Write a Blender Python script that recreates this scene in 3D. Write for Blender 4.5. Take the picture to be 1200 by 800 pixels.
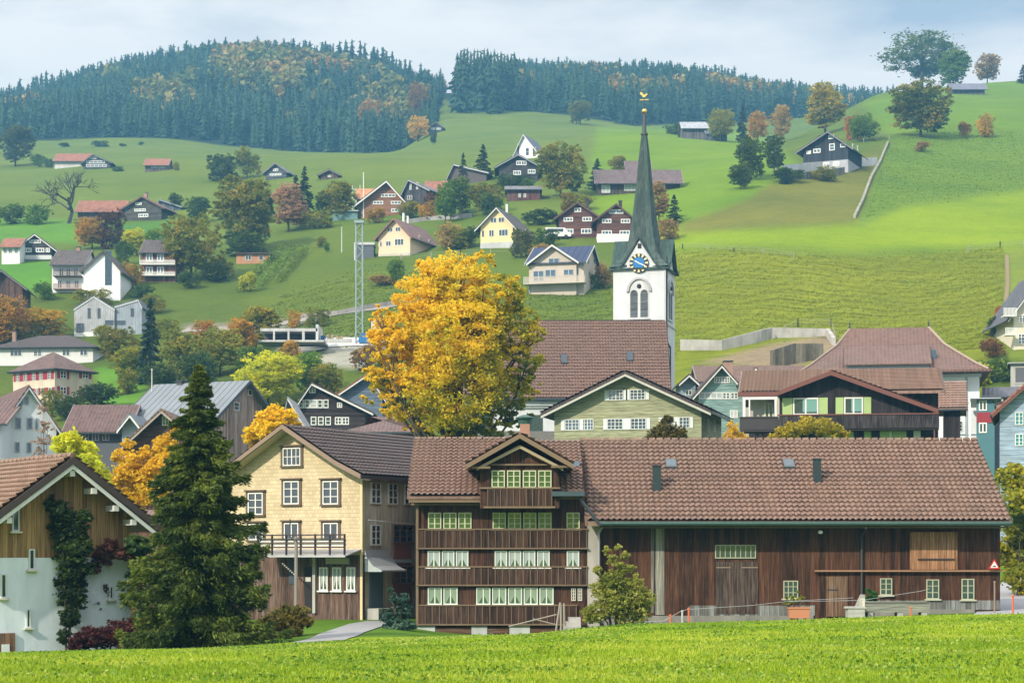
import bpy, math, random
import numpy as np
from math import radians as R, sin, cos, pi
from mathutils import Vector, Matrix

scene = bpy.context.scene
col = scene.collection
for o in list(bpy.data.objects):
    bpy.data.objects.remove(o)

# ------------------------------------------------------------------ camera
F = 2333.0                                   # focal length in photograph pixels (1200 wide)
cd = bpy.data.cameras.new('camera'); cam = bpy.data.objects.new('camera', cd); col.objects.link(cam)
cd.sensor_width = 36.0; cd.lens = 36.0 * F / 1200.0
cam.rotation_euler = (R(90), 0, 0); cam.location = (0, 0, 0)
cd.shift_y = (650 - 400) / 1200.0
cd.clip_start = 0.5; cd.clip_end = 6000
scene.camera = cam

# ------------------------------------------------------------------ sun, sky, exposure
SUN = Vector((-0.58, -0.66, 0.58)).normalized()
el = math.asin(SUN.z); az = math.atan2(SUN.x, SUN.y)
w = bpy.data.worlds.new('World'); scene.world = w; w.use_nodes = True
nt = w.node_tree; nt.nodes.clear()
def NN(nt, t, **kw):
    n = nt.nodes.new(t)
    for k, v in kw.items():
        if k.startswith('_'): setattr(n, k[1:], v)
        else:
            key = int(k[1:]) if k[0] == 'i' and k[1:].isdigit() else k.replace('__', ' ')
            if isinstance(v, bpy.types.NodeSocket): nt.links.new(v, n.inputs[key])
            else: n.inputs[key].default_value = v
    return n
sky = NN(nt, 'ShaderNodeTexSky', _sky_type='NISHITA', _sun_disc=False, _sun_elevation=el, _sun_rotation=az, _air_density=1.2, _dust_density=2.0, _altitude=900)
tc = NN(nt, 'ShaderNodeTexCoord')
mp = NN(nt, 'ShaderNodeMapping', Vector=tc.outputs['Generated']); mp.inputs['Scale'].default_value = (1.6, 1.6, 5.0); mp.inputs['Location'].default_value = (0.35, 0.2, 0.1)
nz = NN(nt, 'ShaderNodeTexNoise', Vector=mp.outputs[0], Scale=2.6, Detail=9.0, Roughness=0.55)
cr = NN(nt, 'ShaderNodeValToRGB', Fac=nz.outputs[0])
cr.color_ramp.elements[0].position = 0.34; cr.color_ramp.elements[0].color = (0.30,)*3 + (1,)
cr.color_ramp.elements[1].position = 0.58; cr.color_ramp.elements[1].color = (1, 1, 1, 1)
nz2 = NN(nt, 'ShaderNodeTexNoise', Vector=mp.outputs[0], Scale=5.0, Detail=6.0, Roughness=0.5)
cc = NN(nt, 'ShaderNodeMix', _data_type='RGBA', Factor=nz2.outputs[0])
cc.inputs[6].default_value = (9.2, 9.0, 8.9, 1); cc.inputs[7].default_value = (11.6, 10.9, 10.2, 1)
mx = NN(nt, 'ShaderNodeMix', _data_type='RGBA', Factor=cr.outputs[0])
nt.links.new(sky.outputs[0], mx.inputs[6]); nt.links.new(cc.outputs[2], mx.inputs[7])
sz = NN(nt, 'ShaderNodeSeparateXYZ', Vector=tc.outputs['Generated'])   # sky brightened overhead, outside the view, added to lift the fill light
bz = NN(nt, 'ShaderNodeMapRange', Value=sz.outputs[2]); bz.inputs[1].default_value = .28; bz.inputs[2].default_value = .9; bz.inputs[3].default_value = .90; bz.inputs[4].default_value = 2.3
vm = NN(nt, 'ShaderNodeVectorMath', _operation='SCALE'); nt.links.new(mx.outputs[2], vm.inputs[0]); nt.links.new(bz.outputs[0], vm.inputs['Scale'])
bg = NN(nt, 'ShaderNodeBackground', Color=vm.outputs[0], Strength=0.095)
wo = NN(nt, 'ShaderNodeOutputWorld', Surface=bg.outputs[0])
sd = bpy.data.lights.new('sun', 'SUN'); so = bpy.data.objects.new('sun', sd); col.objects.link(so)
sd.energy = 4.7; sd.angle = R(0.6); sd.color = (1.0, 0.90, 0.72)
so.rotation_euler = (-SUN).to_track_quat('-Z', 'Y').to_euler()
scene.view_settings.view_transform = 'Standard'; scene.view_settings.look = 'None'
scene.view_settings.gamma = 1; scene.view_settings.exposure = 0.32
scene.view_settings.use_curve_mapping = False
try:
    cy = scene.cycles
    cy.max_bounces = 6; cy.diffuse_bounces = 2; cy.glossy_bounces = 2; cy.transmission_bounces = 3; cy.transparent_max_bounces = 6; cy.volume_bounces = 0
    cy.volume_step_rate = 4; cy.caustics_reflective = False; cy.caustics_refractive = False
except Exception: pass

# ------------------------------------------------------------------ helpers: meshes
def tag(o, label=None, cat=None, group=None, kind=None):
    if label: o['label'] = label
    if cat: o['category'] = cat
    if group: o['group'] = group
    if kind: o['kind'] = kind
    return o
def put(name, me, mat=None, parent=None, loc=None, rz=0):
    o = bpy.data.objects.new(name, me); col.objects.link(o)
    if mat is not None and len(me.materials) == 0: me.materials.append(mat)
    if parent is not None: o.parent = parent
    if loc is not None: o.location = loc
    if rz: o.rotation_euler = (0, 0, rz)
    return o
def empty(name, loc, rz=0, label=None, cat=None, group=None):
    o = bpy.data.objects.new(name, None); col.objects.link(o)
    o.location = loc; o.rotation_euler = (0, 0, rz); o.empty_display_size = 0.3
    return tag(o, label, cat, group)
def uv_map(me):
    n = len(me.loops)
    if n == 0: return
    vi = np.empty(n, np.int32); me.loops.foreach_get('vertex_index', vi)
    co = np.empty(len(me.vertices) * 3, np.float32); me.vertices.foreach_get('co', co); co = co.reshape(-1, 3)
    nr = np.empty(len(me.polygons) * 3, np.float32); me.polygons.foreach_get('normal', nr); nr = nr.reshape(-1, 3)
    lt = np.empty(len(me.polygons), np.int32); me.polygons.foreach_get('loop_total', lt)
    N = np.repeat(nr, lt, axis=0); P = co[vi]
    U = np.stack([-N[:, 1], N[:, 0], np.zeros(n)], 1); L = np.linalg.norm(U, axis=1)
    flat = L < 0.05
    U[flat] = (1, 0, 0); L[flat] = 1; U /= L[:, None]
    V = np.cross(N, U)
    uv = np.stack([(P * U).sum(1), (P * V).sum(1)], 1).astype(np.float32)
    la = me.uv_layers.new(name='UVMap'); la.data.foreach_set('uv', uv.ravel())
class MB:
    def __init__(s): s.v = []; s.f = []
    def poly(s, pts):
        n = len(s.v); s.v += [tuple(p) for p in pts]; s.f.append(tuple(range(n, n + len(pts)))); return s
    def box(s, x0, x1, y0, y1, z0, z1):
        n = len(s.v)
        s.v += [(x0,y0,z0),(x1,y0,z0),(x1,y1,z0),(x0,y1,z0),(x0,y0,z1),(x1,y0,z1),(x1,y1,z1),(x0,y1,z1)]
        for q in ((0,3,2,1),(4,5,6,7),(0,1,5,4),(1,2,6,5),(2,3,7,6),(3,0,4,7)): s.f.append(tuple(n + i for i in q))
        return s
    def prism(s, pts, d):                     # polygon pts extruded by vector d
        n = len(s.v); k = len(pts); d = Vector(d)
        s.v += [tuple(p) for p in pts] + [tuple(Vector(p) + d) for p in pts]
        nrm = Vector((0, 0, 0))
        for i in range(k):
            a = Vector(pts[i]); b = Vector(pts[(i + 1) % k]); nrm += a.cross(b)
        if nrm.dot(d) > 0: s.f.append(tuple(n + k - 1 - i for i in range(k))); s.f.append(tuple(n + k + i for i in range(k))); fl = False
        else: s.f.append(tuple(n + i for i in range(k))); s.f.append(tuple(n + 2 * k - 1 - i for i in range(k))); fl = True
        for i in range(k):
            j = (i + 1) % k
            q = (n + i, n + j, n + k + j, n + k + i)
            s.f.append(q[::-1] if fl else q)
        return s
    def tube(s, path, r, seg=8, r2=None):
        path = [Vector(p) for p in path]; m = len(path); n = len(s.v)
        for i, p in enumerate(path):
            t = (path[min(i + 1, m - 1)] - path[max(i - 1, 0)]).normalized()
            a = t.cross(Vector((0, 0, 1)) if abs(t.z) < .9 else Vector((1, 0, 0))).normalized(); b = t.cross(a)
            rr = r if r2 is None else r + (r2 - r) * i / (m - 1)
            for k in range(seg):
                an = 2 * pi * k / seg; s.v.append(tuple(p + a * cos(an) * rr + b * sin(an) * rr))
        for i in range(m - 1):
            for k in range(seg):
                s.f.append((n + i*seg + k, n + i*seg + (k+1) % seg, n + (i+1)*seg + (k+1) % seg, n + (i+1)*seg + k))
        s.f.append(tuple(n + k for k in range(seg))[::-1]); s.f.append(tuple(n + (m-1)*seg + k for k in range(seg)))
        return s
    def lathe(s, prof, seg=12, c=(0,0,0), ph=0.0):    # prof: (r,z)
        n = len(s.v)
        for r, z in prof:
            for k in range(seg):
                an = ph + 2*pi*k/seg; s.v.append((c[0] + r*cos(an), c[1] + r*sin(an), c[2] + z))
        for i in range(len(prof) - 1):
            for k in range(seg):
                s.f.append((n+i*seg+k, n+i*seg+(k+1) % seg, n+(i+1)*seg+(k+1) % seg, n+(i+1)*seg+k))
        s.f.append(tuple(n+k for k in range(seg))[::-1]); s.f.append(tuple(n+(len(prof)-1)*seg+k for k in range(seg)))
        return s
    def tiles(s, p0, pu, pv, W, L, tu, tv, amp=.09, off=.06, sub=4, cut=None):
        # wavy pan tiles laid on a slope: p0 lower corner, pu unit along eave, pv unit up the slope
        p0 = np.array(p0, float); pu = np.array(pu, float); pv = np.array(pv, float); nn = np.cross(pu, pv); nn /= np.linalg.norm(nn)
        if nn[2] < 0: nn = -nn
        nu = max(2, int(round(W / tu))) * sub; us = np.linspace(0, W, nu + 1)
        rows = max(1, int(round(L / tv))); vs = []; hs = []
        for r in range(rows):
            a = r * L / rows; b = (r + 1) * L / rows
            vs += [a, b - .002]; hs += [amp * .9, 0]
        vs = np.array(vs); hs = np.array(hs)
        UU, VV = np.meshgrid(us, vs); w_ = np.cos(UU / tu * 2 * pi) * amp * .5
        H = off + hs[:, None] + w_ * (0.6 + .4 * (hs[:, None] > 0))
        P = p0 + UU[..., None] * pu + VV[..., None] * pv + H[..., None] * nn
        n = len(s.v); s.v += [tuple(x) for x in P.reshape(-1, 3)]
        a = len(us); flip = np.dot(np.cross(pu, pv), nn) < 0
        for j in range(len(vs) - 1):
            for i in range(a - 1):
                if cut is not None and cut(0.5*(us[i]+us[i+1]), 0.5*(vs[j]+vs[j+1])): continue
                q = (n+j*a+i, n+j*a+i+1, n+(j+1)*a+i+1, n+(j+1)*a+i); s.f.append(q[::-1] if flip else q)
        return s
    def build(s, name, mat, parent=None, smooth=False, loc=None, rz=0):
        me = s.mesh(name, mat, smooth); return put(name, me, mat, parent, loc, rz)
    def mesh(s, name, mat, smooth=False):
        me = bpy.data.meshes.new(name); me.from_pydata(s.v, [], s.f); me.update()
        if smooth: me.polygons.foreach_set('use_smooth', [True] * len(me.polygons))
        me.materials.append(mat); uv_map(me); return me
def np_mesh(name, V, Fc, mat, colors=None, smooth=False):
    k = Fc.shape[1]; me = bpy.data.meshes.new(name)
    me.vertices.add(len(V)); me.vertices.foreach_set('co', V.astype(np.float32).ravel())
    me.loops.add(Fc.size); me.loops.foreach_set('vertex_index', Fc.astype(np.int32).ravel())
    me.polygons.add(len(Fc)); me.polygons.foreach_set('loop_start', (np.arange(len(Fc)) * k).astype(np.int32))
    try: me.polygons.foreach_set('loop_total', np.full(len(Fc), k, np.int32))
    except Exception: pass
    me.update(calc_edges=True)
    if smooth: me.polygons.foreach_set('use_smooth', [True] * len(me.polygons))
    if colors is not None:
        at = me.color_attributes.new('field', 'FLOAT_COLOR', 'POINT'); at.data.foreach_set('color', colors.astype(np.float32).ravel())
    me.materials.append(mat); return me

# ------------------------------------------------------------------ materials
MATS = {}
def new_mat(key):
    m = bpy.data.materials.new(key); m.use_nodes = True; nt = m.node_tree
    b = nt.nodes['Principled BSDF']; b.inputs['Roughness'].default_value = .85
    b.inputs['Specular IOR Level'].default_value = .3
    return m, nt, b
def ramp(nt, fac, stops):
    r = NN(nt, 'ShaderNodeValToRGB', Fac=fac); e = r.color_ramp.elements
    while len(e) < len(stops): e.new(.5)
    for i, (p, c) in enumerate(stops): e[i].position = p; e[i].color = tuple(c) + (1,) if len(c) == 3 else c
    return r.outputs[0]
def mixc(nt, fac, a, b, mode='MIX'):
    m = NN(nt, 'ShaderNodeMix', _data_type='RGBA', _blend_type=mode)
    for i, v in ((0, fac), (6, a), (7, b)):
        if isinstance(v, bpy.types.NodeSocket): nt.links.new(v, m.inputs[i])
        else: m.inputs[i].default_value = (tuple(v) + (1,)) if isinstance(v, tuple) and len(v) == 3 else v
    return m.outputs[2]
def mth(nt, op, a, b=0.0):
    return NN(nt, 'ShaderNodeMath', _operation=op, i0=a, i1=b).outputs[0]
def sc3(c, k): return tuple(min(1, x * k) for x in c)
def obj_co(nt, scale=(1,1,1)):
    t = NN(nt, 'ShaderNodeTexCoord'); m = NN(nt, 'ShaderNodeMapping', Vector=t.outputs['Object']); m.inputs['Scale'].default_value = scale; return m.outputs[0]
def uvs(nt):
    t = NN(nt, 'ShaderNodeUVMap'); s = NN(nt, 'ShaderNodeSeparateXYZ', Vector=t.outputs[0]); return s.outputs[0], s.outputs[1], t.outputs[0]
def cached(fn):
    def g(*a, **k):
        key = (fn.__name__, a, tuple(sorted(k.items())))
        if key not in MATS: MATS[key] = fn(*a, **k)
        return MATS[key]
    return g
@cached
def plain(c, rough=.7, metal=0.0, var=.12, scale=1.5):
    m, nt, b = new_mat('paint'); n = NN(nt, 'ShaderNodeTexNoise', Vector=obj_co(nt), Scale=scale, Detail=5.0)
    nt.links.new(mixc(nt, n.outputs[0], sc3(c, 1 - var), sc3(c, 1 + var)), b.inputs['Base Color'])
    b.inputs['Roughness'].default_value = rough; b.inputs['Metallic'].default_value = metal; return m
@cached
def plaster(c, stain=.25):
    m, nt, b = new_mat('plaster')
    n = NN(nt, 'ShaderNodeTexNoise', Vector=obj_co(nt, (.5, .5, .18)), Scale=1.6, Detail=8.0, Roughness=.65)
    f = ramp(nt, n.outputs[0], [(.35, sc3(c, 1 - stain)), (.6, c)])
    n2 = NN(nt, 'ShaderNodeTexNoise', Vector=obj_co(nt), Scale=40.0, Detail=3.0)
    nt.links.new(f, b.inputs['Base Color']); b.inputs['Roughness'].default_value = .92
    bm = NN(nt, 'ShaderNodeBump', Height=n2.outputs[0], Strength=.25, Distance=.01); nt.links.new(bm.outputs[0], b.inputs['Normal']); return m
@cached
def planks(c, width=.18, grey=(.2,.18,.16), greyf=.4, horiz=False, var=.5):
    m, nt, b = new_mat('planks'); u, v, uv = uvs(nt)
    if horiz: u, v = v, u
    q = mth(nt, 'DIVIDE', u, width); fl = mth(nt, 'FLOOR', q); fr = mth(nt, 'FRACT', q)
    wn = NN(nt, 'ShaderNodeTexWhiteNoise', _noise_dimensions='1D', W=fl)
    cb = NN(nt, 'ShaderNodeCombineXYZ', X=mth(nt, 'MULTIPLY', u, 18.0), Y=mth(nt, 'ADD', mth(nt, 'MULTIPLY', v, .9), mth(nt, 'MULTIPLY', fl, 7.3)))
    st = NN(nt, 'ShaderNodeTexNoise', Vector=cb.outputs[0], Scale=1.0, Detail=6.0, Roughness=.6)
    big = NN(nt, 'ShaderNodeTexNoise', Vector=uv, Scale=.35, Detail=5.0, Roughness=.6)
    a = mixc(nt, wn.outputs[0], sc3(c, 1 - var), (min(1,c[0]*(1+var)), min(1,c[1]*(1+var*1.25)), min(1,c[2]*(1+var*1.3))))
    gf = mth(nt, 'MULTIPLY', ramp(nt, mth(nt, 'ADD', mth(nt, 'MULTIPLY', st.outputs[0], .6), mth(nt, 'MULTIPLY', big.outputs[0], .5)), [(.5, (0,0,0)), (.66, (1,1,1))]), greyf)
    a = mixc(nt, gf, a, grey)
    s2 = ramp(nt, st.outputs[0], [(.33, (.42,.40,.39)), (.62, (1.08,1.08,1.08))]); a = mixc(nt, 1.0, a, s2, 'MULTIPLY')
    gap = ramp(nt, fr, [(0, (.12,)*3), (.07, (1,1,1))]); a = mixc(nt, 1.0, a, gap, 'MULTIPLY')
    nt.links.new(a, b.inputs['Base Color']); b.inputs['Roughness'].default_value = .85
    h = NN(nt, 'ShaderNodeMath', _operation='ADD', i0=gap, i1=mth(nt, 'MULTIPLY', st.outputs[0], .5))
    bm = NN(nt, 'ShaderNodeBump', Height=h.outputs[0], Strength=.7, Distance=.02); nt.links.new(bm.outputs[0], b.inputs['Normal']); return m
@cached
def shingle(c, wdt=.22, hgt=.2, dark=.55):
    m, nt, b = new_mat('shingle'); u, v, uv = uvs(nt)
    cb = NN(nt, 'ShaderNodeCombineXYZ', X=u, Y=v)
    br = NN(nt, 'ShaderNodeTexBrick', Vector=cb.outputs[0], Scale=1.0, Color1=sc3(c, .86)+(1,), Color2=sc3(c, 1.08)+(1,), Mortar=sc3(c, dark)+(1,))
    br.inputs['Brick Width'].default_value = wdt; br.inputs['Row Height'].default_value = hgt; br.inputs['Mortar Size'].default_value = .012; br.offset = .5
    br.inputs['Mortar Smooth'].default_value = .4
    n = NN(nt, 'ShaderNodeTexNoise', Vector=uv, Scale=.7, Detail=6.0)
    a = mixc(nt, .5, br.outputs[0], ramp(nt, n.outputs[0], [(.35, (.72,.70,.66)), (.6, (1,1,1))]), 'MULTIPLY')
    nt.links.new(a, b.inputs['Base Color'])
    saw = mth(nt, 'FRACT', mth(nt, 'DIVIDE', v, hgt))
    bm = NN(nt, 'ShaderNodeBump', Height=mth(nt, 'SUBTRACT', 1.0, saw), Strength=.6, Distance=.02); nt.links.new(bm.outputs[0], b.inputs['Normal']); return m
@cached
def tile(c, c2=None, tu=.22, tv=.34, bump=True, moss=.35):
    c2 = c2 or sc3(c, .55); m, nt, b = new_mat('roof_tile'); u, v, uv = uvs(nt)
    fu = mth(nt, 'FLOOR', mth(nt, 'DIVIDE', u, tu)); fv = mth(nt, 'FLOOR', mth(nt, 'DIVIDE', v, tv))
    cb = NN(nt, 'ShaderNodeCombineXYZ', X=fu, Y=fv)
    wn = NN(nt, 'ShaderNodeTexWhiteNoise', _noise_dimensions='2D', Vector=cb.outputs[0])
    n = NN(nt, 'ShaderNodeTexNoise', Vector=uv, Scale=.45, Detail=9.0, Roughness=.75)
    pt = NN(nt, 'ShaderNodeTexNoise', Vector=uv, Scale=.13, Detail=3.0)
    c = mixc(nt, ramp(nt, pt.outputs[0], [(.42, (0,0,0)), (.58, (.55,.55,.55))]), c, (c[0]*.82, c[1]*.95, c[2]*.92))
    a = mixc(nt, mth(nt, 'MULTIPLY', mth(nt, 'POWER', wn.outputs[0], 1.6), .85), c, c2)
    a = mixc(nt, mth(nt, 'MULTIPLY', ramp(nt, n.outputs[0], [(.45, (0,0,0)), (.68, (1,1,1))]), moss), a, sc3(c2, .75))
    b.inputs['Roughness'].default_value = .62
    if bump:
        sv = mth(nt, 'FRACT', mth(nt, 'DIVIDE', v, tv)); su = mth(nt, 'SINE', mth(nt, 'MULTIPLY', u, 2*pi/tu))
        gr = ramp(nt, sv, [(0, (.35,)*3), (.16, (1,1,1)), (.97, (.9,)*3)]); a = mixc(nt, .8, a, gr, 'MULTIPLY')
        h = mth(nt, 'ADD', mth(nt, 'MULTIPLY', su, .5), mth(nt, 'SUBTRACT', 1.0, sv))
        bm = NN(nt, 'ShaderNodeBump', Height=h, Strength=.9, Distance=.05); nt.links.new(bm.outputs[0], b.inputs['Normal'])
    nt.links.new(a, b.inputs['Base Color']); return m
@cached
def seam(c, w_=.6):
    m, nt, b = new_mat('seamed_metal'); u, v, uv = uvs(nt)
    fr = mth(nt, 'FRACT', mth(nt, 'DIVIDE', u, w_)); n = NN(nt, 'ShaderNodeTexNoise', Vector=uv, Scale=.6, Detail=6.0)
    wn = NN(nt, 'ShaderNodeTexWhiteNoise', _noise_dimensions='1D', W=mth(nt, 'FLOOR', mth(nt, 'DIVIDE', u, w_)))
    a = mixc(nt, n.outputs[0], sc3(c, .75), sc3(c, 1.2)); a = mixc(nt, mth(nt, 'MULTIPLY', wn.outputs[0], .3), a, sc3(c, .7))
    l = ramp(nt, fr, [(0, (.18,)*3), (.17, (1,1,1))]); a = mixc(nt, 1.0, a, l, 'MULTIPLY')
    nt.links.new(a, b.inputs['Base Color']); b.inputs['Roughness'].default_value = .65; b.inputs['Metallic'].default_value = .1
    bm = NN(nt, 'ShaderNodeBump', Height=l, Strength=1.0, Distance=.04); bm.invert = True; nt.links.new(bm.outputs[0], b.inputs['Normal']); return m
@cached
def glass(c=(.03,.04,.05), rough=.08, spec=1.0):
    m, nt, b = new_mat('window_glass'); n = NN(nt, 'ShaderNodeTexNoise', Vector=obj_co(nt), Scale=2.2, Detail=2.0)
    nt.links.new(mixc(nt, n.outputs[0], sc3(c, .5), sc3(c, 1.6)), b.inputs['Base Color'])
    b.inputs['Roughness'].default_value = rough; b.inputs['Specular IOR Level'].default_value = spec; b.inputs['IOR'].default_value = 1.6
    n2 = NN(nt, 'ShaderNodeTexNoise', Vector=obj_co(nt), Scale=1.5, Detail=1.0)
    bm = NN(nt, 'ShaderNodeBump', Height=n2.outputs[0], Strength=.15, Distance=.05); nt.links.new(bm.outputs[0], b.inputs['Normal']); return m
@cached
def leaves(cols, sc=.35, trans=.45, rv=.75):
    m = bpy.data.materials.new('leaves'); m.use_nodes = True; nt = m.node_tree; nt.nodes.clear()
    g = NN(nt, 'ShaderNodeNewGeometry'); oi = NN(nt, 'ShaderNodeObjectInfo')
    n = NN(nt, 'ShaderNodeTexNoise', Vector=obj_co(nt), Scale=sc, Detail=3.0)
    f = mth(nt, 'ADD', mth(nt, 'MULTIPLY', g.outputs['Random Per Island'], rv * .5), mth(nt, 'MULTIPLY', ramp(nt, n.outputs[0], [(.3, (0,0,0)), (.7, (1,1,1))]), 1 - rv * .5))
    k = len(cols); c = ramp(nt, f, [(.12 + .76 * i / max(1, k - 1), cc) for i, cc in enumerate(cols)])
    hs = NN(nt, 'ShaderNodeHueSaturation', Color=c); nt.links.new(mth(nt, 'ADD', .8, mth(nt, 'MULTIPLY', oi.outputs['Random'], .4)), hs.inputs['Value'])
    nt.links.new(mth(nt, 'ADD', .49, mth(nt, 'MULTIPLY', oi.outputs['Random'], .02)), hs.inputs['Hue'])
    d = NN(nt, 'ShaderNodeBsdfPrincipled'); nt.links.new(hs.outputs[0], d.inputs['Base Color']); d.inputs['Roughness'].default_value = .6; d.inputs['Specular IOR Level'].default_value = .25
    t = NN(nt, 'ShaderNodeBsdfTranslucent', Color=hs.outputs[0]); ms = NN(nt, 'ShaderNodeMixShader', Fac=trans)
    nt.links.new(d.outputs[0], ms.inputs[1]); nt.links.new(t.outputs[0], ms.inputs[2])
    o = NN(nt, 'ShaderNodeOutputMaterial', Surface=ms.outputs[0]); return m
@cached
def bark(c=(.09,.07,.055)):
    m, nt, b = new_mat('bark'); n = NN(nt, 'ShaderNodeTexNoise', Vector=obj_co(nt, (6,6,1)), Scale=2.0, Detail=6.0)
    nt.links.new(mixc(nt, n.outputs[0], sc3(c, .5), sc3(c, 1.6)), b.inputs['Base Color'])
    bm = NN(nt, 'ShaderNodeBump', Height=n.outputs[0], Strength=.6, Distance=.05); nt.links.new(bm.outputs[0], b.inputs['Normal']); return m

WHITE = plain((.72,.72,.70)); OFFW = plain((.6,.57,.5)); CONC = plaster((.42,.41,.39), .3); DARKW = plain((.05,.035,.03))
DKMET = plain((.05,.065,.075), .45, .4); GL = glass(); GLB = glass((.05,.09,.13)); REDSH = plain((.28,.03,.05)); GREENSH = plain((.36,.48,.2))
HAZE = 0.00036
# ------------------------------------------------------------------ terrain
TC = np.array([-300,0,150,300,450,525,600,750,900,1050,1200,1500], float)
TD = [26,60,72,84,95,120,160,200,250,300,350,420,500,600,720,850,1000,1200,1500,2500]
TP = [
 [801]*12,
 [776,769,764,757,749,746,744,732,728,723,720,712],
 [780,774,770,751,742,749,751,741,735,729,725,717],
 [768,766,755,736,731,740,743,736,727,720,715,700],
 [740,735,728,720,716,720,725,722,716,712,705,690],
 [675,672,670,668,665,665,665,668,668,665,660,650],
 [600,600,605,610,612,613,614,612,608,600,590,580],
 [545,545,550,560,570,570,570,565,560,545,520,500],
 [480,475,462,445,430,435,450,440,432,420,400,390],
 [400,400,395,385,358,352,350,345,340,345,330,320],
 [330,325,320,318,298,294,290,285,265,270,272,265],
 [285,280,275,262,250,240,230,225,205,207,212,210],
 [235,232,230,225,212,204,196,185,173,160,165,165],
 [205,205,198,195,185,183,174,153,168,128,128,130],
 [180,188,182,180,177,162,160,160,175,106,104,110],
 [165,167,161,170,178,138,138,148,162,112,99,105],
 [145,145,112,90,110,110,108,112,134,148,108,112],
 [130,132,96,80,98,115,104,106,122,134,130,125],
 [160,150,130,120,130,140,140,140,140,150,150,150],
 [400]*12]
NZ = [[(650 - p) / F * d for p in r] for r, d in zip(TP, TD)]
rowsD = [-900, -400, -100, -40, 0] + TD
NZ = [[150]*12, [60]*12, [4]*12, [-1.2]*12, [-1.65]*12] + NZ
rowsD = np.array(rowsD, float); NZ = np.array(NZ)
def pchip(x, y, xq):
    h = np.diff(x); d = np.diff(y, axis=0) / h[:, None]
    m = np.zeros_like(y); w1 = 2*h[1:] + h[:-1]; w2 = h[1:] + 2*h[:-1]
    ok = d[:-1] * d[1:] > 0
    with np.errstate(all='ignore'):
        mm = (w1 + w2)[:, None] / (w1[:, None] / d[:-1] + w2[:, None] / d[1:])
    m[1:-1] = np.where(ok, mm, 0); m[0] = d[0]; m[-1] = d[-1]
    i = np.clip(np.searchsorted(x, xq, side='right') - 1, 0, len(x) - 2)
    t = ((xq - x[i]) / h[i])[:, None]; hh = h[i][:, None]
    return (2*t**3-3*t**2+1)*y[i] + (t**3-2*t**2+t)*hh*m[i] + (-2*t**3+3*t**2)*y[i+1] + (t**3-t**2)*hh*m[i+1]
gD = np.concatenate([np.linspace(-900, 20, 60), np.exp(np.linspace(math.log(21), math.log(2500), 700))])
gP = np.linspace(-300, 1500, 240)
G1 = pchip(rowsD, NZ, gD); G = pchip(TC, G1.T.copy(), gP).T
def tz(x, y):
    x = np.asarray(x, float); y = np.asarray(y, float)
    px = np.clip(600 + F * x / np.maximum(y, 30), -299, 1499); yy = np.clip(y, -899, 2499)
    fj = (px - gP[0]) / (gP[1] - gP[0]); j = np.clip(fj.astype(int), 0, len(gP) - 2); fj = fj - j
    i = np.clip(np.searchsorted(gD, yy, side='right') - 1, 0, len(gD) - 2); fi = (yy - gD[i]) / (gD[i+1] - gD[i])
    z = (G[i, j]*(1-fi) + G[i+1, j]*fi)*(1-fj) + (G[i, j+1]*(1-fi) + G[i+1, j+1]*fi)*fj
    far = np.clip((y - 230) / 250, 0, 1)
    z = z + far * (np.sin(x*.031 + y*.017)*.9 + np.sin(x*.083 - y*.052 + 1)*.45 + np.sin(x*.19 + y*.13)*.12)
    return z
def hit(px, py, lo=24, hi=1500):
    D = np.exp(np.linspace(math.log(lo), math.log(hi), 3000)); x = (px - 600) / F * D
    g = tz(x, D); ray = (650 - py) / F * D; b = np.nonzero(g >= ray)[0]
    if len(b) == 0: b = [np.argmin(ray - g)]
    return float(D[b[0]])
def at(px, py, D=None):
    if D is None: D = hit(px, py)
    return Vector(((px - 600) / F * D, D, (650 - py) / F * D))
def ground(px, D): x = (px - 600) / F * D; return Vector((x, D, float(tz(x, D))))

yy = np.concatenate([np.linspace(-900, -60, 24), np.linspace(-40, 20, 16), np.exp(np.linspace(math.log(22), math.log(1750), 620))])
ss = np.linspace(-1, 1, 460); YY, SS = np.meshgrid(yy, ss, indexing='ij')
XX = SS * np.maximum(160, .50 * (YY + 60)); ZZ = tz(XX, YY)
PX = 600 + F * XX / np.maximum(YY, 20); PY = 650 - F * ZZ / np.maximum(YY, 20)
def poly_mask(pts, soft=4.0):
    # signed distance style mask of a field given by its corner posts
    pts = np.array(pts, float); ins = np.zeros(PX.shape, bool); dmin = np.full(PX.shape, 1e9)
    for i in range(len(pts)):
        x1, y1 = pts[i]; x2, y2 = pts[(i+1) % len(pts)]
        c = ((y1 > PY) != (y2 > PY)) & (PX < (x2-x1)*(PY-y1)/((y2-y1) or 1e-9) + x1); ins ^= c
        t = np.clip(((PX-x1)*(x2-x1)+(PY-y1)*(y2-y1))/((x2-x1)**2+(y2-y1)**2+1e-9), 0, 1)
        dmin = np.minimum(dmin, np.hypot(PX-x1-t*(x2-x1), PY-y1-t*(y2-y1)))
    sdm = np.where(ins, dmin, -dmin); return np.clip(.5 + sdm / (2*soft), 0, 1)
C = np.zeros(PX.shape + (4,)); C[..., :3] = (.085, .130, .014); C[..., 3] = 0.35      # alpha = roughness of the sward (terracettes)
def field(pts, c, a=.35, soft=4.0, dmin=0, dmax=9999):
    m = poly_mask(pts, soft) * ((YY > dmin) & (YY < dmax)); C[..., :3] = C[..., :3]*(1-m[..., None]) + np.array(c)*m[..., None]; C[..., 3] = C[..., 3]*(1-m) + a*m
nearm = YY < 66
field([(-400,700),(-400,330),(420,330),(430,700)], (.078,.115,.014), .5, 30, 150)
field([(-300,285),(-300,165),(600,120),(760,120),(760,260),(300,290)], (.100,.145,.016), .3, 8, 300)
field([(-100,340),(-100,308),(62,306),(60,342)], (.075,.20,.016), .1, 3, 200)
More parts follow.
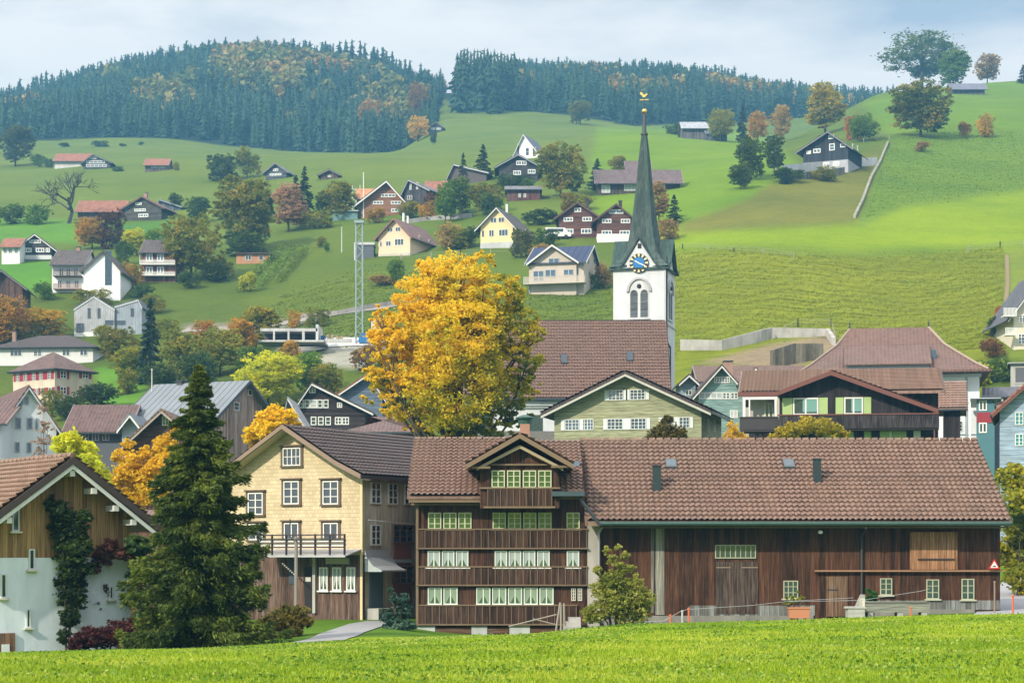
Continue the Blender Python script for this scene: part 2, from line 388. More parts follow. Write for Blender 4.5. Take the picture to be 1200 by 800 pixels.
field([(-50,280),(-50,257),(88,257),(150,262),(90,285)], (.085,.20,.018), .1, 3, 200)
field([(120,480),(110,430),(165,425),(175,470)], (.085,.20,.018), .1, 3, 150)
field([(140,262),(215,255),(215,275),(140,272)], (.060,.150,.022), .1, 3, 200)
field([(330,262),(270,245),(345,232),(600,232),(610,262)], (.085,.14,.012), .1, 5, 300)
field([(690,480),(600,470),(560,340),(690,335),(800,330)], (.10,.145,.012), .7, 6, 200)
field([(780,460),(780,296),(860,292),(1000,302),(1120,296),(1176,290),(1178,420),(1150,460)], (.165,.20,.008), 1.0, 3, 200)
field([(1180,420),(1178,288),(1300,288),(1400,420)], (.15,.20,.022), .6, 3, 200)
field([(760,298),(770,268),(1002,262),(1060,238),(1250,212),(1250,287),(1120,292),(1000,297),(860,288)], (.165,.245,.004), .35, 8, 200)
field([(1035,172),(1002,260),(800,272),(800,225),(860,215),(930,215)], (.130,.140,.022), .5, 5, 250)
field([(1045,160),(1010,262),(1060,240),(1260,214),(1260,150),(1100,150)], (.105,.185,.016), .7, 7, 250)
field([(1040,160),(1010,120),(1080,98),(1260,90),(1260,152),(1100,156)], (.100,.180,.010), .35, 5, 250)
field([(690,200),(700,150),(880,150),(935,190),(880,232),(800,262),(700,262)], (.115,.200,.008), .35, 4, 300)
field([(380,420),(285,350),(370,285),(440,350),(430,400)], (.085,.125,.012), .5, 6, 200)
field([(322,408),(345,395),(455,395),(470,410),(420,432),(360,425)], (.34,.33,.31), .9, 3, 200)
field([(215,398),(215,380),(300,378),(380,366),(380,374),(300,392)], (.22,.20,.17), .9, 2, 200)
field([(820,425),(900,404),(978,390),(985,408),(930,432)], (.24,.19,.13), 1.0, 2.5, 200)
C[nearm, :3] = (.20, .285, .012); C[nearm, 3] = .1
m_ = (YY >= 66) & (YY < 140); C[m_, :3] = (.085, .170, .014); C[m_, 3] = .1
# bare woodland floor
edgeL = np.interp(PX, [-300,0,150,300,400,420,510,520,535,600,740,800,900,1045,1060], [840,840,850,850,830,770,790,960,880,880,860,900,950,980,3000])
C[(YY > edgeL) , :3] = (.016,.032,.018)

m, nt, b = new_mat('meadow_ground')
at_ = NN(nt, 'ShaderNodeAttribute', _attribute_name='field')
oc = NN(nt, 'ShaderNodeTexCoord').outputs['Object']
def nse(scale, sz=(1,1,1), det=4.0, rough=.6):
    mp = NN(nt, 'ShaderNodeMapping', Vector=oc); mp.inputs['Scale'].default_value = sz
    return NN(nt, 'ShaderNodeTexNoise', Vector=mp.outputs[0], Scale=scale, Detail=det, Roughness=rough).outputs[0]
n1 = nse(.035, det=8.0, rough=.7); n2 = nse(1.0, (.30, 1.0, .9), 8.0, .72); n3 = nse(3.0, (.6, 1.2, 1), 5.0, .7); n4 = nse(14.0)
c = mixc(nt, 1.0, at_.outputs['Color'], ramp(nt, n1, [(.3, (.74,.80,.78)), (.7, (1.22,1.12,1.05))]), 'MULTIPLY')
tf = ramp(nt, n2, [(.36, (.66,.72,.6)), (.50, (1,1,1)), (.68, (1.2,1.14,1.0))])
c = mixc(nt, at_.outputs['Alpha'], c, mixc(nt, 1.0, c, tf, 'MULTIPLY'))
c = mixc(nt, .7, c, mixc(nt, 1.0, c, ramp(nt, n3, [(.3, (.66,.72,.6)), (.7, (1.3,1.24,1.2))]), 'MULTIPLY'))
nt.links.new(c, b.inputs['Base Color']); b.inputs['Roughness'].default_value = .95; b.inputs['Specular IOR Level'].default_value = .1
hh = mth(nt, 'ADD', mth(nt, 'MULTIPLY', mth(nt, 'MULTIPLY', n2, at_.outputs['Alpha']), 1.6), mth(nt, 'MULTIPLY', n3, .25))
bm = NN(nt, 'ShaderNodeBump', Height=hh, Strength=.8, Distance=.3); nt.links.new(bm.outputs[0], b.inputs['Normal'])
V = np.stack([XX, YY, ZZ], -1).reshape(-1, 3); a, bb = XX.shape
ii = np.arange(a*bb).reshape(a, bb); Fc = np.stack([ii[:-1,:-1], ii[:-1,1:], ii[1:,1:], ii[1:,:-1]], -1).reshape(-1, 4)
tag(put('ground', np_mesh('ground', V, Fc, m, C.reshape(-1, 4), True)), kind='structure')

def strip(name, pts, width, mat, lift=.06, D=None, kind='structure', label=None, cat=None, step=2.0):
    W = [at(px, py) if len(p) == 2 else ground(px, p[2]) for p in pts for px, py in [p[:2]]]
    dense = []
    for a_, b_ in zip(W[:-1], W[1:]):
        n = max(1, int((b_ - a_).length / step)); dense += [a_.lerp(b_, k / n) for k in range(n)]
    dense.append(W[-1]); mb = MB(); L = []
    for i, p in enumerate(dense):
        t = dense[min(i+1, len(dense)-1)] - dense[max(i-1, 0)]; t.z = 0; t.normalize(); nrm = Vector((-t.y, t.x, 0)); row = []
        for k in (-1, -.5, 0, .5, 1):
            q = p + nrm * width * .5 * k; row.append((q.x, q.y, float(tz(q.x, q.y)) + lift))
        L.append(row)
    for r in L: mb.v += r
    for i in range(len(L) - 1):
        for k in range(4): mb.f.append((i*5+k, i*5+k+1, (i+1)*5+k+1, (i+1)*5+k)[::-1])
    o = mb.build(name, mat, smooth=True); return tag(o, label, cat, kind=kind)
def wall_run(name, pts, h, th, mat, label, cat, below=1.2, post=None):
    W = [at(*p[:2]) if len(p) == 2 else Vector(((p[0]-600)/F*p[2], p[2], (650-p[1])/F*p[2])) for p in pts]
    mb = MB()
    for a_, b_ in zip(W[:-1], W[1:]):
        d = b_ - a_; nrm = Vector((-d.y, d.x, 0)).normalized() * th; n = max(1, int(d.length / 3))
        for k in range(n):
            p, q = a_.lerp(b_, k/n), a_.lerp(b_, (k+1)/n)
            mb.prism([p + Vector((0,0,-below)), q + Vector((0,0,-below)), q + Vector((0,0,h)), p + Vector((0,0,h))], nrm)
    return tag(mb.build(name, mat), label, cat)
ASPH = plain((.16,.16,.17), .9)
strip('path', [(372,752),(400,742),(432,731),(452,728)], 1.7, plain((.26,.26,.27), .9), .03)
strip('road', [(1172,716,70),(1185,0,95),(1215,0,125)], 2.4, plain((.3,.3,.32), .9), .05)
strip('farm_road', [(340,620,300),(215,388),(300,384),(385,370),(440,362),(500,352)][1:], 3.2, plain((.26,.24,.22), .9), .12)
strip('gravel_track', [(345,404),(400,402),(450,402)], 6.0, plain((.45,.44,.42), .9), .12)
strip('track', [(1180,300),(1181,330),(1177,372)], 0.6, plain((.20,.15,.08), .9), .12)
# ------------------------------------------------------------------ buildings
WCACHE = {}
def wmesh(kind, key, fn):
    if (kind, key) not in WCACHE: WCACHE[(kind, key)] = fn()
    return WCACHE[(kind, key)]
def window(parent, loc, w, h, nx=2, ny=3, frame=WHITE, pane=GL, rz=0.0, shut=None, sill=None, curtain=None, fw=None, casing=None, arch=False, shw=None):
    fw = fw or max(.05, min(w, h) * .075); mw = fw * .75
    w = round(w, 2); h = round(h, 2)
    def mk():
        b = MB(); x = w/2; z = h/2; d = .06
        b.box(-x, x, -d, .02, -z, -z+fw).box(-x, x, -d, .02, z-fw, z).box(-x, -x+fw, -d, .02, -z+fw, z-fw).box(x-fw, x, -d, .02, -z+fw, z-fw)
        for i in range(1, nx):
            k = 1.5 if (nx % 2 == 0 and i == nx//2) else 1
            c = -x + w*i/nx; b.box(c-mw/2*k, c+mw/2*k, -d+.012, .02, -z+fw, z-fw)
        for j in range(1, ny): c = -z + h*j/ny; b.box(-x+fw, x-fw, -d+.022, .02, c-mw/2*.8, c+mw/2*.8)
        return b.mesh('window', frame)
    o = put('window', wmesh('w', (w, h, nx, ny, frame.name, round(fw, 3)), mk), None, parent, loc, rz)
    put('pane', wmesh('p', (w, h, pane.name), lambda: MB().box(-w/2+.01, w/2-.01, -.022, 0, -h/2+.01, h/2-.01).mesh('pane', pane)), None, o)
    if shut:
        sw = shw or w * .45
        for sx in (-1, 1):
            put('shutter', wmesh('s', (round(sw,2), h, shut.name), lambda: MB().box(-sw/2, sw/2, -.05, .0, -h/2, h/2).mesh('shutter', shut)), None, o, (sx*(w/2+sw/2+.03), 0, 0))
    if curtain:
        def mc():
            b = MB(); n = 6
            for s in (-1, 1):
                for k in range(n):
                    t0 = k/n; t1 = (k+1)/n; x0 = s*w*(.06+.40*t0); x1 = s*w*(.06+.40*t1); y = -.028 - (.006 if k % 2 else 0)
                    zb0 = -h*.44 + h*.62*max(0, .72-t0); zb1 = -h*.44 + h*.62*max(0, .72-t1)
                    q = [(x0, y, zb0), (x1, y-.004, zb1), (x1, y-.004, h*.46), (x0, y, h*.46)]; b.poly(q if s > 0 else q[::-1])
            return b.mesh('curtain', curtain)
        put('curtain', wmesh('c', (w, h, curtain.name), mc), None, o)
    if sill: put('sill', wmesh('l', (w, sill.name), lambda: MB().box(-w/2-.08, w/2+.08, -.12, .0, -.06, 0).mesh('sill', sill)), None, o, (0, 0, -h/2))
    if casing: put('casing', wmesh('k', (w, h, casing.name), lambda: MB().box(-w/2-.16, w/2+.16, -.14, 0, h/2+.06, h/2+.13).box(-w/2-.13, -w/2, -.045, 0, -h/2, h/2+.06).box(w/2, w/2+.13, -.045, 0, -h/2, h/2+.06).box(-w/2-.14, w/2+.14, -.1, 0, -h/2-.08, -h/2).box(-w/2, w/2, -.045, 0, h/2, h/2+.06).mesh('casing', casing)), None, o)
    return o
BR = sc3((.16,.085,.06), 1)
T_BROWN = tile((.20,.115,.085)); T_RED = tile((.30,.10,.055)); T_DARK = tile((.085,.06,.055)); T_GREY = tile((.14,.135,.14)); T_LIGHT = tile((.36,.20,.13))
T_FAR = tile((.14,.085,.075), None, .5, .6); T_FDK = tile((.10,.075,.07), None, .5, .6); T_FRED = tile((.33,.13,.075), None, .5, .6); T_ORG = tile((.55,.24,.10), None, .5, .6)

class Frame:                                # converts photograph pixels to the metres of one facade
    def __init__(s, name, cx, by, D, rot=0, label=None, cat=None, group=None):
        if D is None: D = hit(cx, by)
        s.D = D; s.s = D / F; s.cx = cx; s.by = by; s.rz = R(rot); s.co = max(.3, cos(s.rz)); s.loc = at(cx, by, D)
        s.root = empty(name, s.loc, s.rz, label, cat, group)
    def X(s, px): return (px - s.cx) * s.s / s.co
    def Z(s, py): return (s.by - py) * s.s
    def Zd(s, py, y): return (650 - py) / F * (s.D + y * s.co) - s.loc.z      # height of a pixel row at depth y
    def Xy(s, px, y):                        # local x that shows at pixel column px when it lies y metres behind the front
        k = (px-600)/F; c, n = cos(s.rz), sin(s.rz); return (k*(s.loc.y + c*y) - s.loc.x + n*y) / (c - k*n)
    def world(s, x, y): c, n = cos(s.rz), sin(s.rz); return s.loc.x + c*x - n*y, s.loc.y + n*x + c*y
    def low(s, xs, ys): return min(float(tz(*s.world(x, y))) for x in xs for y in ys) - s.loc.z
def chevron(x0, xm, x1, z0, zm, z1, t, y):
    return [(x0, y, z0), (xm, y, zm), (x1, y, z1), (x1, y, z1-t), (xm, y, zm-t), (x0, y, z0-t)]
def house(name, label, cat, x0, x1, by, eave, ridge, L, roof, wall, rot=0, D=None, axis='y', wins=(), over=.6, overf=.8, trim=plain((.26,.23,.21)), gable=None, base=None, basetop=None,
          tiles=None, chim=(), group=None, ws=None, side=(), sidewall=None, hip=0, t=.16, bal=(), apex=None, skyl=(), trimt=.26, wparts=(), solar=None):
    f = Frame(name, (x0+x1)/2, by, D, rot, label, cat, group); s = f.s; W = (x1-x0)*s/f.co; H = f.Z(eave); hw = W/2
    lo = f.low((-hw, hw), (0, L)) - .4; lo = max(lo, -9); lo = min(lo, -.3); e = .02
    ws = ws or {}
    xa = 0 if apex is None else f.X(apex)
    Zr = f.Z(ridge) if axis == 'y' else f.Zd(ridge, L/2)
    wb = MB()
    if axis == 'y' and not hip:
        pts = [(-hw,0,lo),(hw,0,lo),(hw,0,H+e),(xa,0,Zr-t+e),(-hw,0,H+e)]
        if gable:
            wb.box(-hw, hw, 0, L, lo, H)
            g = MB().prism([(-hw,0.0,H),(hw,0.0,H),(xa,0.0,Zr-t+e)], (0,L,0)); g.build('gable_wall', gable, f.root)
        else: wb.prism(pts, (0, L, 0))
    elif axis == 'x' and not hip:
        wb.prism([(-hw,0,lo),(-hw,L,lo),(-hw,L,H+e),(-hw,L/2,Zr-t+e),(-hw,0,H+e)], (W,0,0))
    else: wb.box(-hw, hw, 0, L, lo, H + .05)
    wall_o = wb.build('wall', wall, f.root)
    if base is not None:
        MB().box(-hw-.03, hw+.03, -.03, L+.03, lo-.1, f.Z(basetop)).build('foundation', base, f.root)
    # roof
    rb = MB()
    if axis == 'y' and not hip:
        sl1 = (Zr-t-H)/(hw+xa); sl2 = (Zr-t-H)/(hw-xa)
        ze1 = H + t - sl1*over; ze2 = H + t - sl2*over
        rb.prism(chevron(-hw-over, xa, hw+over, ze1, Zr, ze2, t, -overf), (0, L+overf+.5, 0))
        if tiles:
            for sg, ze in ((-1, ze1), (1, ze2)):
                xe = sg*(hw+over); v = Vector((xa-xe, 0, Zr-ze)); l = v.length; v.normalize()
                rb.tiles((xe, -overf, ze), (0,1,0), tuple(v), L+overf+.5, l, tiles[0], tiles[1], sub=tiles[2] if len(tiles) > 2 else 2)
        ro = rb.build('roof', roof, f.root)
        MB().prism(chevron(-hw-over+.03, xa, hw+over-.03, ze1-t-.004, Zr-t-.004, ze2-t-.004, trimt*.75, -overf+.03), (0,.07,0)).build('verge_board', trim, f.root)
        MB().box(-hw-over-.1, -hw-over, -overf, L+.4, ze1-t-.04, ze1-t+.08).build('gutter', DKMET, f.root); MB().box(hw+over, hw+over+.1, -overf, L+.4, ze2-t-.04, ze2-t+.08).build('gutter', DKMET, f.root)
    elif axis == 'x' and not hip:
        sl = (Zr-t-H)/(L/2); ze = H + t - sl*over
        prof = [(-hw-overf, -over, ze), (-hw-overf, L/2, Zr), (-hw-overf, L+over, ze), (-hw-overf, L+over, ze-t), (-hw-overf, L/2, Zr-t), (-hw-overf, -over, ze-t)]
        rb.prism(prof, (W+2*overf,0,0))
        if tiles:
            v = Vector((0, L/2+over, Zr-ze)); l = v.length; v.normalize()
            rb.tiles((-hw-overf, -over, ze), (1,0,0), tuple(v), W+2*overf, l, tiles[0], tiles[1], sub=tiles[2] if len(tiles) > 2 else 2)
        ro = rb.build('roof', roof, f.root)
        for xx in (-hw-overf-.06, hw+overf):
            MB().prism([(xx, -over, ze+.02), (xx, L/2, Zr+.03), (xx, L+over, ze+.02), (xx, L+over, ze-trimt), (xx, L/2, Zr-trimt), (xx, -over, ze-trimt)], (.06,0,0)).build('verge_board', trim, f.root)
        MB().box(-hw-overf, hw+overf, -over-.12, -over, ze-t-.03, ze-t+.1).build('gutter', DKMET, f.root)
    else:
        o_ = over; ze = H
        if axis == 'x': r1 = (-hw+hip, L/2, Zr); r2 = (hw-hip, L/2, Zr)
        else: Zr = f.Zd(ridge, hip); r1 = (0, hip, Zr); r2 = (0, L-hip, Zr)
        a_, b_, c_, d_ = (-hw-o_, -o_, ze), (hw+o_, -o_, ze), (hw+o_, L+o_, ze), (-hw-o_, L+o_, ze)
        if axis == 'x': rb.poly([a_,b_,r2,r1]).poly([b_,c_,r2]).poly([c_,d_,r1,r2]).poly([d_,a_,r1])
        else: rb.poly([a_,b_,r1]).poly([b_,c_,r2,r1]).poly([c_,d_,r2]).poly([d_,a_,r1,r2])
        rb.box(-hw-o_, hw+o_, -o_, L+o_, ze-.18, ze-.002)
        ro = rb.build('roof', roof, f.root)
        MB().box(-hw-o_-.1, hw+o_+.1, -o_-.1, -o_-.01, ze-.12, ze+.03).box(hw+o_+.01, hw+o_+.1, -o_, L+o_, ze-.12, ze+.03).build('gutter', DKMET, f.root)
    for (cxp, top, wm, *mm) in chim:
        y = mm[1] if len(mm) > 1 else L*.5; m_ = mm[0] if mm else plaster((.35,.22,.17)); z1 = f.Zd(top, y); x = f.Xy(cxp, y)
        c_ = MB().box(x-wm/2, x+wm/2, y-wm/2, y+wm/2, min(Zr, z1)-2.2, z1).build('chimney', m_, ro)
        MB().box(x-wm/2-.08, x+wm/2+.08, y-wm/2-.08, y+wm/2+.08, z1+.01, z1+.1).build('chimney_cap', DKMET, ro)
    def wrow(py, h, w_, xs, kw):
        k = dict(ws); k.update(kw)
        for q in xs: window(f.root, (f.X(q), -.005, f.Z(py)), w_*s/f.co, h*s, **k)
    for r_ in wins: wrow(r_[0], r_[1], r_[2], r_[3], r_[4] if len(r_) > 4 else {})
    for (sd_, fr, py, wm, hpx, *kw) in side:
        k = dict(ws); k.update(kw[0] if kw else {}); y = fr*L
        z = (650-py)/F*(f.D + (y*f.co)) - f.loc.z
        window(f.root, ((hw+.005)*sd_, y, z), wm, hpx*s, rz=R(90*sd_), **k)
    for (b0, b1, top, bot, dep, bm) in bal:           # balcony: rail px extent, top and floor rows, depth in m
        b = MB(); xa_, xb_ = f.X(b0), f.X(b1); zt, zb = f.Z(top), f.Z(bot); b.box(xa_, xb_, -dep, -.01, zb-.12, zb)
        n = max(3, int((xb_-xa_)/.16))
        for k in range(n + 1): q = xa_ + (xb_-xa_-.05)*k/n; b.box(q, q+.09, -dep, -dep+.03, zb+.001, zt)
        b.box(xa_-.02, xb_+.02, -dep-.03, -dep+.05, zt+.001, zt+.07); b.build('balcony', bm, f.root)
    if solar:
        xs0, xs1, v0, v1 = solar
    return f

# the church, the farmhouse with its barn and other single buildings are built part by part below
def fb(f, name, mat, boxes, parent=None, smooth=False):
    for (p0, p1, y0, y1, pt, pb) in boxes: o = MB().box(f.X(p0), f.X(p1), y0, y1, f.Z(pb), f.Z(pt)).build(name, mat, parent or f.root, smooth)
    return o

# ---- near farmhouse with cross gable
WOODN = planks((.070,.027,.015), .19, (.15,.10,.07), .35); WOODB = planks((.050,.022,.014), .27, (.15,.10,.075), .35)
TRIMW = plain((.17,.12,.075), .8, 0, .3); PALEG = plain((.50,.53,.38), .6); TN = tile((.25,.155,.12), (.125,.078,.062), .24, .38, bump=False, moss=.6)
f = Frame('farmhouse', 588, 742, 83, 0, 'dark weathered wooden farmhouse with rows of pale green windows and a tiled cross gable', 'farmhouse')
x0, x1 = f.X(489), f.X(688); L = 10.0; zr = f.Zd(516, 5.0); ze = f.Zd(586, -.8)
MB().prism([(x0,0,-1.2),(x0,L,-1.2),(x0,L,ze),(x0,5,zr-.2),(x0,0,ze+.15)], (x1-x0,0,0)).build('wall', WOODN, f.root)
FND = plaster((.48,.50,.50), .3)
fb(f, 'foundation', FND, [(487,510,-.08,.3,733,765),(552.5,571,-.08,.3,733,765),(597,621,-.08,.3,732.5,765)])
fb(f, 'cellar_board', planks((.12,.055,.03), .2, horiz=True), [(510.5,552,-.05,-.004,735,765),(571.5,596.5,-.05,-.004,734,765),(621.5,676,-.05,-.004,734,765)])
for (p0,p1,top,bot,nm) in ((489.5,688,620.5,641.5,24),(489.5,688,664.5,684.5,24),(489.5,676,709.5,730.5,22)):
    b = MB(); xa, xb = f.X(p0), f.X(p1); b.box(xa, xb, -.10, -.003, f.Z(bot), f.Z(top)); b.build('parapet_boards', WOODB, f.root)
    fb(f, 'moulding', TRIMW, [(p0-1,p1+1,-.2,-.003,bot,bot+1.6),(p0-.5,p1+.5,-.14,-.003,top-1.5,top)])
    b = MB()
    for k in range(nm + 1): q = xa + (xb-xa-.04)*k/nm; b.box(q, q+.028, -.125, -.101, f.Z(bot), f.Z(top))
    b.build('batten', TRIMW, f.root)
fb(f, 'corner_board', TRIMW, [(487.5,490.5,-.13,.1,588,733)])
rows = [(610,19.5,15.6,[509.4,527.2,544.8,585,603,620.8,638.6,671.6],3,dict(nx=2,ny=3)),
        (654.6,19,14.6,[508.5,525.2,541.6,587,603.5,620,636.8,671.4],3,dict(nx=2,ny=1)),
        (698,20,16.5,[509.6,528,566.4,585,603.6,622,640.4],3,dict(nx=2,ny=1))]
REFLGL = glass((.045,.085,.025), .06); SAGE = plain((.24,.32,.23), .9); LACE = plain((.36,.41,.41), .9)  # upper panes: green of the reflected meadow is put into the glass colour
for i, (py,h,w_,xs,_,kw) in enumerate(rows):
    for q in xs: window(f.root, (f.X(q), -.005, f.Z(py)), w_*f.s, h*f.s, frame=PALEG if i == 0 else plain((.62,.68,.62)), pane=REFLGL if i == 0 else glass((.05,.09,.06)), curtain=None if i == 0 else (LACE if i == 1 else SAGE), fw=.045, sill=TRIMW if i == 0 else WHITE, **kw)
window(f.root, (f.X(672), -.005, f.Z(696)), 5*f.s, 15*f.s, 2, 4, frame=OFFW, fw=.03); window(f.root, (f.X(679.5), -.005, f.Z(696)), 5*f.s, 15*f.s, 2, 4, frame=OFFW, fw=.03)
# cross gable, standing 1 m proud of the wall
g0, g1, gy = f.X(563), f.X(655), -.92; gz = f.Z(548); ap = f.Z(517)
gm = (g0+g1)/2
MB().prism([(g0,gy,f.Z(596)),(g1,gy,f.Z(596)),(g1,gy,gz),(gm,gy,ap-.1),(g0,gy,gz)], (0,5.0,0)).build('gable_wall', WOODN, f.root)
zg = f.Z(511.5); eo = (f.X(670)-gm); zv = f.Z(546.5)
rb = MB().prism(chevron(gm-eo, gm, gm+eo, zv, zg, zv, .15, gy-.6), (0, 6.0, 0))
for sg in (-1, 1):
    xe = gm+sg*eo; v = Vector((gm-xe,0,zg-zv)); l = v.length; v.normalize(); rb.tiles((xe,gy-.6,zv), (0,1,0), tuple(v), 6.0, l, .2, .3, sub=3)
gr = rb.build('gable_roof', TN, f.root)
MB().prism(chevron(gm-eo-.03, gm, gm+eo+.03, zv+.03, zg+.04, zv+.03, .20, gy-.66), (0,.06,0)).build('verge_board', plain((.19,.13,.085)), f.root)
MB().prism(chevron(gm-eo*.82, gm, gm+eo*.82, zv-.1, zg-.42, zv-.1, .13, gy-.4), (0,.06,0)).build('inner_verge', plain((.36,.29,.19)), f.root)
fb(f, 'gable_moulding', TRIMW, [(553.5,575,gy-.5,gy-.003,548,550.5),(645,670,gy-.5,gy-.003,547,549.5),(575,645,gy-.16,gy-.003,544.5,546.5),(562,656,gy-.12,gy-.003,571.5,573.5),(567,650,gy-.16,gy-.003,593.5,595.8)])
fb(f, 'parapet_boards', WOODB, [(571,647,gy-.1,gy-.003,574,593)])
b = MB()
for k in range(11): q = f.X(572) + k*(f.X(646)-f.X(572))/10; b.box(q-.014, q+.014, gy-.125, gy-.101, f.Z(593), f.Z(574))
b.build('batten', TRIMW, f.root)
fb(f, 'oculus', plain((.01,.01,.01)), [(607.3,612.7,gy-.02,gy-.002,521,527)])
for q in (584, 602, 620.2, 638): window(f.root, (f.X(q), gy-.005, f.Z(562)), 15.6*f.s, 20*f.s, 2, 3, frame=PALEG, pane=REFLGL, fw=.045)
# main tiled roof in two fields left and right of the cross gable
def slope_roof(f, name, p0, p1, ye, ze, yr, zr, mat, parent, t=.18, tu=.24, tv=.38, back=True, sub=4):
    b = MB(); xa, xb = p0, p1
    prof = [(xa,ye,ze),(xa,yr,zr)] + ([(xa,2*yr-ye,ze),(xa,2*yr-ye,ze-t)] if back else []) + [(xa,yr,zr-t),(xa,ye,ze-t)]
    b.prism(prof, (xb-xa,0,0)); v = Vector((0,yr-ye,zr-ze)); l = v.length; v.normalize()
    b.tiles((xa,ye,ze), (1,0,0), tuple(v), xb-xa, l, tu, tv, sub=sub)
    return b.build(name, mat, parent)
mr = slope_roof(f, 'roof', f.X(478), f.X(604), -.8, ze+.15, 5, zr, TN, f.root, t=.1)
slope_roof(f, 'roof', f.X(604), f.X(684), -.8, ze+.15, 5, zr-.02, TN, f.root, t=.1)
fb(f, 'eave_board', TRIMW, [(480,566,-.78,-.72,586,589),(482,566,-.3,.0,589.5,592),(655,684,-.8,-.72,580,583)])
MB().box(f.X(646), f.X(684), -1.2, -.2, f.Z(582), f.Z(576.5)).build('porch_roof', plain((.07,.10,.12), .5, .5), f.root)
b = MB()
for k in range(44): q = f.X(480) + k*.165*1.65; b.tube([(q, 5, zr+.07), (q+.22, 5, zr+.09)], .10, 6) if q < f.X(604) else None
b.build('ridge_tile', TN, mr)
MB().box(f.X(674), f.X(681), 2.0, 2.6, f.Zd(548,2.2), f.Zd(540,2.2)).build('skylight', plain((.16,.22,.30), .4, .2), mr)
MB().box(f.X(610), f.X(622), 5.2, 5.9, f.Zd(530,5.5), f.Zd(497,5.5)).build('chimney', plaster((.35,.20,.14)), mr)
MB().lathe([(.3,0),(.3,.25),(.42,.25),(.42,.3),(.1,.42)], 10, (f.X(616),5.55,f.Zd(497,5.5)+.002)).build('chimney_cap', plain((.04,.10,.08),.4,.5), mr)
# plaster strip and rake between house and barn
fb(f, 'plaster_pier', plaster((.42,.39,.36), .35), [(688.3,703,-.06,.3,607,765)])
b = MB(); b.tube([(f.X(673),-.9,f.Z(577)), (f.X(700),-1.0,f.Z(613)), (f.X(703),-1.0,f.Z(616))], .07, 6); b.build('rake_gutter', DKMET, f.root)
b = MB(); b.tube([(f.X(705),-.7,f.Z(617)), (f.X(701.5),-.2,f.Z(625)), (f.X(701.5),-.2,f.Z(690))], .05, 6); b.build('downpipe', plain((.4,.4,.4),.4,.5), f.root)
# ---- entrance steps with rails
st = Frame('entrance_steps', 670, 736, 82, 0, 'small grey steps with weathered wooden handrails at the farmhouse corner', 'steps')
for k in range(3): MB().box(st.X(660+k*3), st.X(680), -.5-.28*(2-k), .6, -1.2, .12+.17*k).build('step', CONC, st.root)
for a0, a1 in (((651,734),(656,705)), ((657,734),(656.5,706)), ((661,733),(660.5,706))):
    MB().tube([(st.X(a0[0]),-.6,st.Z(a0[1]+5)), (st.X(a1[0]),-.6,st.Z(a1[1]))], .045, 6).build('post', plain((.30,.27,.24)), st.root)
MB().tube([(st.X(596),-.6,st.Z(733)), (st.X(652),-.6,st.Z(719))], .03, 6).build('handrail', plain((.30,.27,.24)), st.root)
MB().tube([(st.X(624),-.6,st.Z(724)), (st.X(652),-.6,st.Z(731))], .025, 6).build('handrail', plain((.30,.27,.24)), st.root)

# ---- barn
WOODA = planks((.072,.027,.014), .21, (.155,.08,.048), .42, var=.6)
g = Frame('barn', 937, 720, 83.2, 0, 'long dark plank barn with a huge tiled roof, attached right of the farmhouse', 'barn')
x0, x1 = g.X(703.3), g.X(1172); zr = g.Zd(517.5, 5.0); ze = g.Zd(611, -1.1)
MB().prism([(x0,0,-1.5),(x0,10,-1.5),(x0,10,ze),(x0,5,zr-.2),(x0,0,ze+.45)], (x1-x0,0,0)).build('wall', WOODA, g.root)
gz_ = MB(); gz_.prism([(x1+.19,-1.1,ze),(x1+.19,5,zr),(x1+.19,11.1,ze),(x1+.19,11.1,ze-.25),(x1+.19,5,zr-.25),(x1+.19,-1.1,ze-.25)], (.05,0,0)); gz_.build('verge_board', TRIMW, g.root)
br = slope_roof(g, 'roof', g.X(684.3), x1+.18, -1.1, ze, 5, zr, TN, g.root)
b = MB().box(g.X(684.3), g.X(1101), 5-.12, 5.12, zr+.02, zr+.09)
xx = g.X(684.3)
while xx < x1+.1: b.tube([(xx,5,zr+.08),(xx+.26,5,zr+.10)], .11, 6); xx += .34
b.build('ridge_tile', TN, br)
MB().tube([(g.X(703),-1.2,ze-.08),(x1+.19,-1.2,ze-.08)], .085, 8).build('gutter', plain((.05,.10,.09),.5,.3), g.root)
fb(g, 'eave_board', plain((.16,.11,.07)), [(704,1174,-.95,-.02,617,618.6)])
for q in (1009.3,): MB().tube([(g.X(q),-1.15,ze-.1),(g.X(q),-1.15,ze-.25),(g.X(q),-.12,ze-.6),(g.X(q),-.12,g.Z(705))], .05, 6).build('downpipe', plain((.06,.06,.06),.5,.2), g.root)
fb(g, 'pale_plank', planks((.27,.245,.205), .12, (.3,.29,.27), .5), [(763,766.3,-.05,-.003,619,718),(767.5,778.5,-.04,-.003,619,720)])
sd1 = fb(g, 'barn_door', planks((.060,.028,.02), .23), [(839,888,-.05,-.003,658,719)])
fb(g, 'door_rail', plain((.28,.2,.15)), [(839,856,-.09,-.051,664,665.2),(869,888,-.09,-.051,664,665.2)], sd1)
window(g.root, (g.X(861.8), -.005, g.Z(646)), 48*g.s, 16*g.s, 8, 1, frame=plain((.36,.36,.27)), pane=glass((.03,.05,.06)), fw=.045)
ld = fb(g, 'loft_door', planks((.34,.165,.085), .36, (.45,.28,.18), .4, var=.2), [(1066,1122,-.09,-.003,623,667)])
fb(g, 'bolt', DARKW, [(1075,1118,-.13,-.091,654,656)], ld)
fb(g, 'ledge', plain((.30,.17,.10)), [(954.5,1175,-.2,-.003,667.6,669.5)])
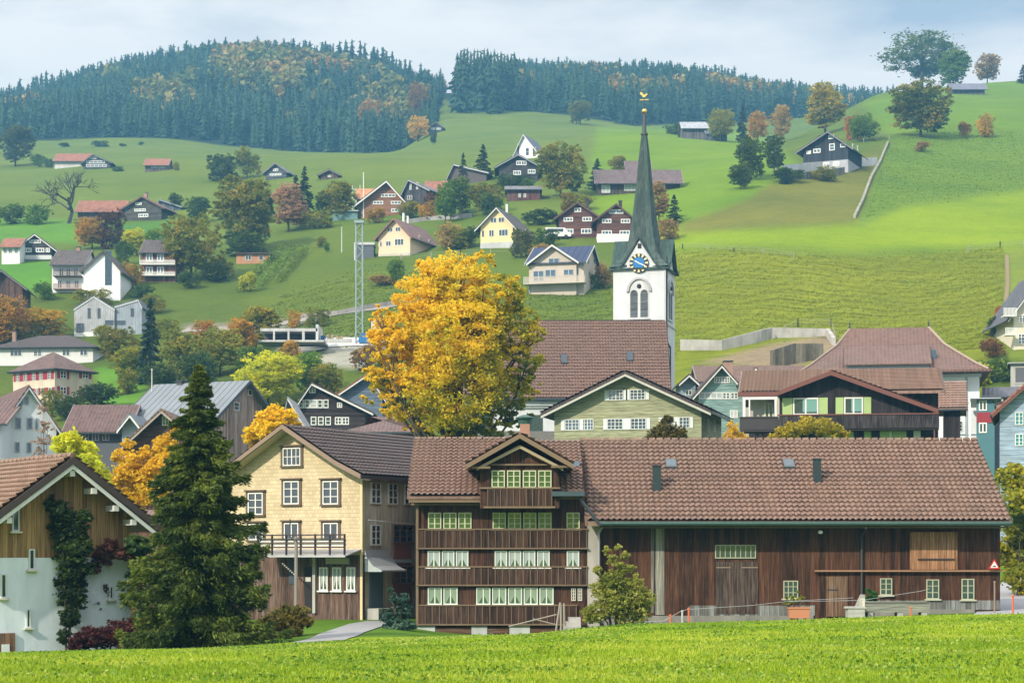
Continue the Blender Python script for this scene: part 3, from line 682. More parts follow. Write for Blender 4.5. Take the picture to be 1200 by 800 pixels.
for (q, py, w_, h, nx, ny) in ((926.5,690.5,17,21,3,3),(1038.2,687,14,19.5,2,3),(1092.8,690,15,23,2,3),(1134,690,15,24.5,2,3)):
    window(g.root, (g.X(q), -.005, g.Z(py)), w_*g.s, h*g.s, nx, ny, frame=plain((.42,.42,.32)), pane=glass((.03,.055,.065)), fw=.038, sill=plain((.42,.42,.32)))
sdr = fb(g, 'small_door', planks((.16,.085,.05), .2), [(968,993,-.06,-.003,675,722)])
fb(g, 'hinge', DKMET, [(969,982,-.08,-.061,690,691.2)], sdr)
fb(g, 'foundation', plaster((.25,.24,.22), .4), [(704,953,-.07,.05,721,740),(1012,1142,-.07,.05,713.5,740)])
fb(g, 'plinth_board', planks((.22,.215,.21), .21), [(807,955,-.035,-.002,709,721),(1010,1172,-.035,-.002,703,714)])
MB().lathe([(.02,0),(.1,.03),(.09,.12),(.02,.15)], 10, (g.X(958), -.8, ze-.5)).build('lamp', plain((.7,.7,.65)), g.root)
for (px_, py0, py1, w_) in ((772,546,578,.34),(965,538,568,.30)):
    yv = next(y/50 for y in range(-40, 240) if g.Zd(py1, y/50) <= ze + (y/50+1.1)*(zr-ze)/6.1)
    vb = MB().box(g.X(px_)-w_/2, g.X(px_)+w_/2, yv, yv+.4, g.Zd(py1,yv)-.1, g.Zd(py0,yv)); vb.box(g.X(px_)-w_/2-.04, g.X(px_)+w_/2+.04, yv-.04, yv+.44, g.Zd(py0,yv)+.001, g.Zd(py0,yv)+.05)
    vb.build('vent_pipe', plain((.035,.055,.06),.45,.3), br)
    MB().box(g.X(px_)-w_/2-.07, g.X(px_)+w_/2+.07, yv-.14, yv-.01, g.Zd(py1,yv)-.14, g.Zd(py1,yv)+.02).build('flashing', plain((.5,.53,.56),.4,.6), br)
for px_, py_ in ((793,552),(936,552)):
    yv = (zr-ze)/6.1; y_ = 3.0; zc = ze + (y_+1.1)*yv
    sk = MB(); sk.prism([(g.X(px_-6.5),y_-.3,zc-.3*yv+.06),(g.X(px_+6.5),y_-.3,zc-.3*yv+.06),(g.X(px_+6.5),y_+.3,zc+.3*yv+.06),(g.X(px_-6.5),y_+.3,zc+.3*yv+.06)], (0,-.05,.12)); so_ = sk.build('skylight', plain((.10,.12,.13),.4,.3), br)
    sk = MB(); sk.prism([(g.X(px_-5),y_-.22,zc-.22*yv+.19),(g.X(px_+5),y_-.22,zc-.22*yv+.19),(g.X(px_+5),y_+.22,zc+.22*yv+.19),(g.X(px_-5),y_+.22,zc+.22*yv+.19)], (0,-.01,.015)); sk.build('pane', plain((.10,.13,.16),.45), so_)
MB().box(g.X(786), g.X(1165), 1.98, 2.05, ze+3.12*(zr-ze)/6.1+.03, ze+3.12*(zr-ze)/6.1+.16).build('snow_guard', plain((.10,.06,.05)), br)
# ---- yellow house
YS = shingle((.60,.49,.32), .19, .17, .74); GREYW = planks((.66,.60,.46), .3, (.52,.50,.44), .6, var=.12); BROWNW = planks((.13,.07,.05), .16, (.22,.18,.16), .5)
yc = R(-30); s0 = 88/F
f = Frame('yellow_house', 342, 716, 90.3, -30, 'cream yellow shingled house with a brown roof and weathered ground floor, behind the spruce', 'house')
hw = (424-342)*f.s/f.co; H = f.Z(560); zr = f.Z(498); L = 13.0; t = .16
# nearest corner is the right front one
def yz(py, x, y=0):
    wx, wy = f.world(x, y); return (650-py)/F*wy - f.loc.z
def yx(px_, y=0):
    k = (px_-600)/F; c, n = cos(f.rz), sin(f.rz)     # solve loc.x + c x - n y = k (loc.y + n x + c y)
    return (k*(f.loc.y + c*y) - f.loc.x + n*y) / (c - k*n)
def yyside(px_, x):
    k = (px_-600)/F; c, n = cos(f.rz), sin(f.rz)
    return (f.loc.x + c*x - k*(f.loc.y + n*x)) / (n + k*c)
hw = yx(424); H = yz(559, hw); zr = yz(499, 0); h1 = yz(650, hw); lo = -1.0
MB().prism([(-hw,0,h1),(hw,0,h1),(hw,0,H),(0,0,zr-t),(-hw,0,H)], (0,.25,0)).build('front_wall', YS, f.root)
MB().prism([(-hw,.26,lo),(hw-.01,.26,lo),(hw-.01,.26,H),(0,.26,zr-t-.01),(-hw,.26,H)], (0,L-.26,0)).build('wall', GREYW, f.root)
MB().box(-hw, hw, .02, .25, lo, h1-.003).build('ground_floor_wall', BROWNW, f.root)
ov = .45; sl = (zr-t-H)/hw
fl = .7                                               # the roof flattens a little over the eaves
prof = [(-hw-ov, -.7, H+t-sl*ov*.35), (-hw+.9, -.7, H+t+sl*.9), (0,-.7,zr), (hw-.9,-.7,H+t+sl*.9), (hw+ov,-.7,H+t-sl*ov*.35)]
prof2 = [(x, y, z-t) for x, y, z in prof][::-1]
rb = MB().prism(prof+prof2, (0, L+1.2, 0))
for (A, B_) in ((prof[4], prof[3]), (prof[3], prof[2]), (prof[0], prof[1]), (prof[1], prof[2])):
    v = Vector(B_)-Vector(A); l = v.length; v.normalize(); rb.tiles(A, (0,1,0), tuple(v), L+1.2, l, .3, .33, amp=.045, sub=2)
yr = rb.build('roof', tile((.075,.050,.048), (.045,.035,.035), .3, .33, bump=False, moss=.3), f.root)
pv = [(x, -.78, z+.03) for x, y, z in prof] + [(x, -.78, z-.17) for x, y, z in prof][::-1]
MB().prism(pv, (0,.07,0)).build('verge_board', plain((.24,.17,.13)), f.root)
MB().prism([(x, -.7, z-t-.012) for x, y, z in prof] + [(x, -.7, z-t-.05) for x, y, z in prof][::-1], (0,.68,0)).build('soffit', plain((.5,.42,.28)), f.root)
BC = plain((.12,.085,.06))
def yw(px_, py, w_, h, nx=2, ny=3, **k):
    x = yx(px_); window(f.root, (x, -.005, yz(py, x)), w_*f.s/f.co, h*f.s, nx, ny, **k)
yw(342.5,535,22,21,4,2, casing=BC, fw=.045)
for q, py, h in ((342,577,31),(388,577,31),(300,590,30)): yw(q,py,19,h-4,2,3, casing=BC, fw=.05)
for q in (342,388): yw(q,622,18,19,2,1, casing=BC, fw=.05)
for q in (300.5,): yw(q,535+88,18,19,2,1, casing=BC, fw=.05)
for q in (379.5,395,411.5):
    x = yx(q); window(f.root, (x, .012, yz(678, x)), 10.5*f.s/f.co, 27*f.s, 2, 1, curtain=LACE, fw=.06, sill=WHITE)
def ybox(name, mat, p0, p1, pt, pb, y0, y1, parent=None):
    a_, b_ = yx(p0), yx(p1); m_ = (a_+b_)/2; return MB().box(a_, b_, y0, y1, yz(pb, m_), yz(pt, m_)).build(name, mat, parent or f.root)
ybox('signboard', plain((.42,.40,.38)), 383, 410, 653.5, 660.5, -.10, .01)
yd = ybox('door', plain((.02,.018,.018)), 357, 367.5, 664, 718, -.01, .015)
ybox('notice', plain((.5,.5,.48)), 358.5, 364.5, 676, 681, -.03, -.012, yd)
ybox('door_frame', plain((.40,.38,.36)), 367.8, 371, 650, 718, -.12, .01)
ybox('side_window_board', plain((.05,.07,.10)), 339, 345.5, 655, 684, -.02, .015)
cb_ = MB()
xa, xb = yx(322), yx(424)
cb_.prism([(xa,-1.3,yz(651,0)),(xa,-.02,yz(643,0)),(xa,-.02,yz(644.5,0)),(xa,-1.3,yz(652.5,0))], (xb-xa,0,0)); cb_.build('canopy', plain((.42,.43,.45),.6,.2), f.root)
rl = MB()
for py in (627,631.5,636,641): z_ = yz(py, 0); rl.box(xa, xb, -1.32, -1.26, z_-.03, z_+.03)
for k in range(7): q = xa + (xb-xa-.06)*k/6; rl.box(q, q+.05, -1.34, -1.24, yz(650,0), yz(626,0))
rl.build('balcony_rail', plain((.05,.04,.045)), f.root)
rl = MB()
for py in (633.8,638.6): z_ = yz(py, 0); rl.box(xa, xb, -1.24, -1.21, z_-.05, z_+.05)
rl.build('rail_panel', WHITE, f.root)
b = MB()
for k in range(9): q = yx(345+k*2.2); b.box(q-.03, q+.03, -.9-.0*k, -.8, yz(660+2*k,0)-.03, yz(660+2*k,0)+.03)
b.build('stair', plain((.45,.42,.38)), f.root)
def ys(px_, py, w_, h, **k):
    y = yyside(px_, hw); window(f.root, (hw+.0, y, yz(py, hw, y)), w_, h*f.s*.97, rz=R(90), **k)
for q, py, h in ((440,577.5,26),(460,578.5,26),(479,579.5,25)): ys(q, py, .78, h, nx=2, ny=3, fw=.06)
ys(440, 626.5, .78, 25, nx=2, ny=3, fw=.06)
REDW = plain((.25,.09,.06)); ya, yb = yyside(460.5, hw), yyside(480, hw)
MB().box(hw+.01, hw+.08, ya, yb, yz(655,hw,ya), yz(614,hw,ya)).box(hw+.01, hw+.08, ya, yb, yz(716,hw,ya), yz(659,hw,ya)).build('side_panel', REDW, f.root)
MB().box(hw+.01, hw+.14, ya, yb, yz(659,hw,ya), yz(655,hw,ya)).build('side_band', plain((.35,.42,.48)), f.root)
for py in (625, 673):
    y = (ya+yb)/2; window(f.root, (hw+.085, y, yz(py, hw, y)), 1.7, 22*f.s, 3, 3, rz=R(90), frame=plain((.2,.12,.1)), fw=.07)
y_ = yyside(440, hw); dz = yz(712, hw, y_)
MB().box(hw+.01, hw+.08, y_-.5, y_+.5, dz, yz(663,hw,y_)).build('side_door', plain((.10,.16,.20)), f.root)
b = MB(); n = 8; zt_ = yz(644,hw,y_); 
pr = [(.10,0),(.22,-.35),(.55,-.72),(1.0,-.9),(1.0,-.97),(.1,-.97)]
b.prism([(hw+r_, y_-1.0+.45*0, zt_+z_) for r_, z_ in pr], (0,2.0,0)); b.build('door_canopy', plain((.42,.46,.48),.5,.4), f.root)
b = MB(); b.box(hw+.02, hw+.7, y_-.8, y_+.8, dz-.5, dz); b.build('door_step', CONC, f.root)
b = MB(); p_ = [(hw+.35, yyside(424.5,hw)+0.0, yz(609,hw)), (hw+.3, yyside(486,hw), yz(615,hw,yyside(486,hw)))]; b.tube(p_, .02, 5); b.build('cable', plain((.6,.6,.6)), f.root)
MB().box(-.02+hw-.06, hw+.05, -.03, .0, lo, H-.02).build('corner_board', plain((.62,.5,.3)), f.root)
po = Frame('utility_pole', 347, 712, 84, 0, 'weathered wooden utility pole before the cream yellow house', 'pole')
MB().tube([(0,0,-.6),(0,0,po.Z(628))], .085, 8, .07).build('shaft', plain((.24,.21,.19)), po.root); MB().tube([(0,-.15,po.Z(632)),(0,.2,po.Z(632))], .05, 6).build('insulator', plain((.1,.07,.05)), po.root)
MB().tube([(po.X(340),0,po.Z(608)),(po.X(340),0,po.Z(628)),(0,0,po.Z(636))], .03, 6).build('bracket', DKMET, po.root)

# ---- left barn house, seen on its corner
th = R(36); LW = planks((.40,.235,.095), .17, (.16,.125,.10), .45, var=.4); WHW = plaster((.74,.82,.92), .2)  # white plaster with the blue of the skylight put into its colour
f = Frame('barn_house', 75, 765, 69, 36, 'barn house with wooden gable above a white ground floor, at the left edge', 'house')
hw = 0; xl, xr = yx(-45), yx(152); zr = yz(537, 0); lo = -1.2; Zsp = yz(653, 0); sl = .72
ZeL = zr - .2 - sl*(-xl); ZeR = zr - .2 - sl*xr; L = 9.0
MB().prism([(xl,0,Zsp),(xr,0,Zsp),(xr,0,ZeR),(0,0,zr-.2),(xl,0,ZeL)], (0,L,0)).build('timber_wall', LW, f.root)
MB().box(xl, xr, -.06, L, lo, Zsp-.004).build('wall', WHW, f.root)
ovx = .75; TLB = tile((.26,.165,.12), (.16,.10,.075), .2, .3, bump=False, moss=.3)
x_0, x_1 = xl-ovx, xr+ovx; z_0 = zr - sl*(-x_0); z_1 = zr - sl*x_1
rb = MB().prism(chevron(x_0,0,x_1,z_0,zr,z_1,.17,-.75), (0,L+1.25,0))
for xe, ze_ in ((x_0,z_0),(x_1,z_1)):
    v = Vector((-xe,0,zr-ze_)); l = v.length; v.normalize(); rb.tiles((xe,-.75,ze_),(0,1,0),tuple(v),L+1.25,l,.2,.3,sub=3)
lr = rb.build('roof', TLB, f.root)
b = MB(); y = -.75
while y < L+.4: b.tube([(0,y,zr+.06),(0,y+.3,zr+.09)], .12, 6); y += .4
b.build('ridge_tile', TLB, lr)
MB().prism(chevron(x_0-.03,0,x_1+.03,z_0+.03,zr+.04,z_1+.03,.26,-.83), (0,.07,0)).build('verge_board', plain((.055,.042,.04)), f.root)
MB().prism(chevron(x_0+.1,0,x_1-.1,z_0-.20,zr-.23,z_1-.20,.16,-.78), (0,.06,0)).build('white_verge', plain((.62,.64,.64)), f.root)
for k in (-.62, 0, .33, .66, .93):
    x = k*(-xl if k < 0 else xr); z = zr-.42-sl*abs(x); MB().box(x-.09,x+.09,-.73,-.02,z-.22,z-.02).build('purlin_end', plain((.55,.56,.55)), f.root)
for q, py, w_, h, nx in ((18,600,6,44,1),(36,655,5,24,1),(3,686,5,28,1),(32,724,4,22,1),(129,694,4,16,1)):
    x = yx(q); window(f.root, (x, -.065 if py > 640 else -.005, yz(py,x)), w_*f.s/.75*1.1, h*f.s, nx, 1, frame=plain((.6,.64,.64)), pane=glass((.03,.05,.06)), fw=.05, sill=OFFW)
x = yx(-4); x2 = yx(16); dr = MB().box(x, x2, -.14, -.065, yz(768,x2), yz(741,x2)).build('cellar_door', planks((.28,.13,.07), .2), f.root)
MB().box(yx(0), yx(9), -.17, -.141, yz(763,x2), yz(754,x2)).build('door_pane', plain((.7,.75,.78)), dr)
# ------------------------------------------------------------------ church
CHW = plaster((.60,.61,.64), .14); T_CH = tile((.215,.125,.095), (.145,.085,.066), .3, .45, moss=.35)
f = Frame('church', 702, 500, 205, 0, 'long white church nave with a steep brown tiled roof, beside the steeple', 'church')
x0, x1 = f.X(545), f.X(781); Lc = 13.0; ze = f.Zd(466, -.6); zr = f.Zd(376, Lc/2); lo = f.low((x0,x1),(0,Lc))-.5
MB().prism([(x0,0,lo),(x0,Lc,lo),(x0,Lc,ze+.4),(x0,Lc/2,zr-.25),(x0,0,ze+.4)], (x1-x0,0,0)).build('wall', CHW, f.root)
crf = slope_roof(f, 'roof', x0-.4, x1+.45, -.6, ze, Lc/2, zr, T_CH, f.root, tu=.3, tv=.45, sub=2)
MB().box(x0-.3, x1+.3, Lc/2-.12, Lc/2+.12, zr-.02, zr+.1).build('ridge', DARKW, crf)
MB().prism([(x1+.46,-.6,ze+.02),(x1+.46,Lc/2,zr+.04),(x1+.46,Lc+.6,ze+.02),(x1+.46,Lc+.6,ze-.3),(x1+.46,Lc/2,zr-.3),(x1+.46,-.6,ze-.3)], (.07,0,0)).build('verge_board', DARKW, f.root)
MB().box(x0, x1, -.35, -.01, f.Z(475.5), f.Z(470)).box(x0, x1, -.2, -.01, f.Z(478), f.Z(475.5)-.01).build('cornice', plaster((.5,.52,.53)), f.root)
MB().box(x0, x1, -.1, -.01, f.Z(515), f.Z(505)).build('plinth', plain((.16,.15,.14)), f.root)
MB().box(x0-.4, x1+.4, -.8, -.62, ze-.25, ze-.05).build('gutter', DKMET, f.root)
kk = (zr-ze)/(Lc/2+.6)
def ch_sky(px_, py_, w_):
    z = 0
    for i in range(60):
        y = -.6 + i*.12; z = ze + (y+.6)*kk
        if f.Zd(py_, y) <= z: break
    MB().prism([(f.X(px_)-w_,y-.4,z-.4*kk+.12),(f.X(px_)+w_,y-.4,z-.4*kk+.12),(f.X(px_)+w_,y+.4,z+.4*kk+.12),(f.X(px_)-w_,y+.4,z+.4*kk+.12)], (0,-.1,.14)).build('skylight', plain((.06,.07,.09),.3), crf)
ch_sky(740, 421, .33); ch_sky(662, 423, .33) 
for xw in (570, 628, 662, 696): MB().box(f.X(xw)-.7, f.X(xw)+.7, -.05, -.002, f.Z(515)-2, f.Z(486)).build('window', GL, f.root)

t = Frame('church_tower', 749, 500, 216, -15, 'white church steeple with blue clock face, green flared spire and golden weathercock', 'tower')
W = (779-719)*t.s/t.co; hw = W/2; loc_ = t.low((-hw,hw),(0,W))-.5; He = t.Z(313); Hr = t.Z(277.5)
MB().box(-hw, hw, 0, W, loc_, He).build('wall', CHW, t.root)
gb = MB(); c0 = W/2
gb.prism([(x_*t.s,-.01,t.Z(y_)) for x_, y_ in ((-29,314),(29,314),(25,312.9),(17.5,308.8),(13,301.5),(6,291),(0,281),(-6,291),(-13,301.5),(-17.5,308.8),(-25,312.9))], (0,W+.02,0)); gb.build('gable', CHW, t.root)
gb = MB(); gb.prism([(-hw+.005,c0+x_*t.s,t.Z(y_)) for x_, y_ in ((-29,314),(29,314),(25,312.9),(17.5,308.8),(13,301.5),(6,291),(0,281),(-6,291),(-13,301.5),(-17.5,308.8),(-25,312.9))], (W-.01,0,0)); gb.build('gable', CHW, t.root)
COP = planks((.040,.075,.068), .5, (.10,.14,.125), .4, var=.25); oh = .45
def tgable(ax):
    b = MB(); n = 8; q = []
    for px_, py_ in ((34,313.8),(27,312.6),(22,310.6),(18.5,307),(14,300),(7,289),(0,277)): q.append((px_*t.s*1.0, t.Z(py_)))   # concave flared gable line
    up = [(-x_, z_) for x_, z_ in q] + [(x_, z_) for x_, z_ in q[::-1][1:]]
    dn = [(x_, z_-.22) for x_, z_ in up[::-1]]
    if ax: b.prism([(x_, -oh*.45, z_) for x_, z_ in up+dn], (0, W+oh*.9, 0))
    else: b.prism([(-hw-oh, c0+x_, z_) for x_, z_ in up+dn], (W+2*oh, 0, 0))
    return b
tgable(1).build('gable_roof', COP, t.root); tgable(0).build('gable_roof', COP, t.root)
prof = [(312.5,39),(308,33),(302,28),(295,24.5),(286,21.8),(276,19.3),(262,16.6),(245,14.0),(225,11.6),(205,9.5),(185,7.5),(168,5.6),(152,3.6)]
ps = [(p_*t.s*1.0, t.Z(y_)) for y_, p_ in prof]
b = MB(); n = 0
for r_, z_ in ps:                                                 # octagon that squares off to the corners at its foot
    k = max(0, min(1, (r_/t.s-17)/22))
    for j in range(8):
        an = 2*pi*j/8; rr = min(r_, hw*.9) if j % 2 == 0 else r_*(1+k*.414)
        b.v.append((max(-hw-oh, min(hw+oh, rr*cos(an))), c0+max(-hw-oh, min(hw+oh, rr*sin(an))), z_))
for i in range(len(ps)-1):
    for j in range(8): b.f.append((i*8+j, i*8+(j+1)%8, (i+1)*8+(j+1)%8, (i+1)*8+j))
b.f.append(tuple(range((len(ps)-1)*8, len(ps)*8)))
sp = b.build('spire', planks((.050,.082,.075), .45, (.14,.17,.15), .45, var=.3), t.root)
MB().lathe([(.42,0),(.42,.18),(.24,.2),(.19,t.Z(127)-t.Z(152))], 10, (0,c0,t.Z(152))).build('spire_tip', plain((.07,.075,.08),.5,.3), sp)
GOLD = plain((.80,.55,.15),.25,1.0)
def ball(b, c, r, n=10): b.lathe([(.01,-r)]+[(r*cos(a_), r*sin(a_)) for a_ in [(-pi/2)+pi*k/8 for k in range(1,8)]]+[(.01,r)], n, c); return b
ball(MB(), (0,c0,t.Z(124)), .30).build('ball', GOLD, sp, True)
MB().tube([(0,c0,t.Z(121)),(0,c0,t.Z(106))], .05, 6).build('rod', DKMET, sp)
rc = MB(); zc = t.Z(104); sil = [(-.95,.25),(-.55,.02),(-.3,-.32),(.15,-.36),(.5,.0),(.75,.12),(.62,.35),(.45,.30),(.2,.12),(-.15,.10),(-.35,.38),(-.6,.62),(-.9,.6)]
rc.prism([(x_*.5, c0-.07, zc-.1+z_*.6) for x_, z_ in sil], (0,.14,0)); rc.box(-.5,.5,c0-.035,c0+.035,zc-.62,zc-.54); rc.build('weathercock', GOLD, sp)
# clock
ck = MB(); zc = t.Z(308.5); rr = 11.2*t.s
ck.tube([(0,-.03,zc),(0,-.22,zc)], rr, 32); cko = ck.build('clock', plain((.02,.02,.025),.5), t.root)
MB().tube([(0,-.221,zc),(0,-.245,zc)], rr*.62, 32).build('clock_face', plain((.02,.16,.42),.4), cko)
b = MB()
for k in range(12):
    a_ = 2*pi*k/12; c_, s_ = cos(a_), sin(a_); P = lambda r_, o_: (r_*c_-o_*s_, -.225, zc+r_*s_+o_*c_)
    b.prism([P(rr*.66,-.05*1.2), P(rr*.96,-.13), P(rr*.96,.13), P(rr*.66,.06)], (0,-.03,0))
b.build('hour_mark', plain((.80,.66,.36),.4), cko)
b = MB()
for a_, l, w_ in ((R(148), rr*.5, .07), (R(-24), rr*.78, .055)):
    c_, s_ = cos(a_), sin(a_); P = lambda r_, o_: (r_*c_-o_*s_, -.25, zc+r_*s_+o_*c_); b.prism([P(-.15,-w_),P(l,-w_*.6),P(l,w_*.6),P(-.15,w_)], (0,-.02,0))
b.build('clock_hand', plain((.85,.82,.70),.4), cko)
fb(t, 'louvre', plain((.02,.02,.02)), [(747.4,751.6,-.06,-.011,285.5,291)])
def arch(w_, h, n=8):                          # pointed-round arch outline
    pts = [(-w_/2,0),(w_/2,0),(w_/2,h-w_/2)]
    return pts + [(w_/2*cos(a_), h-w_/2+w_/2*sin(a_)*1.15) for a_ in [pi*k/n for k in range(1,n)]] + [(-w_/2,h-w_/2)]
def twin(face):
    o = empty_child('belfry_window', t.root)
    o.location = (0,0,0) if face == 0 else (hw+.0, c0, 0)
    if face: o.rotation_euler = (0,0,R(90)); 
    z0 = t.Z(372.5); A = arch(2.15, t.Z(329)-z0)
    MB().prism([(x_,-.05,z0+z_) for x_, z_ in A], (0,.045,0)).build('recess', plaster((.60,.61,.62)), o)
    for sx in (-1, 1):
        MB().prism([(x_+sx*.56,-.075,z0+.08+z_) for x_, z_ in arch(.82, t.Z(341)-z0)], (0,.02,0)).build('louvre', planks((.10,.11,.125), .16, horiz=True), o)
    ball(MB(), (0,-.03,z0+3.45), .26, 12).build('tracery_eye', plain((.03,.03,.04)), o)
    B = arch(2.75, t.Z(327)-z0, 10)[2:]; Bi = arch(2.2, t.Z(329)-z0, 10)[2:]; b = MB()
    for k in range(len(B)-1):
        if B[k][1] < 2.7 and B[k+1][1] < 2.7: continue
        p = [B[k],B[k+1],Bi[k+1],Bi[k]]; b.prism([(x_,-.22,z0+max(z_, 2.7)) for x_, z_ in p], (0,.2,0))
    b.build('hood_mould', plaster((.45,.45,.46)), o)
    MB().box(-1.2,1.2,-.12,-.01,z0-.16,z0-.02).build('sill', plaster((.6,.6,.6)), o)
def empty_child(name, parent):
    o = bpy.data.objects.new(name, None); col.objects.link(o); o.parent = parent; return o
twin(0); twin(1)
MB().box(hw-.12,hw+.06,-.06,.1,loc_,He-.1).build('corner_strip', plaster((.5,.52,.54)), t.root)
MB().box(-hw-.05,hw+.06,-.05,W+.05,t.Z(381),t.Z(379)).build('string_course', plaster((.4,.4,.4)), t.root)
MB().tube([(hw+.08,.5,t.Z(300)),(hw+.08,.5,t.Z(400)),(hw+.08,2.6,t.Z(405)),(hw+.08,2.6,t.Z(455))], .09, 6).build('downpipe', DKMET, t.root)

# ------------------------------------------------------------------ green house
GRN = planks((.37,.38,.235), .26, (.28,.31,.2), .3, horiz=True, var=.08); TT = (.3,.4,2)
PGW = plain((.62,.66,.66)); 
WS = dict(nx=4, ny=3, fw=.05, frame=WHITE, pane=GLB)
house('green_house','pale green timber house with white windows and a dark brown gable roof, before the church','house',650,820,560,480,436,11,T_DARK,GRN,-14,155,wins=[(462.5,12,17.5,[722,747],dict(shut=PGW,shw=.28)),(496.5,13,17,[671],dict(shut=PGW,shw=.28)),(496.5,13,14,[689],dict(shw=.2)),(496.5,13,18,[721,748],dict(shut=PGW,shw=.28)),(496,13,15,[783,799],dict(shut=PGW,shw=.25))],
  side=[(1,.3,500,.9,15,dict(pane=PGW)),(1,.62,500,.9,15,dict(pane=PGW))], ws=WS, tiles=(.3,.4,2), over=.9, overf=1.0, trim=plain((.45,.44,.40)), t=.2)
# ------------------------------------------------------------------ dark chalet with pale green shutters
DKW = planks((.030,.022,.026), .25, (.07,.06,.06), .3); T_CHAL = tile((.28,.18,.14), (.18,.115,.09), .28, .38, bump=False)
f = Frame('dark_chalet', 990, 520, 142, -9, 'black brown chalet with pale green shutters and red edged roof, behind the barn', 'house')
X, Z = f.X, f.Z; lo = -5; Lb = 9
MB().prism([(X(915),0,lo),(X(1090),0,lo),(X(1090),0,Z(482)),(X(974),0,Z(438)),(X(915),0,Z(459))], (0,5.5,0)).build('gable_wall', DKW, f.root)
RED_E = plain((.15,.06,.05))
ze_, zr_ = Z(457), f.Zd(433, 7)
MB().prism([(X(878),2.4,lo),(X(878),11.5,lo),(X(878),11.5,ze_),(X(878),7,zr_-.15),(X(878),2.4,ze_)], (X(1098)-X(878),0,0)).build('wall', DKW, f.root)
b = MB(); b.prism([(X(866),1.2,ze_+.0),(X(866),7,zr_),(X(866),12.8,ze_),(X(866),12.8,ze_-.2),(X(866),7,zr_-.2),(X(866),1.2,ze_-.2)], (X(1104)-X(866),0,0))
v = Vector((0,5.8,zr_-ze_)); l = v.length; v.normalize(); b.tiles((X(868),1.2,ze_), (1,0,0), tuple(v), X(1103)-X(868), l, .28, .38, sub=2)
b.build('roof', T_CHAL, f.root)
b = MB(); sl = (Z(437)-Z(482))/(X(1093)-X(974))
za = Z(436); b.prism([(X(912),-.9,za-sl*(X(974)-X(912))),(X(974),-.9,za),(X(1094),-.9,za-sl*(X(1094)-X(974))),(X(1094),-.9,za-sl*(X(1094)-X(974))-.18),(X(974),-.9,za-.18),(X(912),-.9,za-sl*(X(974)-X(912))-.18)], (0,7,0))
v = Vector((X(974)-X(1094),0,sl*(X(1094)-X(974)))); l = v.length; v.normalize(); b.tiles((X(1094),-.9,za-sl*(X(1094)-X(974))), (0,1,0), tuple(v), 7, l, .28, .38, sub=2)
b.build('gable_roof', T_CHAL, f.root)
b = MB(); b.prism([(X(911),-.98,za-sl*(X(974)-X(911))+.03),(X(974),-.98,za+.04),(X(1095),-.98,za-sl*(X(1095)-X(974))+.03),(X(1095),-.98,za-sl*(X(1095)-X(974))-.28),(X(974),-.98,za-.28),(X(911),-.98,za-sl*(X(974)-X(911))-.28)], (0,.07,0)).build('verge_board', RED_E, f.root)
b = MB().box(X(866),X(912),1.0,1.18,ze_-.28,ze_+.05).build('eave_board', RED_E, f.root)
b = MB().prism([(X(1104)+.01,1.2,ze_+.02),(X(1104)+.01,7,zr_+.03),(X(1104)+.01,12.8,ze_+.02),(X(1104)+.01,12.8,ze_-.25),(X(1104)+.01,7,zr_-.25),(X(1104)+.01,1.2,ze_-.25)], (.07,0,0)).build('verge_board', plain((.12,.09,.08)), f.root)
fb(f, 'verandah_frame', WHITE, [(872,912,.9,1.1,462.5,465.5),(872,875,.9,1.1,465.6,488),(879,880.5,.9,1.1,465.6,488),(909,911.5,.9,1.1,465.6,488)])
fb(f, 'verandah_wall', plaster((.50,.48,.42)), [(879,914.5,2.2,2.39,462,488),(912,918,.5,.9,458,488)])
window(f.root, (X(902),2.19,Z(477)), 11*f.s, 18*f.s, 2, 1, pane=glass((.06,.07,.03)), fw=.09)
b = MB(); xa, xb = X(870), X(914)
for k in range(40): q = xa+(xb-xa)*k/39; b.box(q-.045,q+.03,-.55,-.5,Z(503),Z(489))
b.box(xa-.05,xb,-.6,-.46,Z(489)+.001,Z(487.5)).box(xa,xb,-.5,1.9,Z(505),Z(503)-.002); b.build('balcony', plain((.05,.042,.045)), f.root)
fb(f, 'balcony_front', planks((.026,.020,.024), .2), [(915,1096,-1.1,-1.02,487.5,503)]); fb(f, 'balcony_rail', RED_E, [(913,1096,-1.16,-1.0,486,487.4)])
fb(f, 'balcony_floor', DARKW, [(915,1096,-1.0,-.01,503.2,505)])
TEALC = plain((.16,.33,.30),.5)
for (a0,a1,sh0,sh1,blind) in ((930.5,960,(918.5,930),(960.5,970.5),1),(989,1011,(979.5,988.5),(1011.5,1020),1)):
    window(f.root, (X((a0+a1)/2),-.005,Z(475.5)), (a1-a0)*f.s, 20*f.s, 2, 1, pane=glass((.03,.04,.05)), fw=.1)
    fb(f, 'blind', TEALC, [((a0*.62+a1*.38),a1-1.8,-.035,-.024,467,482)])
    fb(f, 'shutter', GREENSH, [(sh0[0],sh0[1],-.08,-.005,465.5,485.5),(sh1[0],sh1[1],-.08,-.005,465.5,485.5)])
for (a0,a1) in ((1030,1041),(1044,1060),(1012,1020),(965,1000)):
    fb(f, 'shutter', GREENSH, [(a0,a1,-.08,-.005,505.5,522)])
fb(f, 'white_panel', WHITE, [(1035,1043.5,-.05,-.002,505.5,522),(1068,1076,-.05,-.002,505.5,522)])
fb(f, 'downpipe', RED_E, [(1090,1091.5,-.95,-.85,484,520)])
g2 = house('dark_annex','small dark annex with brown tiled roof, between the dark chalet and white wall','annex',1106,1125,520,476,447,6,T_CHAL,DKW,-12,158,axis='x',over=.5,overf=.5,trim=plain((.12,.09,.08)),tiles=(.3,.4,2))
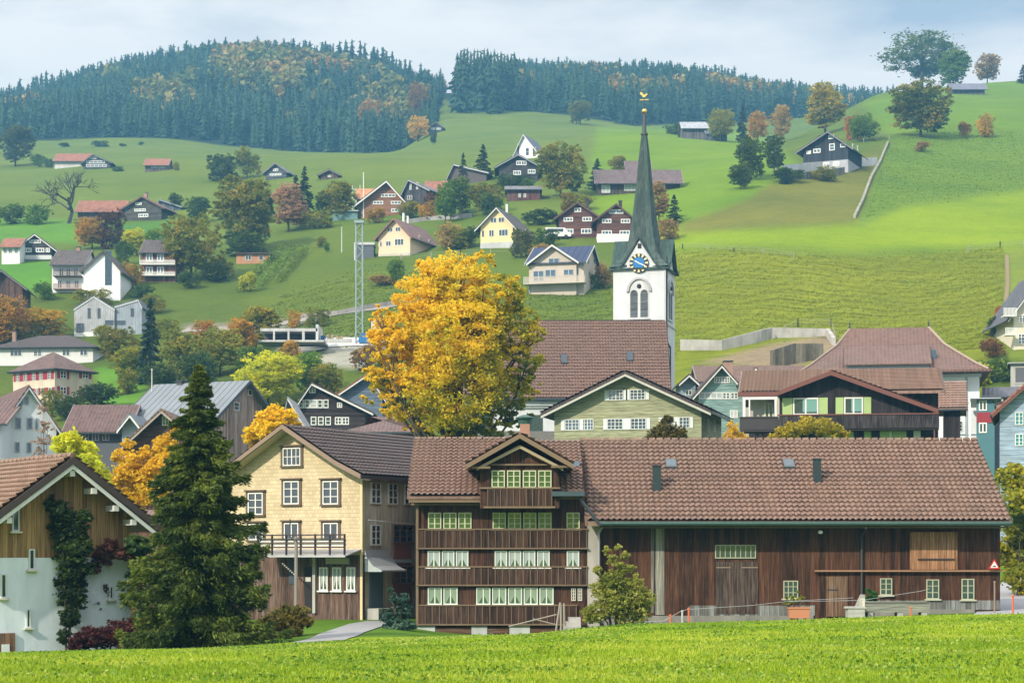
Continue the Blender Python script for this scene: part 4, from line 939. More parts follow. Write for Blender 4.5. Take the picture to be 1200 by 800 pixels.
# ------------------------------------------------------------------ big hipped house
f = house('hipped_house','large white building with broad hipped brown roof and a wide dormer, right of the church','building',962,1144,530,438,437,15,T_BROWN,plaster((.72,.74,.78),.12),-10,186,axis='x',hip=4,over=.3,wins=[(500,12,8,[1121]),(460,12,8,[1121])])
for o_ in list(f.root.children):
    if o_.name.split('.')[0] in ('roof',): bpy.data.objects.remove(o_)
X = f.X; b = MB(); sec = []
Zt = f.Zd(384, 7.5)
def rect(u): return u
lev = [(940,1153,-1.6,16.6,f.Z(436)),(952,1139,.0,15.0,f.Z(426.5)),(966,1123,2.4,12.6,f.Z(412.5)),(981,1107,4.9,10.1,f.Z(398)),(997,1090,7.45,7.55,Zt)]
for (a0,a1,y0,y1,z) in lev: b.v += [(X(a0),y0,z),(X(a1),y0,z),(X(a1),y1,z),(X(a0),y1,z)]
for i in range(4):
    for k in range(4): b.f.append((i*4+k,i*4+(k+1)%4,(i+1)*4+(k+1)%4,(i+1)*4+k))
b.f.append((16,17,18,19)); b.box(X(940)+.01,X(1156)-.01,-2.19,17.19,f.Z(438.5),f.Z(436)-.004)
rf = b.build('roof', tile((.19,.105,.082),(.125,.07,.056),.35,.42), f.root)
MB().tube([(X(1090),7.5,Zt),(X(1107),4.9,f.Z(398)+.06),(X(1123),2.4,f.Z(412.5)+.06),(X(1139),.0,f.Z(426.5)+.06),(X(1153),-1.6,f.Z(436)+.05)], .12, 6).build('hip_tile', plain((.32,.25,.20)), rf)
MB().tube([(X(997),7.5,Zt),(X(981),4.9,f.Z(398)+.06),(X(966),2.4,f.Z(412.5)+.06),(X(952),.0,f.Z(426.5)+.06),(X(940),-1.6,f.Z(436)+.05)], .09, 6).build('hip_tile', plain((.32,.25,.20)), rf)
for q in (997,1090): MB().lathe([(.05,0),(.12,.18),(.04,.3),(.09,.42),(.02,.7)], 8, (X(q),7.5,Zt)).build('finial', DKMET, rf)
b = MB().box(X(994),X(1087),-1.3,3,f.Z(434),f.Z(427.5)); dm = b.build('dormer', plain((.40,.46,.50)), f.root)
b = MB(); b.prism([(X(991),-1.8,f.Z(428)),(X(991),4.3,f.Zd(405,4.3)),(X(991),4.3,f.Zd(405,4.3)-.2),(X(991),-1.8,f.Z(429))], (X(1090)-X(991),0,0)).build('dormer_roof', tile((.19,.105,.082),(.125,.07,.056),.35,.42), dm)
MB().box(X(1091),X(1096),1.2,2.0,f.Z(428),f.Z(409)).build('vent', plain((.06,.10,.14)), rf)
fb(f, 'cornice', plain((.45,.5,.55)), [(962,1146,-.4,-.01,439,443)])
fb(f, 'moulding', plaster((.4,.45,.5)), [(1128,1131,-.06,-.003,443,530),(1108,1144,-.09,-.003,472,473.3),(1108,1144,-.09,-.003,509,510)])
# ------------------------------------------------------------------ small houses between green house and chalet
TEAL = planks((.24,.38,.36), .3, (.3,.42,.4), .2, horiz=True, var=.08); LBLUE = planks((.30,.40,.46), .3, horiz=True, var=.08)
house('teal_house','pale turquoise gabled house with a strip of white windows, right of the steeple','house',818,872,520,459,427,9,T_DARK,TEAL,0,186,wins=[(445,7,19,[846],dict(nx=6,ny=2)),(463.5,8,28,[833],dict(pane=LACE,nx=4,ny=1)),(463.5,8,9,[851,860.5],dict(nx=2,ny=2)),(485,9,9,[860],dict(pane=LACE))],over=.6,trim=plain((.62,.60,.58)),ws=dict(fw=.09,pane=GLB),chim=[(853,424,.8)])
house('blue_gabled_house','tiny pale blue gable peeping between the steeple and the turquoise house','house',799,815,500,447,438,7,T_DARK,LBLUE,0,192,wins=[(460,6,8,[807],dict(nx=2,ny=1))],over=.35,trim=plain((.62,.62,.62)))
house('white_gabled_house','small white gable with dark attic vent among brown roofs, left of the dark chalet','house',873,896,510,444,430,8,T_BROWN,plaster((.45,.42,.38)),0,184,wins=[(438,3.5,6,[885],dict(nx=1,ny=1,frame=DARKW))],over=.5,trim=plain((.65,.63,.60)),trimt=.32)
house('long_roofed_house','long low reddish brown tiled roof beyond the turquoise house','house',826,962,500,447,428,9,T_BROWN,plaster((.5,.45,.4)),0,198,axis='x',over=.4)
# ------------------------------------------------------------------ right edge
RB = tile((.30,.12,.08),(.2,.08,.06),.3,.4)
house('blue_house','blue house with teal shutters and red brown roof, at the right edge','house',1174,1250,560,478,440,9,RB,planks((.34,.46,.60),.3,horiz=True,var=.06),-15,128,wins=[(490,15,9,[1195.5],dict(pane=plain((.03,.20,.22)))),(515,14,9,[1195.5],dict(pane=plain((.03,.20,.22))))],over=.5,overf=.7,trim=RED_E,sidewall=1)
house('dark_side_house','dark blue grey shed wall and low roof left of the blue house','shed',1171,1179,545,474,470,6,T_DARK,plain((.06,.08,.12)),-14,132,over=.2,overf=.3)
house('red_panel_house','narrow white and teal house with a dark red panel, beside the white building','house',1145,1165,530,468,466,9,plain((.6,.62,.64)),plain((.07,.17,.20)),-13,175,axis='x',over=.3,overf=.5,wins=[(475,12,9,[1152]),(501,12,9,[1152])],ws=dict(nx=2,ny=1,fw=.1))
rp = bpy.data.objects['red_panel_house']; MB().box(-.75,.75,-.06,-.003,(530-495)*175/F,(530-483)*175/F).build('red_panel', plain((.26,.03,.04)), rp)
for x_ in (-1.45,1.3): MB().box(x_,x_+.18,-.1,-.003,0,(530-468)*175/F).build('white_post', WHITE, rp)
T_SL = tile((.12,.115,.14),None,.4,.5)
house('slate_roof_house','dark slate blue roofed house behind the blue house at the right edge','house',1163,1215,520,464,453,8,T_SL,plain((.12,.15,.20)),-14,185,axis='x',over=.6,wins=[(468,7,13,[1189],dict(nx=2,ny=1))])
CRM = plaster((.66,.60,.47),.12)
cr_ = house('cream_house','cream house with stacked white balconies and slate roof high on the right edge','house',1188,1260,408,365,315,12,T_SL,CRM,0,None,wins=[(373.5,9,8,[1198]),(397,12,8,[1197])],over=.9,overf=.8,trim=WHITE,ws=dict(fw=.1),bal=[(1173,1188,363,371,1.4,WHITE),(1175,1188,386,393,1.4,WHITE)])
house('concrete_garage','pale concrete garage with open dark bay, below the cream house','garage',1186,1240,452,426,424,7,CONC,CONC,-14,225,axis='x',over=.2,overf=.3,wins=[(439,20,18,[1199],dict(nx=1,ny=1,frame=CONC,pane=plain((.10,.10,.12))))])
# ------------------------------------------------------------------ left and centre village
DB = planks((.040,.028,.028),.25,(.08,.07,.07),.3,horiz=True); WSn = dict(nx=2,ny=2,fw=.09)
house('brown_shingle_house','dark brown house with white framed window bands, left of the yellow maple','house',345,428,540,480,448,10,T_DARK,DB,0,205,apex=366,wins=[(456.5,8,8,[366]),(473,10,6,[353,360,375,382],dict(nx=1)),(473,10,8,[367.5],dict(nx=1,pane=LACE)),(493,10,6.5,[367.5,376,384.5],dict(nx=1)),(493,9,8,[396.5,405]),(474.5,6,6,[398])],over=.9,overf=.8,ws=WSn,trim=plain((.62,.62,.62)))
house('hipped_low_house','low reddish brown hipped roof directly behind the yellow house','house',408,484,540,507,488,9,tile((.17,.10,.085),None,.3,.4),plain((.2,.15,.12)),0,150,axis='x',hip=3.5,over=.7)
house('orange_roof_house','blue gabled house with orange tiled roof just left of the yellow maple','house',396,448,520,463,437,8,T_RED,planks((.13,.19,.27),.3,horiz=True,var=.1),0,222,apex=432,over=.5,trim=plain((.62,.62,.62)))
house('grey_roofed_shed','pale grey steep gable shed before the dark brown house','shed',331,358,530,500,465,6,seam((.35,.36,.38)),plain((.35,.36,.38)),0,182,over=.3,apex=338,trim=plain((.6,.6,.6)))
ZN = seam((.19,.22,.25),.75)
PB = planks((.36,.24,.20),.22,(.40,.34,.32),.5)
f = house('zinc_roof_house','large house with steep grey seamed metal roof and pinkish weathered gable, behind the spruce','house',124,237,545,509,448,14,seam((.20,.225,.25),.62),PB,-25,165,axis='x',over=.8,overf=.5,trim=plain((.07,.08,.10)),chim=[(212,446,.5,plain((.06,.06,.07)))],side=[(1,.4,478,.8,10,dict(nx=1,ny=2)),(1,.55,462,.6,7,dict(nx=1,ny=1))])
house('brown_gable_house','dark reddish brown gabled house with one white attic window, below the metal roof','house',150,236,545,519,479,9,T_BROWN,planks((.075,.028,.024),.25,horiz=True),0,142,apex=191,wins=[(493,11,8,[194],dict(nx=2,ny=2))],over=.7,trim=plain((.35,.30,.28)))
house('brown_roof_house','low house with a plain brown tiled roof, right of the white gabled house','house',86,142,545,503,474,8,tile((.15,.085,.075),None,.3,.4),plain((.10,.11,.13)),0,165,axis='x',over=.7,trim=plain((.25,.2,.2)),wins=[(512,8,8,[100,112,124])])
house('brown_shed','low brown shed roof between the left barn house and the spruce','shed',146,186,640,612,597,5,T_BROWN,planks((.20,.09,.06),.2),0,92,axis='x',over=.3,overf=.3)
house('slim_white_house','white house front with awning and balcony, tucked beside the metal roof','house',143,165,545,500,484,5,ZN,plain((.35,.42,.5)),0,152,over=.3,trim=WHITE,wins=[(515,9,9,[152])])
WB = plaster((.66,.70,.76),.1)
house('white_gable_house','white plastered house with twin arched attic windows and brown roof at the left edge','house',4,63,580,500,451,13,tile((.17,.095,.085),None,.3,.4),WB,24,150,apex=33,over=.5,overf=.5,trim=plain((.5,.54,.6)),wins=[(469.5,9,4,[26,31.5]),(496,13,4,[14]),(496,13,6,[22.5,34.5]),(496,13,3,[42]),(524,12,3,[14]),(524,12,5,[21.5,34])],ws=dict(nx=1,ny=1,frame=plain((.3,.33,.38)),fw=.07))
house('brown_side_house','brown tiled roof slope at the far left edge in front of the white gabled house','house',-70,0,560,495,468,10,tile((.17,.095,.085),None,.3,.4),WB,0,146,axis='x',over=.6,overf=.6)
VIL = plaster((.66,.60,.48),.12)
RS = dict(nx=2,ny=2,shut=REDSH,fw=.09)
house('red_shutter_villa','cream villa with dark red shutters and brown hipped roof, on the left','house',10,69,473,434,413,6.2,tile((.16,.095,.08),None,.35,.45),plaster((.62,.52,.42)),-36,None,axis='x',hip=3.6,over=.5,wins=[(441,9,4.5,[17,28,40,50,62],dict(shut=REDSH,shw=.45)),(459,8,4.5,[44,52,63],dict(shut=REDSH,shw=.45))],side=[(1,.22,441,1.0,9,RS),(1,.80,441,1.0,9,RS),(1,.22,459,1.0,9,RS),(1,.80,459,1.0,9,RS),(1,.5,471,.8,5,dict(nx=1,ny=1))])
house('white_flat_villa','long white villa with low dark hipped roof, behind the red shuttered villa','house',-10,110,428,407,393,11,T_DARK,plaster((.66,.66,.66),.08),-5,None,axis='x',hip=5,over=.6,wins=[(413,8,14,[18],dict(nx=3,ny=1)),(413,8,9,[78,99],dict(nx=2,ny=1)),(413,8,10,[44])],chim=[(17,388,.5)])
MW = planks((.50,.52,.56),.35,var=.06); T_SLATE = tile((.17,.18,.21),None,.4,.5)
house('modern_house','modern pale grey gabled house with scattered dark windows on the left slope','house',87,134,394,362,346,9,T_SLATE,MW,0,None,apex=110,over=.12,overf=.15,wins=[(367,12,3.5,[104.5,116]),(384,11,9,[94],dict(nx=3,ny=1)),(378,6,10,[128])],ws=dict(nx=1,ny=1,frame=plain((.15,.15,.17))),trim=plain((.6,.62,.65)),base=WHITE,basetop=389)
house('modern_annex','pale blue grey gabled wing beside the modern grey house','house',135,166,391,359,350,8,T_SLATE,planks((.38,.44,.52),.35,var=.06),0,303,over=.12,overf=.15,apex=162,wins=[(366,10,4,[155]),(378,5,12,[141])],ws=dict(nx=1,ny=1,frame=plain((.15,.15,.17))),trim=plain((.6,.62,.65)))
CW = plaster((.76,.77,.78),.06)
house('balcony_chalet','white chalet with long dark balconies under a low brown roof, on the left slope','chalet',61,98,343,309,293,11,T_FDK,CW,0,None,axis='x',over=.8,overf=.3,wins=[(319,9,5,[72,80,89],dict(nx=2,ny=1)),(333,8,5,[70,80,90],dict(nx=2,ny=1))],bal=[(64,97,318,324,1.2,DARKW),(64,97,334,339,1.2,plain((.25,.17,.14)))],chim=[(92,290,.6)])
house('white_gable_chalet','tall white gable wall with one glazed strip, right half of the left slope chalet','chalet',98,141,345,316,293,11,T_FDK,CW,0,328,apex=122,over=.5,overf=.5,wins=[(314,40,8,[127],dict(nx=1,ny=5,frame=plain((.05,.12,.16))))],trim=plain((.12,.10,.10)))
house('long_chalet','dark chalet with white windows and a white ground floor, on the far left meadow','chalet',23,60,306,289,274,9,T_FDK,planks((.035,.035,.045),.3,horiz=True),0,None,wins=[(283,4,14,[41],dict(nx=4,ny=1)),(293,5,12,[31],dict(nx=4,ny=1)),(293,5,10,[47],dict(nx=3,ny=1)),(293,5,5,[56],dict(nx=2,ny=1))],trim=WHITE,base=CW,basetop=299,over=1.2,ws=dict(pane=GLB,fw=.17),bal=[(5,60,300,304,.8,plain((.5,.5,.5)))])
house('red_roof_wing','white wing with red tiled roof attached left of the long dark chalet','house',2,23,303,289,279,7,T_FRED,CW,0,372,axis='x',over=.5,overf=.3,wins=[(294,5,4,[6,12,19],dict(nx=2,ny=1))])
house('left_edge_house','brown roofed house at the left edge behind orange shrubs','house',-12,26,345,335,316,9,T_FDK,planks((.12,.06,.05),.3),6,300,apex=2,over=.8,trim=plain((.2,.2,.22)))
house('terrace_house','narrow reddish block with white framed balconies, left of the round brown tree','house',166,206,331,295,281,9,T_FDK,planks((.22,.10,.08),.3),0,None,axis='x',over=.6,overf=.3,wins=[(302,9,8,[175,188],dict(nx=2,ny=1)),(317,9,8,[175,188],dict(nx=2,ny=1))],bal=[(165,206,306,310,1.0,WHITE),(165,206,320,323,1.0,WHITE)],ws=dict(pane=GLB,fw=.16))
house('red_roof_farm','long farm barn with an orange red roof on the left meadow','farm',91,144,258,247,235,9,T_FRED,planks((.16,.09,.07),.3),0,455,axis='x',over=.8,overf=.6)
house('meadow_chalet','dark timber chalet with white window rows beside the red roofed barn','chalet',145,190,258,243,230,11,tile((.20,.10,.08),None,.5,.6),planks((.06,.055,.05),.3,horiz=True),-12,450,wins=[(238.5,3,8,[162],dict(nx=3,ny=1)),(252.5,4,12,[168],dict(nx=4,ny=1)),(246,3,14,[164],dict(nx=4,ny=1))],over=1.0,trim=plain((.16,.10,.09)),ws=dict(pane=GLB,fw=.17),chim=[(171,226,.7)])
house('blue_barn','small blue grey boarded barn right of the meadow chalet','barn',184,213,256,243,233,8,tile((.16,.18,.22),None,.5,.6),planks((.10,.13,.18),.3),-20,465,over=.7,apex=188,trim=plain((.25,.3,.35)))
house('upper_farm_barn','white walled barn with red roof high on the left hill','barn',64,104,196,188,180,9,T_FRED,plaster((.6,.58,.56)),0,None,axis='x',over=.8,overf=.5)
house('upper_farmhouse','dark farmhouse with white window rows attached to the highest red roofed barn','farmhouse',98,129,198,190,181,9,T_FDK,planks((.05,.055,.07),.3),0,None,apex=109,wins=[(185,2.5,8,[109],dict(nx=2,ny=1)),(189.5,3,22,[112],dict(nx=5,ny=1)),(194,3,24,[113],dict(nx=5,ny=1))],over=.9,ws=dict(pane=GLB,fw=.17),trim=plain((.2,.2,.25)))
house('hill_stable','little stable with orange red roof alone on the upper left meadow','barn',170,196,201,193,186,8,T_FRED,planks((.13,.10,.10),.3),0,None,axis='x',over=.8,overf=.5,wins=[(196,2.5,8,[181,190],dict(nx=2,ny=1,pane=LACE))])
house('grey_gable_chalet','small blue grey chalet on the middle meadow left of the tiny brown hut','chalet',311,336,210,201,191,10,tile((.16,.17,.22),None,.5,.6),planks((.07,.08,.10),.3,horiz=True),-12,None,wins=[(199,2.5,6,[323],dict(nx=2,ny=1)),(204.5,2.5,14,[323],dict(nx=4,ny=1))],over=.8,ws=dict(pane=GLB,fw=.17))
house('meadow_hut','tiny brown hut with dark roof alone on the middle meadow','hut',376,396,210,204,198.5,7,T_FDK,planks((.13,.07,.06),.3),0,None,over=.8,wins=[(206.5,2.5,4,[386],dict(nx=2,ny=1,pane=LACE))])
house('orange_chalet','reddish shingled chalet with thick white gable edges in the middle of the slope','chalet',423,474,254,236,212,11,tile((.14,.10,.09),None,.5,.6),planks((.30,.14,.085),.3,(.3,.2,.15),.3,horiz=True,var=.2),0,None,apex=453,wins=[(229,4,17,[455],dict(nx=4,ny=1)),(237.5,4,12,[443],dict(nx=3,ny=1)),(237.5,4,12,[464],dict(nx=3,ny=1)),(246.5,4,9,[442],dict(nx=3,ny=1)),(246.5,4,11,[464],dict(nx=3,ny=1))],over=1.4,overf=1.2,trim=WHITE,trimt=.45,ws=dict(pane=GLB,fw=.17))
house('orange_roof_wing','low wing with bright orange tiled roof, left of the reddish chalet','house',418,436,248,232,221,7,T_ORG,plaster((.55,.52,.5)),0,415,axis='x',over=.7,overf=.3)
house('dark_gable_farm','dark timber house with grey roof between reddish chalet and spruces','farm',474,500,243,222,210,12,tile((.17,.16,.19),None,.5,.6),planks((.05,.045,.06),.3),-24,None,apex=480,over=1.1,wins=[(218,8,2.5,[481,489],dict(nx=1,ny=1,pane=LACE)),(231,5,6,[480])],trim=plain((.45,.45,.48)))
house('red_ridge_house','house with short red tiled roof behind the dark timber house','house',499,522,240,223,212,8,T_FRED,plaster((.5,.4,.36)),0,432,axis='x',over=.5,overf=.3)
PINK = plaster((.74,.55,.40),.08)
house('pink_house','peach coloured house with reddish roof on the slope above the yellow maple','house',443,481,300,277,256,12,tile((.24,.13,.11),None,.45,.55),PINK,-22,None,apex=463,wins=[(269,5,6,[457,466.5],dict(nx=2,ny=1)),(285,6,6,[455],dict(nx=2,ny=1)),(284,8,11,[468],dict(nx=3,ny=1)),(285,6,2.5,[446],dict(nx=1,ny=1))],side=[(1,.35,280,.9,5),(1,.7,284,.9,4)],over=.6,trim=plain((.30,.17,.13)),trimt=.2,chim=[(473,249,.34,WHITE),(478,253,.3,WHITE)],base=plaster((.55,.50,.42)),basetop=297)
YEL = plaster((.74,.60,.33),.08)
house('yellow_villa','yellow house with grey ground floor and dark roof above the yellow maple','house',563,601,291,264,243,11,tile((.10,.085,.08),None,.45,.55),YEL,-18,None,apex=583,wins=[(258,6,7,[578.5,587.5],dict(nx=2,ny=1)),(273,8,11,[590],dict(nx=3,ny=1)),(273,8,6,[576],dict(nx=2,ny=1)),(273,8,3,[566],dict(nx=1,ny=1))],side=[(1,.35,272,.9,6),(1,.7,273,.9,6)],over=.9,trim=WHITE,base=plaster((.48,.49,.5)),basetop=284,chim=[(594,239,.34,WHITE)])
BEI = plaster((.52,.45,.38),.08); T_SOL = seam((.035,.05,.11),1.0)
def cross_gable(f, p0, p1, ap, ev, rd, y0, y1, roof, wall, trim, over=.5, of=.8, t=.15, tt=.3, floor=None):
    x0, x1, xm = f.X(p0), f.X(p1), f.X(ap); H = f.Z(ev); Zr = f.Z(rd); fl = f.Z(floor) if floor else -.5
    MB().prism([(x0,y0,fl),(x1,y0,fl),(x1,y0,H),(xm,y0,Zr-t),(x0,y0,H)], (0,y1-y0,0)).build('gable_wall', wall, f.root)
    s1 = (Zr-t-H)/(xm-x0); s2 = (Zr-t-H)/(x1-xm); a_, b_ = H+t-s1*over, H+t-s2*over
    MB().prism(chevron(x0-over, xm, x1+over, a_, Zr, b_, t, y0-of), (0,y1-y0+of,0)).build('gable_roof', roof, f.root)
    MB().prism(chevron(x0-over-.02, xm, x1+over+.02, a_+.03, Zr+.04, b_+.03, tt, y0-of-.07), (0,.07,0)).build('verge_board', trim, f.root)
f = house('solar_roof_house','beige house with blue black solar roof, balcony and terrace, left of the steeple','house',620,684,345,307,289,11,T_SOL,BEI,-14,None,axis='x',over=.7,overf=.5,trim=plain((.62,.60,.58)),wins=[(320,8,12,[672],dict(nx=2,ny=1)),(339,9,12,[626],dict(nx=2,ny=1)),(339,9,20,[664],dict(nx=3,ny=1,pane=glass((.015,.015,.02))))],bal=[(617,688,326,333,2.0,plain((.50,.45,.40)))],side=[(1,.3,307,.9,7,dict(nx=1,ny=1)),(1,.7,307,.9,7,dict(nx=1,ny=1)),(1,.35,322,.9,7,dict(nx=1,ny=1))],ws=dict(fw=.1,frame=plain((.4,.4,.4)),pane=GLB))
cross_gable(f, 623, 676, 649, 308, 288, -.5, 5.5, T_SOL, BEI, plain((.62,.60,.58)))
WK = dict(fw=.1,frame=plain((.4,.4,.4)),pane=GLB)
for q, py, w_, h, n_ in ((650,306.5,13,7,2),(632,323,13,12,2),(646,321,13,10,2),(667,320,12,7,2)): window(f.root, (f.X(q), -.505, f.Z(py)), w_*f.s, h*f.s, n_, 1, **WK)
RBW = planks((.12,.05,.040),.3,(.16,.1,.08),.3,horiz=True)
for nm, lb, x0_, x1_, ap, by, ev, rd, cm in (('brown_chalet','all brown chalet without white ground floor, left one of the pair beside the spire',655,699,677,279,253,237,688),('brown_chalet','reddish brown chalet on a white ground floor, right one of the pair beside the spire',700,742,722,284,256,239,727)):
    house(nm,lb,'chalet',x0_,x1_,by,ev,rd,11,tile((.13,.08,.07),None,.5,.6),RBW,-6 if x0_ < 690 else 0,None,apex=ap,over=.9,wins=[(rd+9,5,8 if x0_ < 690 else 17,[ap],dict(nx=2,ny=1)),(rd+20,5,11,[ap-11,ap+11],dict(nx=3,ny=1)),(rd+34,6,12,[ap-11,ap+10],dict(nx=3,ny=1))],ws=dict(pane=GLB,fw=.16),trim=plain((.13,.07,.06)),base=WHITE if x0_ > 690 else RBW,basetop=by-10 if x0_ > 690 else by-2,chim=[(cm,rd-3,.6,DARKW)])
LBW = planks((.075,.05,.045),.3,(.15,.12,.11),.4)
house('long_brown_farm','long brown farmhouse with broad roof, behind the spire','farmhouse',700,797,226,213,199,10,tile((.15,.10,.10),None,.5,.6),LBW,0,None,axis='x',over=1.0,overf=.6,wins=[(221.5,9,10,[710],dict(nx=2,ny=1,pane=LACE)),(219.5,8,13,[738],dict(nx=3,ny=1,pane=LACE)),(219,8,9,[775],dict(nx=2,ny=1,pane=LACE))])
house('farm_dormer','brown gabled upper storey with white window rising from the long farm roof','house',735,762,212,200,188.5,8,tile((.15,.10,.10),None,.5,.6),LBW,0,424,axis='x',over=.6,overf=.4,wins=[(206,6,10,[741],dict(nx=3,ny=1,pane=LACE))])
DKB = planks((.032,.028,.038),.3,horiz=True)
house('black_chalet','near black chalet with white windows beneath the white gabled house','chalet',585,630,213,194,181,11,tile((.10,.10,.12),None,.5,.6),DKB,0,None,apex=607,over=1.0,wins=[(191,5,12,[611],dict(nx=4,ny=1)),(202.5,5,9,[606],dict(nx=3,ny=1)),(201,5,9,[623],dict(nx=3,ny=1))],ws=dict(pane=GLB,fw=.17),trim=plain((.35,.36,.4)))
house('white_gabled_villa','white gabled villa with big slate roof at the top of the village','house',603,631,186,180,157,10,tile((.13,.15,.21),None,.5,.6),CW,-20,None,apex=614,over=.6,wins=[(178,9,4,[618],dict(nx=1,ny=2)),(174,12,2.5,[607.5],dict(nx=1,ny=1)),(178,9,4,[626],dict(nx=1,ny=2))],trim=WHITE,trimt=.4,side=[(1,.5,183,2.0,5)])
house('red_shed','dark red garage shed with white windows below the near black chalet','shed',594,633,235,222,218,7,tile((.20,.19,.20),None,.5,.6),planks((.13,.04,.04),.3),0,None,axis='x',over=.6,overf=.4,wins=[(229,4.5,3,[609,615],dict(nx=1,ny=1,pane=LACE))])
house('spruce_side_house','grey roofed house half hidden behind two spruces','house',527,570,213,203,192,9,tile((.22,.23,.27),None,.5,.6),plain((.10,.08,.08)),-10,450,apex=532,over=.7,trim=plain((.55,.55,.55)))
house('forest_hut','dark little house with white windows at the forest edge by the saddle meadow','house',503,519,156,149,143,8,T_FDK,planks((.04,.045,.06),.3),0,None,over=.8,wins=[(151,2.5,5,[507.5,514],dict(nx=2,ny=1,pane=LACE))])
house('hollow_barn','pale roofed barn in the hollow beyond the round green knoll','barn',800,829,158,150,143,10,tile((.42,.44,.48),None,.5,.6),planks((.14,.12,.14),.3),0,585,axis='x',over=.8,overf=.5)
house('hollow_stable','low blue grey stable right of the pale roofed barn beyond the knoll','barn',829,852,162,157,153,8,tile((.10,.13,.18),None,.5,.6),planks((.08,.10,.14),.3),0,580,axis='x',over=.5,overf=.5)
house('ridge_barn','long low grey roofed barn on the right skyline under the big tree','barn',1117,1154,107,104,98,8,tile((.18,.18,.24),None,.5,.6),planks((.10,.09,.10),.3),0,690,axis='x',over=1.0,overf=1.0)
# hill farmhouse on the right
f = house('hill_farmhouse','dark blue grey hill chalet with white windows above a white terrace wall','farmhouse',943,992,200,173,155,12,tile((.11,.09,.10),None,.5,.6),planks((.035,.04,.055),.3,(.07,.07,.09),.3),-24,None,apex=971,over=1.4,overf=1.2,wins=[(161,5,6,[973.5],dict(nx=1,ny=1)),(176,5,8,[958],dict(nx=2,ny=1)),(173,8,6,[974.5],dict(nx=1,ny=2)),(172,5,6,[986.5],dict(nx=1,ny=1)),(177,4,5,[949]),(193,5,7,[957,968,979])],ws=dict(pane=GLB,fw=.17),trim=plain((.25,.24,.28)),base=plaster((.40,.40,.44)),basetop=189,side=[(1,.35,174,1.2,6,dict(nx=1,ny=1)),(1,.7,176,1.2,6,dict(nx=1,ny=1))])
wall_run('terrace_wall', [(919,204),(950,201),(990,197),(1028,194)], 1.9, .5, plaster((.55,.55,.57)), 'pale grey terrace wall below the hill chalet', 'wall', 1.5)
wall_run('timber_terrace', [(920,213),(950,210),(990,204)], 1.5, .4, planks((.17,.15,.17),.4), 'grey boarded terrace railing in front of the pale terrace wall', 'railing', 1)
# walls
WG = plaster((.44,.42,.39),.35)
wall_run('retaining_wall', [(797,413,263),(846,414,262),(892,402,266),(905,399,268),(968,400,268),(975,411,262)], 1.75, .5, WG, 'grey stone retaining wall at the foot of the bright green slope', 'wall', 1.8)
wall_run('excavation_wall', [(905,428,250),(930,420,252),(965,420,254)], 1.9, .4, planks((.20,.16,.12),.5), 'brown shored earth wall of the excavation under the grey retaining wall', 'wall', 2.5)
wall_run('garden_wall', [(479,262),(500,259),(553,255)], .9, .4, plaster((.33,.32,.33)), 'long dark garden terrace wall above the peach house', 'wall', .5)
wall_run('hedge_bank_wall', [(345,374),(395,370),(430,363),(458,359),(500,360)], .8, .4, plaster((.27,.25,.24),.5), 'rough grey bank wall behind the crane', 'wall', .4)
wall_run('field_boundary', [(1003,256),(1013,235),(1022,210),(1033,190),(1042,168)], .6, .5, plaster((.30,.29,.22),.5), 'narrow stone and grass boundary running down from the hill chalet', 'wall', .6)
# ------------------------------------------------------------------ building site, crane and small things
f = Frame('building_shell', 353, 402, 262, 0, 'unfinished white concrete shell with open bays on the building site', 'building')
CW2 = plaster((.52,.52,.52), .35)
fb(f, 'slab', CW2, [(305,372,0,6,384.5,388),(303,380,-.6,6,398.8,401)])
fb(f, 'pillar', CW2, [(320,322,0,.5,388.1,398.7),(337,339,0,.5,388.1,398.7),(354,357,0,.5,388.1,398.7),(370,373,0,6,380,398.7)])
fb(f, 'rear_wall', plain((.09,.09,.10)), [(306,369,3.2,5.9,388.1,398.7)])
fb(f, 'low_wall', CW2, [(380.5,412,0,.35,397,401)])
fb(f, 'formwork', planks((.35,.27,.15),.3), [(383,390,.5,1.2,391,397),(393,401,.8,1.3,393,397)])
fb(f, 'material_stack', plain((.03,.12,.30)), [(375,380,1,2.2,392,398.7)])
cr2 = Frame('tower_crane', 421, 402, 256, 0, 'slim green grey lattice crane mast on a blue base, without visible jib', 'crane')
MC = plain((.27,.34,.36),.6,.1); b = MB(); hw = .42; Ht = cr2.Z(262)
for sx in (-1,1):
    for sy in (-1,1): b.box(sx*hw-.07,sx*hw+.07,sy*hw-.07,sy*hw+.07,0,Ht)
n = int(Ht/.9)
for k in range(n):
    z0 = k*Ht/n; z1 = (k+1)*Ht/n
    for sy in (-1,1):
        b.tube([(-hw*(-1)**k,sy*hw,z0),(hw*(-1)**k,sy*hw,z1)], .045, 4); b.tube([(sy*hw,-hw*(-1)**k,z0),(sy*hw,hw*(-1)**k,z1)], .045, 4)
b.build('mast', MC, cr2.root); MB().box(-.6,.6,-.6,.6,Ht,Ht+.35).build('mast_head', MC, cr2.root)
fb(cr2, 'base', plain((.03,.15,.38),.5), [(421,436,-.8,.8,395,402),(423,433,-.7,.7,391,394.9)])
f = Frame('concrete_core', 440, 400, 263, 0, 'pale concrete stair core standing beside the blue crane base', 'tower')
MB().box(f.X(435),f.X(440),0,2.5,-.5,f.Z(374)).build('core_wall', plaster((.6,.61,.62)), f.root); MB().box(f.X(440)+.01,f.X(446),.02,2.5,-.5,f.Z(373)).build('shade_tone_wall', plaster((.42,.44,.47)), f.root)  # right box: darker copy of the concrete paints the side face's shade
f = Frame('scaffold', 418, 246, None, 0, 'white scaffolding around the left end of the reddish chalet', 'scaffold')
b = MB()
for k in range(5): x_ = f.X(404+k*4.5); b.tube([(x_,0,-1),(x_,0,f.Z(217+k%2*4))], .09, 4)
